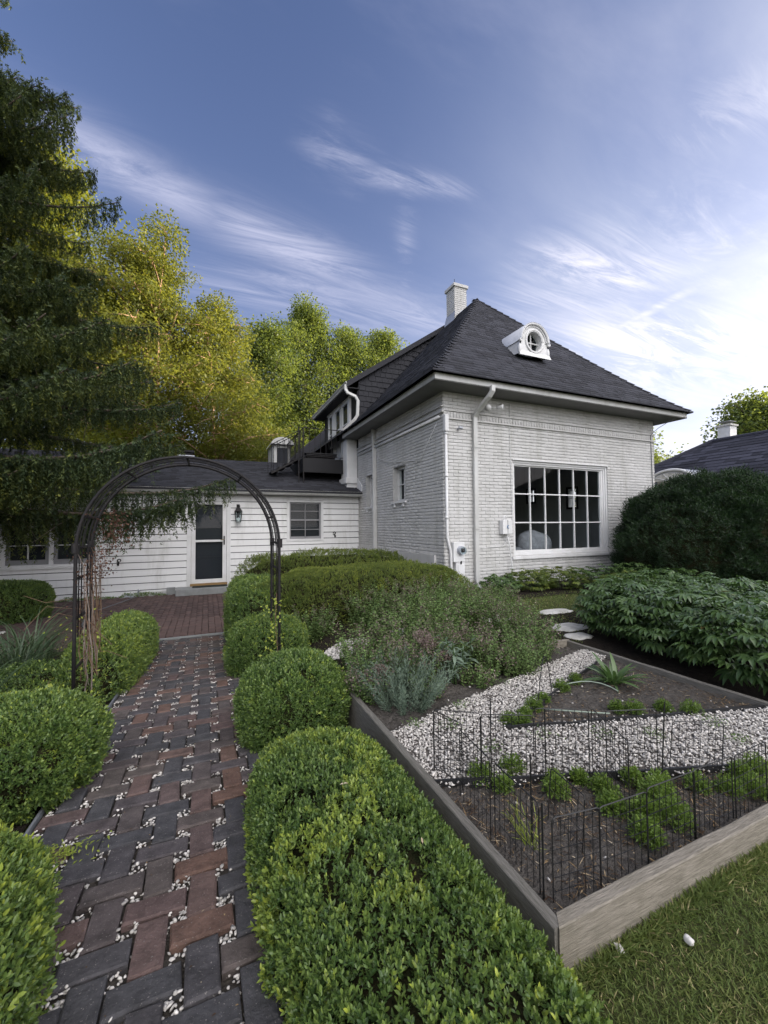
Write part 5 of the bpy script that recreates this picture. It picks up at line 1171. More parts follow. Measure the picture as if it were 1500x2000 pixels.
# stones
def stone(name, c, r, label, seed, cat='stone', mat=STONE):
    mb = MB(); mb.add(*blob(c, r, 10, seed, .14, 3.2)); return tag(mb.build(name, mat, smooth=True), label, cat)
stone('stepping_stone', (3.95, 3.62, .45), (.24, .16, .035), 'pale stepping stone just behind the back corner of the bed', 1)
stone('stepping_stone', (3.72, 3.28, .452), (.16, .11, .035), 'small pale stepping stone between bed corner and peonies', 2)
stone('stepping_stone', (4.5, 4.35, .45), (.26, .14, .03), 'flat pale stepping stone on the grass in front of the window border', 4)
stone('stepping_stone', (3.45, 4.35, .45), (.22, .18, .03), 'pale stepping stone half hidden behind the flowering herbs', 5)
for (cx_, cy_, rx_, ry_, lb) in ((1.35, 4.15, .26, .22, 'round patch of white gravel behind the lavender'), (2.15, 4.2, .24, .18, 'patch of white gravel among the flowering herbs')):
    n = 700; a = RNG.uniform(0, 2*pi, n); rr = np.sqrt(RNG.random(n)); x = cx_+rx_*rr*np.cos(a); y = cy_+ry_*rr*np.sin(a)
    tag(pebbles('gravel_patch', np.stack([x, y, terr(x, y)+.022], 1), RNG.uniform(.012, .02, n), GRAVEL), lb, 'gravel')
stone('lawn_pebble', (1.31, .79, T(1.31, .79)+.02), (.009, .013, .010), 'white pebble lying on the lawn in front of the bed', 7)
mb = MB(); mb.add(*blob((1.12, .90-.03, T(1.12, .9)+.016), (.010, .014, .008), 8, 9, .3)); tag(mb.build('lawn_crumb', STONE), 'tiny white crumb on the lawn near the bed corner', 'stone')
# ------------------------------------------------------------------ clipped bushes
def superell(n, c, r, pw, zmin=-.3, seed=0, lump=.06, shear=None):
    """points spread over a clipped-bush surface with outward normals"""
    r = np.array(r, float); m = int(n*1.9)
    # sample on the box faces by area, project onto the superellipsoid
    ax = [r[1]*r[2], r[0]*r[2], r[0]*r[1]]; pr = np.array([ax[0], ax[0], ax[1], ax[1], ax[2], 0]); pr = pr/pr.sum()
    f = RNG.choice(6, m, p=pr); U = RNG.uniform(-1, 1, (m, 3)); U[f == 0, 0] = 1; U[f == 1, 0] = -1; U[f == 2, 1] = 1; U[f == 3, 1] = -1; U[f == 4, 2] = 1
    s = (np.abs(U)**pw).sum(1)**(-1/pw); U = U*s[:, None]
    Nn = np.sign(U)*np.abs(U)**(pw-1)/r; Nn = nrm(Nn)
    P = U*r; P = P*(1+lump*2*(vnoise(P+np.array(c), 3.2, seed)-.5)+lump*(vnoise(P+np.array(c), 9, seed+1)-.5))[:, None]
    ok = U[:, 2] > zmin; P, Nn = P[ok][:n], Nn[ok][:n]
    return P+np.array(c), Nn
def bush(label, c, r, pw, n, leaf=.016, wd=.55, mat=None, name='boxwood', group=None, cat='boxwood', six=False, young=.0, seed=1, per=5, lump=.05, young_fn=None, depth=.045, zmin=-.75, rot=0, shoots=.03, tone=0.):
    e = thing(name, (c[0], c[1], T(c[0], c[1])), label, cat, group)
    P, Nn = superell(n, (0, 0, 0), r, pw, zmin, seed, lump)
    cr, sr = cos(rot), sin(rot)
    Rm = np.array([[cr, -sr, 0], [sr, cr, 0], [0, 0, 1]]); P = P@Rm.T+np.array(c); Nn = Nn@Rm.T
    n = len(P)
    sink = RNG.random(n)**1.5*depth+depth*1.2*np.clip((vnoise(P, 15, seed+11)-.66)*6, 0, 1); P = P-Nn*sink[:, None]
    out_ = RNG.random(n) < shoots; P[out_] += Nn[out_]*RNG.uniform(0, leaf*1.3, (out_.sum(), 1))
    D = nrm(Nn*.75+np.array([0, 0, .55])+RNG.normal(0, .33, (n, 3)))
    patch = vnoise(P, 5.5, seed+5); patch2 = vnoise(P, 1.6, seed+6)
    base = .24+.42*(vnoise(P, 30, seed+3))+.26*(patch2-.5)+.10*(RNG.random(n) < .12)+tone
    yv = np.zeros(n)
    if young: yv = (patch*.6+vnoise(P, 19, seed+8)*.4 > 1-young*.62).astype(float)*(RNG.random(n) < .75)*(Nn[:, 2] > -.1)
    # sprigs: leaves set round a short shoot along local +Z, in 14 tones x 2 shapes (plus yellow-green young shoots)
    protos = []; NL = 14
    for lev in range(NL+3):
        for var in range(2):
            lv = Leaves(); Z = np.array([[0, 0, 1.]])
            for k in range(per):
                t = (k+.3)/per; a = 2.4*k+var*1.1+random.uniform(-.4, .4); rad = np.array([[cos(a), sin(a), 0]]); dd = nrm(Z*(.35+.9*t)+rad*(1.1-.75*t)); Lk = np.array([leaf*random.uniform(.75, 1.15)*(1.2 if lev >= NL else 1)])
                vv = lev/NL-.16+.42*t+random.gauss(0, .07) if lev < NL else .70+.06*(lev-NL)+.15*t+random.gauss(0, .05)
                lv.add(Z*leaf*1.5*(t-.55), dd, nrm(Z+RNG.normal(0, .3, (1, 3))), Lk, Lk*wd, np.clip(np.array([vv]), 0, 1), fold=.2, six=six)
            protos.append(proto_mesh(np.concatenate(lv.V), np.concatenate(lv.F), np.concatenate(lv.a), mat or BOX_G))
    lev = np.clip((base+RNG.normal(0, .05, n))*NL, 0, NL-1).astype(int); lev = np.where(yv > 0, NL+RNG.integers(0, 3, n), lev)
    instancer('foliage', P, euler_of(D), RNG.uniform(.8, 1.2, n), lev*2+RNG.integers(0, 2, n), protos, e)
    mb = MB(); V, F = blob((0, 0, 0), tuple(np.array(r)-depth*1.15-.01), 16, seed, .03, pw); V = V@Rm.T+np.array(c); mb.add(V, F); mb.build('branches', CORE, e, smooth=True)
    return e
G1 = 'clipped boxwoods along the brick path'
z_ = lambda x, y, h: T(x, y)+h
# near hedge, right of the path
bush('long clipped boxwood hedge in the right foreground with bright yellow-green new leaves', (.525, 1.28, .33), (.365, 1.12, .30), 3.2, 34000, .0150, .46, six=True, young=.66, seed=3, tone=.10, per=6, lump=.045, depth=.045, zmin=-.9, shoots=.10)
bush('round boxwood just beyond the foreground hedge, right of the brick path', (.555, 2.88, .47), (.37, .38, .31), 2.5, 14000, .018, .48, seed=5, per=5, group=G1, young=.22, lump=.07, shoots=.14, tone=.10)
bush('round boxwood under the right foot of the garden arch', (.62, 4.62, .36), (.43, .48, .34), 2.4, 10000, .021, .48, seed=6, per=5, group=G1, young=.3, lump=.07, shoots=.14, tone=.10)
bush('tall boxwood at the left end of the wide hedge, against the patio', (.66, 6.0, .45), (.40, .85, .52), 2.8, 11000, .025, .48, seed=7, per=5, group=G1, lump=.08, young=.2, shoots=.14, tone=.08)
# left of the path
bush('boxwood hedge cut off by the lower left corner of the view', (-.79, 1.28, .42), (.40, .72, .36), 2.5, 15000, .018, .46, seed=9, per=6, group=G1, young=.35, six=True, tone=.16, shoots=.14)
bush('ball-shaped boxwood left of the path below the arch', (-.90, 2.78, .50), (.39, .39, .28), 2.3, 13500, .0185, .48, seed=10, per=5, group=G1, young=.25, tone=.14, shoots=.14, lump=.07)
bush('oblong boxwood hedge left of the path beyond the vine-covered arch side', (-.90, 5.35, .28), (.34, 1.22, .36), 2.6, 15000, .023, .46, seed=11, per=5, group=G1, lump=.06, rot=-.04, young=.2, tone=.14, shoots=.14)
bush('small ragged boxwood behind the left arch post with yellowing leaves', (-1.32, 4.35, .28), (.34, .34, .26), 2.2, 6000, .018, .5, seed=12, per=4, group=G1, lump=.12, young=.15)
bush('low boxwood at the far left beside the patio and clapboard wall', (-3.45, 9.6, .30), (.80, .62, .42), 2.8, 8000, .028, .5, seed=13, per=5, lump=.08, young=.05)
# two informal hedges in front of the house
bush('wide loose green hedge behind the flowering herbs, yellow-green top', (2.12, 5.55, .52), (1.62, .62, .60), 3.0, 34000, .019, .48, HEDGE_G, 'hedge', None, 'hedge', young=.42, seed=21, per=5, lump=.07, depth=.05, shoots=.14, rot=-.10, tone=.10)
bush('darker hedge row against the siding behind the wide loose hedge', (2.35, 8.15, .50), (1.85, .62, .66), 3.0, 14000, .028, .45, HEDGE_G, 'hedge', None, 'hedge', young=.12, tone=.06, seed=22, per=5, lump=.10, depth=.07, shoots=.25)
# dark yew
bush('large dark green yew bush rounded against the right end of the brick wall', (9.75, 4.95, .95), (2.30, 1.55, 1.72), 2.35, 62000, .055, .22, YEW_G, 'yew', None, 'yew bush', seed=31, per=6, lump=.10, depth=.16, shoots=.15, tone=-.08)

# ------------------------------------------------------------------ leafy perennials
def stems_of(base, spread, h, n, lean=.35, seed=0):
    a = RNG.uniform(0, 2*pi, n); r = np.sqrt(RNG.random(n)); B = np.stack([base[0]+np.cos(a)*r*spread[0]*.55, base[1]+np.sin(a)*r*spread[1]*.55, np.full(n, base[2])], 1)
    D = np.stack([np.cos(a)*r*lean, np.sin(a)*r*lean, np.ones(n)], 1); return B, nrm(D), RNG.uniform(.65, 1.05, n)*h
def stem_mesh(B, D, H, r, mat, parent, sag=0.):
    n = len(B); V = []; k = 3
    S = nrm(np.cross(D, np.array([.3, .2, .9]))); U = np.cross(S, D)
    for t in (0, .5, 1.):
        c = B+D*(H*t)[:, None]-np.array([0, 0, 1.])*(sag*H*t*t)[:, None]
        for j in range(k): V.append(c+(S*cos(2*pi*j/k)+U*sin(2*pi*j/k))*r*(1-.6*t))
    V = np.stack(V, 1).reshape(-1, 3); b = np.arange(n)[:, None]*9; F = []
    for i in (0, 1):
        for j in range(k): F.append(b+np.array([[i*3+j, i*3+(j+1) % k, i*3+3+(j+1) % k, i*3+3+j]]))
    return mesh_np('stems', V, np.concatenate(F), mat, parent)
def herb(label, x, y, sp, h, n, flower=True, leafL=.02, mat=None, fl=.5, name='flowering_herb', group='flowering herbs', zoff=0., cat='herb', lean=.45, fmat=None):
    e = thing(name, (x, y, T(x, y)+zoff), label, cat, group); B, D, H = stems_of((x, y, T(x, y)+zoff), sp, h, n, lean)
    stem_mesh(B, D, H, .0016, TWIG if flower else mat or HERB_G, e)
    lv = Leaves(); m = int(h/.022)
    for k in range(m):
        t = (k+.5)/m
        for s in (0, 1):
            q = B+D*(H*t)[:, None]; a = RNG.uniform(0, 2*pi, n); d = np.stack([np.cos(a), np.sin(a), RNG.uniform(-.1, .6, n)], 1)
            lv.add(q, d, np.tile([[0, 0, 1.]], (n, 1))+RNG.normal(0, .3, (n, 3)), leafL*RNG.uniform(.6, 1.3, n)*(1.1-.45*t), leafL*.55*RNG.uniform(.7, 1.2, n), np.clip(RNG.normal(.5, .2, n), 0, 1), fold=.15)
    lv.build('foliage', mat or HERB_G, e)
    if flower:
        lv = Leaves(); sel = RNG.random(n) < fl; T_ = (B+D*H[:, None])[sel]; Dn = D[sel]; k_ = len(T_)
        for j in range(26):
            o_ = RNG.normal(0, 1, (k_, 3))*np.array([.014, .014, .012])-Dn*RNG.uniform(0, .075, (k_, 1)); a = RNG.normal(0, 1, (k_, 3))
            lv.add(T_+o_*1.25, a, RNG.normal(0, 1, (k_, 3)), RNG.uniform(.010, .018, k_), RNG.uniform(.008, .013, k_), np.clip(RNG.normal(.5, .25, k_), 0, 1))
        lv.build('flower_heads', fmat or HERB_F, e)['kind'] = 'stuff'
    return e
HB = [(1.35, 3.45, .35, .40, 70, 'oregano with dry brown heads beside the round gravel patch'), (1.72, 3.35, .38, .48, 90, 'oregano clump with brown dried flowers behind the lavender'), (1.9, 4.75, .40, .45, 80, 'mauve-headed herb against the wide hedge, left of the others'),
      (2.35, 4.85, .42, .52, 90, 'tall herb with pinkish brown heads against the middle of the hedge'), (2.8, 4.75, .40, .55, 90, 'tallest dried-flower herb near the right end of the hedge'), (2.65, 4.05, .45, .50, 100, 'dense green herb with few heads behind the grey-leaved sage'),
      (3.05, 3.7, .42, .42, 90, 'spreading green herb behind the far board of the bed'), (2.15, 3.75, .42, .48, 100, 'green oregano clump between the two gravel patches'), (3.3, 4.55, .38, .45, 70, 'dark-headed herb at the corner between hedge and brick wall'),
      (2.9, 3.15, .30, .34, 70, 'low green herb spilling over the far board'), (1.2, 4.95, .3, .40, 50, 'small brown-headed herb at the left foot of the hedge'), (3.8, 4.75, .35, .36, 60, 'small purple-brown herb beside the downspout foot')]
for x, y, sp, h, n, lab in HB: herb(lab, x, y, (sp*1.1, sp*1.1), h*1.05, int(n*1.25), leafL=.037, fl=.36 if n != 100 else .15)
for x, y, sp, h, n, lab in [(2.15, 2.72, .30, .34, 80, 'green herb inside the bed beside the far board'), (2.6, 2.82, .25, .26, 60, 'low herb in the far left corner of the gravel'), (1.45, 2.80, .26, .36, 60, 'brown-headed herb behind the silvery lavender inside the bed'), (1.85, 2.55, .18, .16, 45, 'small green herb at the edge of the gravel'), (2.3, 2.62, .22, .24, 60, 'leafy green herb spilling onto the gravel below the far board'), (1.15, 2.88, .22, .34, 60, 'green herb spilling over the far left corner of the bed'), (1.02, 2.62, .14, .22, 40, 'small brown-headed herb hugging the left board'), (1.40, 2.50, .14, .14, 40, 'low green herb at the foot of the lavender'), (2.0, 2.95, .28, .36, 80, 'tall brown-headed herb against the middle of the far board')]:
    herb(lab, x, y, (sp*1.15, sp*1.15), h, int(n*1.3), leafL=.028, zoff=SOILZ-T(x, y), fl=.6 if 'brown' in lab else .15)
# big brown seed heads (dried flower clusters)
for (x, y, z, r_, lab) in ((1.48, 2.72, .86, .07, 'large brown dried flower head above the lavender'), (1.62, 2.62, .72, .05, 'small brown dried flower head right of the lavender'), (1.10, 2.62, .70, .045, 'brown dried flower head at the left of the lavender'), (1.55, 2.75, .78, .06, 'brown dried flower head between lavender and sage')):
    e = thing('dried_flower', (x, y, SOILZ), lab, 'dried flower', 'big dried flower heads'); mb = MB(); mb.tube([(x+.02, y, SOILZ), (x, y, z-.03)], .003, 5); mb.build('stem', TWIG, e)
    n = 420; P = nrm(RNG.normal(0, 1, (n, 3)))*np.array([r_, r_, r_*.7])*RNG.uniform(.6, 1.05, (n, 1))+np.array([x, y, z]); lv = Leaves(); lv.add(P, RNG.normal(0, 1, (n, 3)), RNG.normal(0, 1, (n, 3)), RNG.uniform(.01, .018, n), RNG.uniform(.006, .012, n), np.clip(RNG.normal(.45, .25, n), 0, 1)); lv.build('petals', HERB_F, e)
# silvery lavender
def spiky(label, name, cat, x, y, z0, sp, h, n, mat, Ln, W, lean=.5, step=.012, up=.8):
    e = thing(name, (x, y, z0), label, cat); B, D, H = stems_of((x, y, z0), (sp, sp), h, n, lean); stem_mesh(B, D, H, .0018, mat, e)
    lv = Leaves(); m = int(h/step)
    for k in range(m):
        t = (k+.5)/m; q = B+D*(H*t)[:, None]
        for s in range(2):
            r_ = nrm(np.cross(D, RNG.normal(0, 1, (n, 3)))); lv.add(q, nrm(r_+D*up), D+RNG.normal(0, .2, (n, 3)), Ln*RNG.uniform(.7, 1.2, n), W*np.ones(n), np.clip(RNG.normal(.5, .2, n), 0, 1), fold=.1)
    lv.build('foliage', mat, e); return e
spiky('silvery lavender clump spilling at the far end of the left board', 'lavender', 'lavender', 1.22, 2.50, SOILZ-.02, .30, .36, 110, GREY_G, .034, .0042, .8)
# rosette plants with long leaves: each leaf a part
def leafblade(L_, W_, arch, seg=6, mat=None, fold=.18, name='leaf'):
    V = []; F = []
    for i in range(seg+1):
        t = i/seg; w = W_*sin(pi*min(.97, .12+.86*t))**.8*(1 if t < .98 else .15)/2; x = L_*(t-.10*arch*t*t); z = L_*(arch*.9*t-arch*1.3*t*t)
        V += [(x, w, z+fold*w), (x, 0, z), (x, -w, z+fold*w)]
    for i in range(seg): a = 3*i; F += [(a, a+1, a+4, a+3), (a+1, a+2, a+5, a+4)]
    me = bpy.data.meshes.new(name); me.from_pydata(V, [], F); me.materials.append(mat); me.polygons.foreach_set('use_smooth', np.ones(len(F), bool)); at = me.attributes.new('v', 'FLOAT', 'POINT'); v0 = random.uniform(.35, .75); at.data.foreach_set('value', np.array([v0+random.uniform(-.05, .05) for _ in V], np.float32)); return me
def rosette(label, name, cat, x, y, z0, meshes, n, el=(.2, 1.1), rad=.03, scale=(.7, 1.1), group=None, lo=0):
    e = thing(name, (x, y, z0), label, cat, group)
    for i in range(n):
        a = 2*pi*(i*.381966)+random.uniform(-.3, .3); o = link('leaf', random.choice(meshes), e, (rad*cos(a)*random.random(), rad*sin(a)*random.random(), lo*random.random()))
        o.rotation_euler = (random.uniform(-.3, .3), -random.uniform(*el), a); s = random.uniform(*scale); o.scale = (s, s, s)
    return e
LB = [leafblade(.24, .030, .35, 7, PEONY_G) for _ in range(3)]
rosette('dark green strap-leaved plant on the soil at the far right of the gravel', 'day_lily', 'day lily', 2.78, 2.14, SOILZ, LB, 46, (.1, 1.2), .05, (.6, 1.05))
SG = [leafblade(.13, .030, .30, 6, GREY_G) for _ in range(3)]
for x, y, z0, h, lab in ((1.72, 2.62, SOILZ, .36, 'grey-leaved sage plant with drooping leaves behind the gravel'), (1.84, 2.70, SOILZ, .30, 'smaller silvery long-leaved plant right of the sage')):
    e = thing('sage', (x, y, z0), lab, 'sage')
    for s in range(7):
        dx_, dy_ = random.uniform(-.10, .10), random.uniform(-.08, .08); hh = h*random.uniform(.6, 1.1); mb = MB(); mb.tube([(x+dx_*.3, y+dy_*.3, z0), (x+dx_, y+dy_, z0+hh)], .003, 5); mb.build('stem', HERB_G, e)
        for k in range(12):
            t = .25+.75*k/12; a = k*2.4+s; o = link('leaf', random.choice(SG), e, (dx_*(.3+.7*t), dy_*(.3+.7*t), hh*t)); o.rotation_euler = (random.uniform(-.3, .3), -random.uniform(-.5, .7), a); sc = random.uniform(.6, 1.05)*(1.1-.4*t); o.scale = (sc,)*3
# ferny herbs in the bed
PARS = [(1.34, 1.58), (1.17, 1.60), (1.22, 1.50), (1.57, 1.40), (1.60, 1.30), (1.78, 1.30), (1.53, 1.20), (1.76, 1.17), (1.51, 1.05), (1.70, 1.07), (1.62, 1.13), (2.0, 1.15), (2.10, 1.08), (2.38, 1.11), (2.19, 1.03), (1.46, 1.44), (2.27, 1.12), (1.41, 1.38), (1.86, 1.22),
        (1.64, 1.96), (1.72, 1.93), (1.92, 2.05), (2.06, 2.11), (2.32, 2.20), (2.52, 2.26), (2.46, 1.76), (2.64, 1.70), (2.75, 1.60), (2.38, 1.82), (1.80, 2.0)]
PLAB = ['ferny herb touching the near edging below the second back panel', 'leftmost ferny herb at the near edging, beside the left board', 'ferny herb just inside the far left corner panel', 'ferny herb at the edging below the third back panel', 'ferny herb between the third and fourth back panels', 'ferny herb at the edging below the fourth back panel',
 'broad bright ferny clump in the middle of the near soil', 'ferny clump on the near soil just left of the leaning panel', 'large bright ferny clump against the front board, the nearest of all', 'ferny clump beside the nearest one, against the front board', 'ferny clump right behind the nearest pair', 'ferny herb at the foot of the leaning fence panel', 'ferny herb behind the fourth front panel', 'ferny herb on the near soil at the right edge of the view', 'ferny herb behind the rightmost front panel', 'thin ferny herb leaning on the crosswise loose panel', 'ferny herb near the front board toward the right edge', 'small pale ferny herb left of the crosswise panel', 'ferny herb in front of the fourth back panel foot',
 'ferny clump at the sharp left corner of the far soil', 'second ferny clump along the slanting edging from its near corner', 'third ferny clump along the slanting edging', 'ferny clump halfway up the slanting edging', 'ferny clump near the top of the slanting edging', 'last ferny clump of the slanting edging, closest to the day lily', 'ferny herb on the far soil left of the wide edging', 'ferny herb in the middle of the far soil front', 'ferny herb on the far soil near the right edge', 'ferny herb on the far soil behind the third back panel', 'ferny herb inside the curved wire hoop']
wh = ['beside the left end of the near edging', 'on the soil near the left board', 'behind the front panels', 'in the middle of the near soil', 'beside the front board', 'along the far gravel edge', 'on the far soil']
for i, (x, y) in enumerate(PARS):
    far = i >= 19; big = (i in (6, 8, 9, 7, 10)) ; r_ = random.uniform(.036, .062)*(1.25 if big else 1); h = r_*1.25
    e = thing('ferny_herb', (x, y, SOILZ), PLAB[i], 'herb', 'ferny herbs on the %s soil' % ('far' if far else 'near'))
    n = 420 if big else 300; a = nrm(RNG.normal(0, 1, (n, 3))); a[:, 2] = np.abs(a[:, 2]); q = a*np.array([r_, r_, h])*RNG.uniform(.35, 1.05, (n, 1))+np.array([x, y, SOILZ+.01]); lv = Leaves()
    for s in range(3): lv.add(q+RNG.normal(0, .004, (n, 3)), a+RNG.normal(0, .6, (n, 3)), RNG.normal(0, .5, (n, 3))+np.array([0, 0, 1]), RNG.uniform(.009, .016, n), RNG.uniform(.005, .009, n), np.clip(RNG.normal(.5 if not far else .35, .18, n), 0, 1), fold=.1)
    lv.build('foliage', PARS_G, e); B, D, H = stems_of((x, y, SOILZ), (r_, r_), h, 14, .7); stem_mesh(B, D, H, .001, PARS_G, e)
spiky('thin grassy weed by the left fence panels', 'grass_tuft', 'grass tuft', 1.10, 1.20, SOILZ, .04, .14, 12, YELL_G, .06, .003, .7, .05, 1.2)
lv = Leaves(); n = 900; cxy = np.array([(1.1, 2.15), (1.3, 2.05), (1.7, 1.75), (2.0, 1.62), (2.25, 1.5), (2.7, 1.45), (1.5, 2.25), (2.4, 2.6), (2.0, 2.45), (2.9, 2.8), (1.35, 1.75), (2.6, 1.28)]); ci = RNG.integers(0, len(cxy), n)
P = np.stack([cxy[ci, 0]+RNG.normal(0, .035, n), cxy[ci, 1]+RNG.normal(0, .03, n), SOILZ+.02+RNG.uniform(0, .035, n)], 1); lv.add(P, RNG.normal(0, 1, (n, 3))+np.array([0, 0, .5]), RNG.normal(0, 1, (n, 3)), RNG.uniform(.008, .018, n), RNG.uniform(.004, .009, n), RNG.random(n)*.7)
tag(lv.build('gravel_weeds', HERB_G), 'small weeds sprouting through the white gravel', 'weeds', kind='stuff')
# peonies: compound drooping leaves; the nearest ones are single parts
def compound(nm, L_, W_, mat, k=7):
    V = []; F = []; vals = []
    def blade(o, d, up, L_, W_, droop):
        o = np.array(o); d = np.array(d, float); d /= np.linalg.norm(d); s = np.cross(d, up); s /= np.linalg.norm(s); b = len(V); v0 = random.uniform(.3, .75)
        seg = 4
        for i in range(seg+1):
            t = i/seg; w = W_*sin(pi*min(.96, .06+.9*t))/2; p = o+d*L_*t+np.array([0, 0, -1])*droop*L_*t*t
            for q in (p+s*w+np.array(up)*w*.35, p, p-s*w+np.array(up)*w*.35): V.append(q); vals.append(v0)
        for i in range(seg): a = b+3*i; F.extend([(a, a+1, a+4, a+3), (a+1, a+2, a+5, a+4)])
    for br, (bo, ba) in enumerate((((.05, 0, .02), 0.), ((.035, .01, .015), .85), ((.035, -.01, .015), -.85))):
        for j, ja in enumerate((0, .5, -.5)):
            blade(bo, (cos(ba+ja), sin(ba+ja), .25), (0, 0, 1), L_*(1 if j == 0 else .8), W_, random.uniform(.35, .8))
    b = len(V); V.extend([np.array((-.06, .0015, -.03)), np.array((-.06, -.0015, -.03)), np.array((.05, 0, .02))]); vals.extend([.4]*3); F.append((b, b+1, b+2))
    V = np.array(V); return V, F, np.array(vals)
def compound_plant(label, name, cat, x, y, r, h, n, npart, mat, L_, W_, group=None, z0=None):
    z0 = T(x, y) if z0 is None else z0; e = thing(name, (x, y, z0), label, cat, group)
    protos = [compound('leaf', L_, W_, mat) for _ in range(3)]; meshes = []
    for V, F, vals in protos:
        me = bpy.data.meshes.new('leaf'); me.from_pydata(V.tolist(), [], F); me.materials.append(mat); at = me.attributes.new('v', 'FLOAT', 'POINT'); at.data.foreach_set('value', vals.astype(np.float32)); me.polygons.foreach_set('use_smooth', np.ones(len(F), bool)); meshes.append(me)
    items = []
    for i in range(n):
        d = nrm(RNG.normal(0, 1, (1, 3)))[0]; d[2] = abs(d[2]) if random.random() < .72 else -abs(d[2])*.6
        q = np.array([d[0]*r, d[1]*r, h*.42+d[2]*h*.55])*(random.uniform(.75, 1.03)); az = math.atan2(d[1], d[0])+random.gauss(0, .4)
        items.append((depth_of(q+np.array([x, y, z0])), q, az, random.uniform(-.5, .35)+.5*(1-d[2])*0, random.uniform(.8, 1.2), random.randrange(3)))
    items.sort(key=lambda t: t[0])
    for (dd, q, az, tl, s, k) in items[:npart]:
        o = link('leaf', meshes[k], e, tuple(q)); o.rotation_euler = (random.uniform(-.3, .3), tl, az); o.scale = (s,)*3
    VV = []; FF = []; AA = []; nn_ = 0
    for (dd, q, az, tl, s, k) in items[npart:]:
        V, F, vals = protos[k]; ct, st = cos(tl), sin(tl); ca, sa = cos(az), sin(az)
        W = V*s; W = np.stack([W[:, 0]*ct+W[:, 2]*st, W[:, 1], -W[:, 0]*st+W[:, 2]*ct], 1); W = np.stack([W[:, 0]*ca-W[:, 1]*sa, W[:, 0]*sa+W[:, 1]*ca, W[:, 2]], 1)+q+np.array([x, y, z0])
        VV.append(W); FF.append(np.array(F[:-1])+nn_); nn_ += len(W); AA.append(np.clip(vals+random.gauss(0, .1), 0, 1))
    o = mesh_np('foliage', np.concatenate(VV), np.concatenate(FF), mat, e, np.concatenate(AA), smooth=True); o['kind'] = 'stuff'
    B, D, H = stems_of((x, y, z0), (r*.8, r*.8), h*.9, 34, .55); stem_mesh(B, D, H, .0035, HERB_G, e)
    return e
PE = [(3.96, 1.70, .56, .66, 'nearest peony bush at the right edge of the view, big drooping leaves'), (4.12, 2.40, .56, .62, 'second peony bush from the right, leaves hanging over the dark soil'), (4.25, 3.0, .52, .62, 'middle peony bush behind the right board of the bed'), (4.85, 3.45, .48, .58, 'peony bush beyond the back corner of the bed'),
      (5.15, 2.6, .55, .62, 'peony bush in the second row behind the nearest ones'), (5.6, 3.7, .55, .60, 'peony bush at the back left of the peony row'), (5.9, 3.0, .6, .6, 'peony bush in the rear row toward the yew'), (5.0, 1.8, .55, .6, 'peony bush of the second row at the right edge')]
for i, (x, y, r_, h, lab) in enumerate(PE): compound_plant(lab, 'peony', 'peony', x, y, r_, h, 300 if i < 4 else 220, 30 if i < 4 else 0, PEONY_G, .105, .031, 'peony bushes beside the raised bed')
WP = [(5.0, 6.1, .32, .28, 'low leafy plant at the foot of the downspout'), (5.6, 6.05, .42, .38, 'bright green leafy clump below the junction box'), (6.3, 5.9, .45, .40, 'leafy perennial under the left side of the big window'), (6.9, 5.6, .5, .42, 'dark leafy perennial under the middle of the big window'), (7.4, 5.2, .5, .5, 'leafy perennial in front of the yew'), (6.6, 4.7, .5, .40, 'broad low perennial between window border and peonies'), (6.9, 4.3, .6, .5, 'leafy perennial between the yew and the peonies')]
for i, (x, y, r_, h, lab) in enumerate(WP): compound_plant(lab, 'perennial', 'perennial', x, y, r_, h, 200, 0, HEDGE_G if i in (1, 2, 5) else PEONY_G, .075, .026, 'perennials under the big window')
# strap leaf clump at the left
STL = [leafblade(.72, .0125, .75, 8, LILY_G, .3) for _ in range(4)]
for x, y, n, lab in ((-1.55, 4.75, 190, 'dark strap-leaved lily clump left of the arch'), (-1.95, 4.35, 180, 'strap-leaved lily clump at the left edge of the view'), (-1.65, 5.45, 150, 'strap-leaved lily clump spilling over the patio edge'), (-1.62, 3.95, 90, 'strap-leaved lily clump behind the ball-shaped boxwood'), (-2.5, 5.2, 90, 'strap-leaved lily clump farthest left on the patio edge')):
    rosette(lab, 'lily_clump', 'lily', x, y, T(x, y), STL, n, (.55, 1.45), .22, (.6, 1.1), 'strap-leaved lilies', lo=.15)
# small ground plants along the siding
lv = Leaves(); n = 2600; x = RNG.uniform(-4.2, -.9, n); y = 11.44-np.abs(RNG.normal(0, .035, n)); lv.add(np.stack([x, y, RNG.uniform(.03, .09, n)*(vnoise(np.stack([x, y, y*0], 1), 6, 3))*1.6], 1), RNG.normal(0, 1, (n, 3))+np.array([0, 0, .6]), RNG.normal(0, 1, (n, 3)), RNG.uniform(.02, .045, n), RNG.uniform(.01, .02, n), RNG.uniform(.2, .8, n))
tag(lv.build('ground_cover', HERB_G), 'low green weeds along the foot of the siding', 'weeds', kind='stuff')
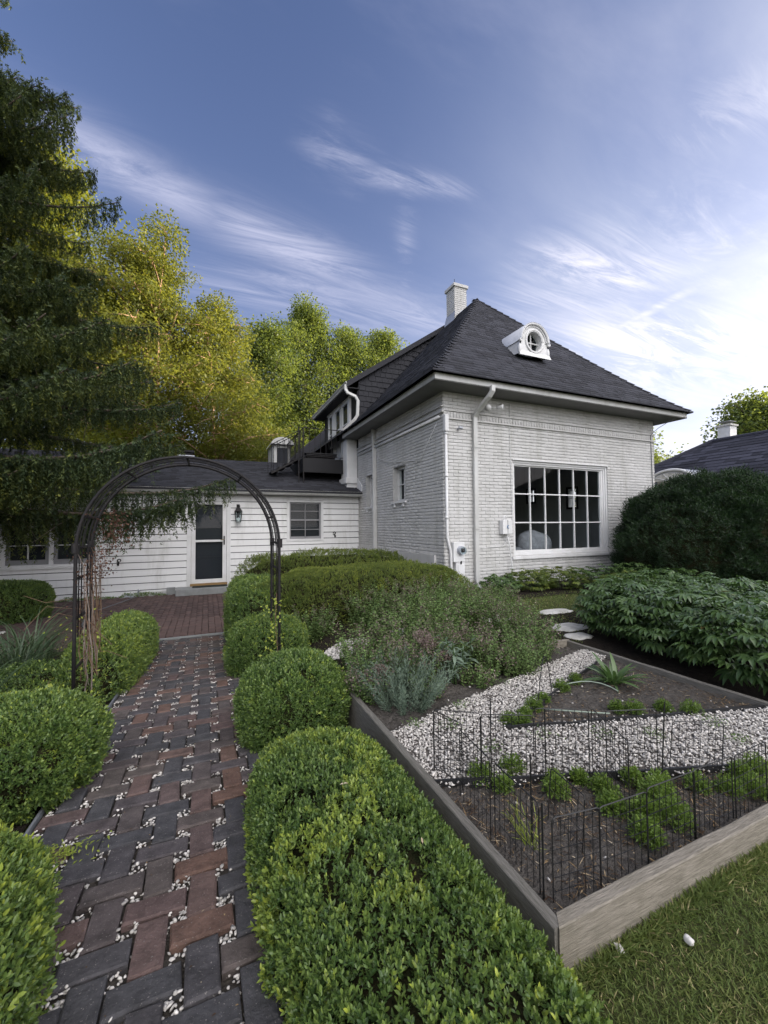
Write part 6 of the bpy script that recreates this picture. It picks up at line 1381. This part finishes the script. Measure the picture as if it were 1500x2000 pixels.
# vine on the arch, mostly dry
vn = thing('climbing_vine', (-.95, 4.25, T(-.95, 4.25)), 'half-dead climbing vine with reddish dry leaves on the left side of the arch', 'vine')
for i in range(26):
    y = random.uniform(3.95, 4.6); x = AX0+random.uniform(-.02, .10); h = random.uniform(.9, 1.75); pts = []; ph = random.uniform(0, 6)
    for k in range(9):
        t = k/8; z = T(x, y)+h*t*.78; zz = min(z, 9); xx = x+.035*sin(3*t+ph)+random.uniform(-.012, .012); yy = y+.05*cos(4*t+ph)
        if z > AZS: al = min((z-AZS)/AR, .95); xx = ACX-AR*cos(math.asin(al))+random.uniform(-.02, .03)
        pts.append((xx, yy, z))
    mb = MB(); mb.tube(pts, [.006*(1-.6*k/8) for k in range(9)], 5); mb.build('stem', VINE if i % 3 else DEADTWIG, vn)
lvr = Leaves(); n = 800; z = RNG.uniform(.55, 1.75, n); z = np.where(RNG.random(n) < .55, RNG.uniform(1.25, 1.85, n), z); x = AX0+RNG.normal(.05, .05, n)+np.where(z > 1.5, .12, 0)+np.where((z > 1.25), RNG.uniform(0, .09, n), 0); y = RNG.uniform(3.95, 4.65, n)
lvr.add(np.stack([x, y, z], 1), RNG.normal(0, 1, (n, 3))+np.array([0, 0, -.6]), RNG.normal(0, 1, (n, 3)), RNG.uniform(.012, .035, n), RNG.uniform(.008, .022, n), RNG.beta(1.2, 2.5, n)); lvr.build('dry_leaves', RED_G, vn)
lvy = Leaves(); n = 130; z = RNG.uniform(.2, 1.0, n); lvy.add(np.stack([AX0+RNG.normal(.02, .13, n), RNG.normal(4.15, .22, n), z], 1), RNG.normal(0, 1, (n, 3)), RNG.normal(0, 1, (n, 3)), RNG.uniform(.015, .035, n), RNG.uniform(.01, .022, n), RNG.random(n)); lvy.build('yellow_leaves', YELL_G, vn)
for i in range(9):
    z = random.uniform(.5, 1.25); a = random.choice((-1, 1))*random.uniform(.15, .38); mb = MB(); p0 = (AX0+.03, 4.1, z); mb.tube([p0, (AX0+a*.6, 4.0, z+random.uniform(-.05, .08)), (AX0+a, 3.95, z+random.uniform(-.12, .06))], .0022, 4); mb.build('tendril', VINE, vn)
yr = thing('young_climber', (.62, 3.9, T(.6, 3.9)), 'pale green young climber on the right foot of the arch', 'climber')
mb = MB(); mb.tube([(.60, 3.9, .17), (.62, 3.92, .5), (.60, 3.95, .8), (.62, 4.0, 1.05)], .003, 5); mb.build('stem', VINE, yr)
lv = Leaves(); n = 150; z = RNG.uniform(.3, 1.02, n); lv.add(np.stack([.60+RNG.normal(-.02, .045, n), 3.92+RNG.normal(0, .05, n), z], 1), RNG.normal(0, 1, (n, 3)), RNG.normal(0, 1, (n, 3)), RNG.uniform(.02, .038, n), RNG.uniform(.014, .026, n), RNG.random(n)); lv.build('leaves', YELL_G, yr)
yl = thing('yellow_leaf_shoot', (-1.12, 3.75, .2), 'few bright lime leaves on a thin shoot left of the arch foot', 'shoot')
lv = Leaves(); P = np.array([(-1.10, 3.72, .52), (-1.13, 3.74, .47), (-1.05, 3.75, .55), (-1.16, 3.72, .46), (-1.09, 3.7, .43), (-1.02, 3.75, .58), (-1.04, 3.7, .49)]); n = len(P); lv.add(P, RNG.normal(0, 1, (n, 3)), np.tile([[0, -1., .5]], (n, 1)), np.full(n, .045), np.full(n, .035), np.ones(n)*.6, six=True); lv.build('leaves', YELL_G, yl)
mb = MB(); mb.tube([(-1.12, 3.75, .2), (-1.1, 3.73, .45), (-1.03, 3.74, .58)], .002, 4); mb.build('stem', VINE, yl)
# fallen yellow leaves
lv = Leaves(); n = 160; x = -.52+RNG.normal(0, .055, n); y = 2.08+RNG.normal(0, .035, n); lv.add(np.stack([x, y, terr(x, y)+.045+RNG.uniform(0, .02, n)], 1), RNG.normal(0, 1, (n, 3))*np.array([1, 1, .3]), np.tile([[0, 0, 1.]], (n, 1)), RNG.uniform(.014, .026, n), RNG.uniform(.005, .010, n), RNG.uniform(0, .6, n))
tag(lv.build('fallen_leaves', YELL_G), 'small heap of yellowed clippings lying on the path bricks', 'leaves', kind='stuff')
lv = Leaves(); n = 240; x = RNG.uniform(-.69, .25, n); y = .8+4*RNG.random(n)**1.3; lv.add(np.stack([x, y, terr(x, y)+.03+RNG.uniform(0, .015, n)], 1), RNG.normal(0, 1, (n, 3))*np.array([1, 1, .2]), np.tile([[0, 0, 1.]], (n, 1)), RNG.uniform(.006, .014, n), RNG.uniform(.003, .006, n), RNG.random(n))
tag(lv.build('path_litter', STRAW), 'tiny dry leaf bits scattered on the path bricks', 'litter', kind='stuff')
lv = Leaves(); P = np.array([(.50, 1.62, .64), (.66, 1.22, .635)]); lv.add(P, np.array([[1, -.3, .1], [.3, 1, .3]]), np.array([[0, 0, 1.], [0, 0, 1]]), np.array([.035, .022]), np.array([.012, .007]), np.array([1., .9]), six=True); tag(lv.build('dead_leaf', STRAW), 'pale dead leaves lying on top of the foreground hedge', 'leaf')

# ------------------------------------------------------------------ lawn
def grass(name, xy, h, w, label, val=None):
    n = len(xy); P = np.stack([xy[:, 0], xy[:, 1], terr(xy[:, 0], xy[:, 1])-.003], 1); D = np.stack([RNG.normal(0, .55, n), RNG.normal(0, .55, n), np.ones(n)*.8], 1)
    lv = Leaves(); pv = vnoise(P, 4.5, 2); v = np.clip(.25+.45*pv+RNG.normal(0, .14, n)+(RNG.random(n) < .09)*.45, 0, 1); lv.add(P, D, RNG.normal(0, 1, (n, 3)), h*RNG.uniform(.5, 1.25, n), w*RNG.uniform(.7, 1.3, n), v, fold=.1, droop=.25)
    return tag(lv.build(name, GRASS_G), label, 'grass', kind='stuff')
n = 90000; x = .9+2.2*RNG.random(n); y = .93-1.0*RNG.random(n)**.8; d = vnoise(np.stack([x, y, y*0], 1), 7, 4); ok = (d > .25) | (RNG.random(n) < .5); ok &= (y < BY0-.006) | (x < BX0); ok &= (x > .93)
grass('lawn_grass', np.stack([x[ok], y[ok]], 1), .034, .0030, 'short patchy lawn in front of the raised bed')
n = 5000; x = .93+2.1*RNG.random(n); y = BY0-.012-np.abs(RNG.normal(0, .02, n)); grass('edge_grass', np.stack([x, y], 1), .06, .003, 'longer grass along the foot of the front board')
n = 26000; x = RNG.uniform(.95, 6.5, n); y = RNG.uniform(3.06, 5.6, n); ok = ~((x > 3.6) & (y < 3.3)); grass('back_grass', np.stack([x[ok], y[ok]], 1), .05, .006, 'grass between the raised bed and the house border')
# ------------------------------------------------------------------ trees
def tree(label, name, x, y, z0, H, cb, R, nl, per, leaf, mat, bark, cat='tree', prof=None, trunks=1, sub=6, cr=.55, tone=0., group=None, seed=1, tr=.16, zsq=.65, droop=0., asp=.62, lean=0):
    r = random.Random(seed); e = thing(name, (x, y, z0), label, cat, group)
    prof = prof or (lambda t: (sin(pi*min(1, .10+.9*t)))**.6*(1.0-.25*t))
    tk = MB(); lb = MB(); tops = []
    for k in range(trunks):
        a = r.uniform(0, 6.28); dx, dy = (cos(a)*R*.28, sin(a)*R*.28) if trunks > 1 else (r.uniform(-.4, .4)+lean, r.uniform(-.4, .4))
        pts = [(x+dx*.06, y+dy*.06, z0-.1)]; 
        for i in range(1, 9): t = i/8; pts.append((x+dx*t**.8+r.uniform(-.12, .12), y+dy*t**.8+r.uniform(-.12, .12), z0+(H*.93)*t))
        tk.tube(pts, [tr*(1-.93*i/8)**1.5+.010 for i in range(9)], 8); tops.append(pts)
    tk.build('trunk', bark, e, smooth=True)
    C = []
    for i in range(nl):
        t = (i+.5)/nl; t = t**.85; h = cb+(H-cb)*t; az = i*2.39996+r.uniform(-.5, .5); rad = R*prof(t)*r.uniform(.55, 1.2)
        pts = tops[i % trunks]; hb = max(cb*.75, h-rad*r.uniform(.35, .8)); kk = min(7.99, hb/(H*.93)*8); j = int(kk); f = kk-j; b = np.array(pts[j])*(1-f)+np.array(pts[j+1])*f
        tip = np.array([x+cos(az)*rad+(pts[-1][0]-x)*t, y+sin(az)*rad+(pts[-1][1]-y)*t, z0+h-droop*rad+r.uniform(-.2, .6)*(R*.25)]); mid = b*.5+tip*.5+np.array([r.uniform(-.2, .2), r.uniform(-.2, .2), rad*.08+droop*rad*.5])
        lb.tube([b, b*.6+mid*.4+np.array([0, 0, .05*rad]), mid, tip], [tr*.38*(1-t*.5), tr*.26*(1-t*.5), tr*.15, .01], 5)
        for s in range(sub):
            u = r.uniform(.35, 1.0); q = b*(1-u)**2+mid*2*u*(1-u)+tip*u*u; o = nrm(RNG.normal(0, 1, (1, 3)))[0]*np.array([1, 1, .6]); ll = r.uniform(.25, .55)*rad*.6+.25; q2 = q+o*ll
            lb.tube([q, (q+q2)/2+np.array([0, 0, .06]), q2], [.022, .013, .005], 4); C.append(q2); C.append((q+q2)/2)
    for pts in tops:
        for k in range(3, 8):
            C.append(np.array(pts[k])+np.array([r.uniform(-.4, .4), r.uniform(-.4, .4), r.uniform(-.3, .3)]))
            C.append((np.array(pts[k])+np.array(pts[k+1]))/2+np.array([r.uniform(-.4, .4), r.uniform(-.4, .4), 0]))
    # leader
    C.append(np.array(tops[0][-1])+np.array([0, 0, .2]))
    lb.build('limbs', bark, e, smooth=True)
    C = np.array(C); nc = len(C); key = (mat.name, per, leaf, cr, zsq, asp, tone)
    protos = []
    for lev in range(4):
        for var in range(3):
            m = per; off = RNG.normal(0, 1, (m, 3))*np.array([1, 1, zsq]); off /= np.maximum(1, np.linalg.norm(off, axis=1, keepdims=True)/1.6)
            D = nrm(off*.5+RNG.normal(0, .6, (m, 3))+np.array([0, 0, -.35])); Nn = nrm(RNG.normal(0, .55, (m, 3))+np.array([0, 0, 1.])); Lk = leaf*RNG.uniform(.7, 1.25, m)
            lv = Leaves(); lv.add(off*cr*.62, D, Nn, Lk, Lk*asp, np.clip(.45+tone+(lev-1.5)*.10+RNG.normal(0, .14, m), 0, 1), fold=.15)
            protos.append(proto_mesh(np.concatenate(lv.V), np.concatenate(lv.F), np.concatenate(lv.a), mat))
    up_ = nrm(RNG.normal(0, .22, (nc, 3))+np.array([0, 0, 1.]))
    instancer('crown', C, euler_of(up_), RNG.uniform(.65, 1.25, nc), RNG.integers(0, 12, nc), protos, e); return e
tree('river birch with orange peeling trunks rising behind the clapboard wing', 'birch_tree', -2.2, 20.3, 0, 13.9, 3.2, 3.9, 58, 95, .12, BIRCH_G, BIRCHBARK, trunks=4, sub=7, cr=.72, seed=4, tr=.17, droop=.14, zsq=.5)
tree('smaller birch at the right shoulder of the river birch', 'birch_tree', .7, 21.0, 0, 12.2, 2.8, 3.3, 44, 95, .12, BIRCH_G, BIRCHBARK, trunks=2, sub=6, cr=.72, seed=5, tr=.13, droop=.15)
tree('glowing yellow-green tree seen through the spruce at the far left', 'maple_tree', -7.0, 22.5, 0, 18.5, 3, 3.9, 40, 110, .14, GOLD_G, BARK, seed=6, sub=7, cr=1.05, tr=.24)
tree('yellow-green lower tree between spruce and birch', 'maple_tree', -3.9, 21.0, 0, 12.0, 1.6, 2.3, 28, 110, .13, GOLD_G, BARK, seed=7, sub=7, cr=.85, tr=.16)
tree('tall upright maple with pointed golden tips behind the balcony', 'maple_tree', 6.6, 30.0, 0, 17.8, 4, 3.4, 42, 90, .16, MAPLE_G, BARK, seed=8, sub=8, cr=.85, tr=.26, prof=lambda t: (1-t)**.45*(.35+.9*min(t*3, 1))*.95, zsq=1.1, tone=.08)
tree('maple with twin golden tips left of the brick house chimney', 'maple_tree', 10.4, 30.5, 0, 16.6, 4, 3.0, 36, 84, .16, MAPLE_G, BARK, seed=9, sub=8, cr=.85, tr=.22, prof=lambda t: (1-t)**.45*(.35+.9*min(t*3, 1)), zsq=1.1, tone=.1)
tree('narrow maple whose tips just clear the shed dormer roof', 'maple_tree', 13.3, 30.0, 0, 17.2, 4, 2.7, 38, 84, .16, MAPLE_G, BARK, seed=10, sub=7, cr=.75, tr=.2, prof=lambda t: (1-t)**.5*(.35+.9*min(t*3, 1)), zsq=1.2, tone=.12)
tree('greyer green tree between the birch and the tall maple', 'maple_tree', 3.4, 27.0, 0, 14.6, 3, 3.0, 34, 84, .16, MAPLE_G, BARK, seed=11, sub=8, cr=.9, tr=.2, tone=-.08)
tree('low bright tree glowing above the wing roof', 'maple_tree', 1.0, 31, 0, 8.0, 1.2, 3.6, 30, 60, .22, GOLD_G, BARK, seed=12, sub=7, cr=1.05, tr=.16)
tree('low yellow-green tree behind the wing roof vent', 'maple_tree', -3.0, 33, 0, 8.5, 1.2, 4.0, 30, 56, .23, GOLD_G, BARK, seed=13, sub=6, cr=1.1, tr=.16)
tree('broad tree far behind the balcony', 'maple_tree', 6.0, 38, 0, 13, 1.5, 5.0, 34, 56, .27, MAPLE_G, BARK, seed=14, sub=6, cr=1.3, tr=.25)
tree('small tree with golden tips between the brick house and the neighbour roof', 'maple_tree', 27.5, 19.2, 0, 7.9, 1.5, 3.6, 36, 62, .19, MAPLE_G, BARK, seed=15, sub=7, cr=.85, tr=.16, tone=.08)
tree('dark rounded tree above the neighbour roof at the right edge', 'maple_tree', 40.5, 18.0, 0, 11.2, 2.5, 5.2, 34, 60, .27, MAPLE_G, BARK, seed=16, sub=6, cr=1.25, tr=.28, tone=-.1)
tree('dark tree low at the far left behind the spruce', 'maple_tree', -11, 24, 0, 15, 1.5, 4.5, 34, 52, .27, MAPLE_G, BARK, seed=17, sub=6, cr=1.25, tr=.25)
# big trees to the west, right of the view, whose shade lies over the garden and the house
sd2 = nrm(np.array([[sd[0], sd[1]]]))[0]; sn2 = np.array([-sd2[1], sd2[0]])
for i, (c_, h, lb) in enumerate(((-16, 18, 'southernmost tree of the far western row'), (-9, 19, 'second tree of the far western row from the south'), (-2, 19.5, 'third tree of the far western row'), (4.5, 19.5, 'fourth tree of the far western row'), (10.5, 18.5, 'northernmost tree of the far western row'))):
    q_ = sd2*(58+random.uniform(-3, 3))+sn2*c_
    tree(lb, 'shade_tree', q_[0], q_[1], 0, h, 1.0, 5.2, 60, 46, .62, MAPLE_G, BARK, seed=30+i, sub=7, cr=2.1, tr=.35, tone=-.05)
# ------------------------------------------------------------------ big spruce at the left
def spruce(label, x, y, H, R0, seed=2):
    r = random.Random(seed); e = thing('spruce_tree', (x, y, 0), label, 'spruce')
    mb = MB(); mb.tube([(x, y, -.1), (x+.05, y, H*.5), (x, y, H)], [.26, .17, .02], 10); mb.build('trunk', BARK, e, smooth=True)
    lb = MB(); dead = MB(); SB = []; SD = []; SL = []
    z = 1.95
    while z < H-.4:
        nb = 12 if z < 9 else 10; t = z/H
        for i in range(nb):
            az = r.uniform(0, 2*pi); L_ = R0*(1-max(0, z-2.3)/(H-2.3))**1.22*r.uniform(.62, 1.18)*(1 if z > 2.2 else .85)
            d2 = np.array([cos(az), sin(az)])
            # skip the side away from the camera above mid height only in detail
            vis = (d2@(-np.array([x, y]))/math.hypot(x, y)) > -.55
            pts = []; n = 9
            for k in range(n):
                s = k/(n-1); pts.append(np.array([x+d2[0]*L_*s, y+d2[1]*L_*s, z+L_*(.18*s-.55*s*s+.42*s**3.2)]))
            lb.tube(pts, [.035*(1-.85*k/(n-1))*(L_/3+.3) for k in range(n)], 5)
            if not vis and r.random() < .5: continue
            m = int(L_*(17 if vis else 6))
            for j in range(m):
                s = .12+.88*(j+.5)/m; k = min(int(s*(n-1)), n-2); f = s*(n-1)-k; p = pts[k]*(1-f)+pts[k+1]*f
                side = 1 if j % 2 else -1; lat = np.array([-d2[1]*side, d2[0]*side, 0]); ll = (.55*(1-s)+.16)*r.uniform(.5, 1.15)*min(1.2, .5+L_/4)
                q = p+lat*ll*.75+np.array([d2[0], d2[1], 0])*ll*.55+np.array([0, 0, -.10*ll]); 
                SB.append(p); SD.append(q-p); SL.append(np.linalg.norm(q-p))
                # hanging branchlets under the lateral
                for hgn in range(3):
                    u = r.uniform(.1, 1); b = p*(1-u)+q*u; hl = r.uniform(.18, .55)*(1+.9*(z < 3.2)*r.random())*(1.0 if z < 9 else .7)*(.6+.5*(1-s)); SB.append(b); SD.append(np.array([r.gauss(0, .14), r.gauss(0, .14), -1])*hl); SL.append(hl)
            SB.append(pts[-2]); SD.append(pts[-1]-pts[-2]+np.array([0, 0, .05])); SL.append(np.linalg.norm(pts[-1]-pts[-2])*1.2)
            if z < 5.2:
                for j in range(4):
                    s = r.uniform(.15, .7); k = min(int(s*(n-1)), n-2); p = pts[k]; q = p+np.array([r.gauss(0, .3), r.gauss(0, .3), -r.uniform(.2, .7)]); dead.tube([p, (p+q)/2+np.array([r.gauss(0, .08), r.gauss(0, .08), .03]), q], [.008, .005, .002], 4)
        z += .36 if z < 9 else .42
    lb.build('limbs', BARK, e, smooth=True)['kind'] = 'stuff'; dead.build('dead_twigs', DEADTWIG, e)['kind'] = 'stuff'
    SB = np.array(SB); SD = nrm(np.array(SD)); SL = np.array(SL)
    # bottle-brush twigs in four lengths and five tones
    LEN = [.14, .24, .38, .60]; protos = []
    for L_ in LEN:
        for lev in range(5):
            m = int(L_*100)+6; u = RNG.random(m); Z = np.tile([[0, 0, 1.]], (m, 1)); a = RNG.uniform(0, 2*pi, m); rad = np.stack([np.cos(a), np.sin(a), 0*a], 1)
            bend = np.stack([.03*np.sin(u*3), .02*np.sin(u*4+1), 0*u], 1); lv = Leaves()
            lv.add(Z*(L_*u)[:, None]+bend, nrm(Z*.75+rad*.8), rad+RNG.normal(0, .3, (m, 3)), RNG.uniform(.034, .060, m), RNG.uniform(.011, .018, m), np.clip(.16+.13*lev+(u > .7)*.20+RNG.normal(0, .10, m), 0, 1), fold=.2)
            st_ = np.array([[.004, 0, 0], [-.002, .0035, 0], [-.002, -.0035, 0], [.03, .018, L_]]); lv.V.append(st_); lv.F.append(np.array([[0, 1, 3], [1, 2, 3], [2, 0, 3]])+lv.n); lv.a.append(np.zeros(4)); lv.n += 4
            protos.append(proto_mesh(np.concatenate(lv.V), np.concatenate(lv.F), np.concatenate(lv.a), SPRUCE_G))
    ci = np.abs(SL[:, None]-np.array(LEN)[None]).argmin(1); scl = np.clip(SL/np.array(LEN)[ci], .7, 1.5)
    tn = RNG.normal(0, 1.0, len(SB))+.8*(SD[:, 2] < -.6)+3.5*(vnoise(SB, .9, 3)-.5); lev = np.clip(np.round(1.7+tn), 0, 4).astype(int)
    print('spruce twigs', len(SB))
    instancer('needles', SB, euler_of(SD), scl, ci*5+lev, protos, e); return e
spruce('large drooping spruce filling the left edge of the view', -4.45, 8.7, 17.0, 4.35)
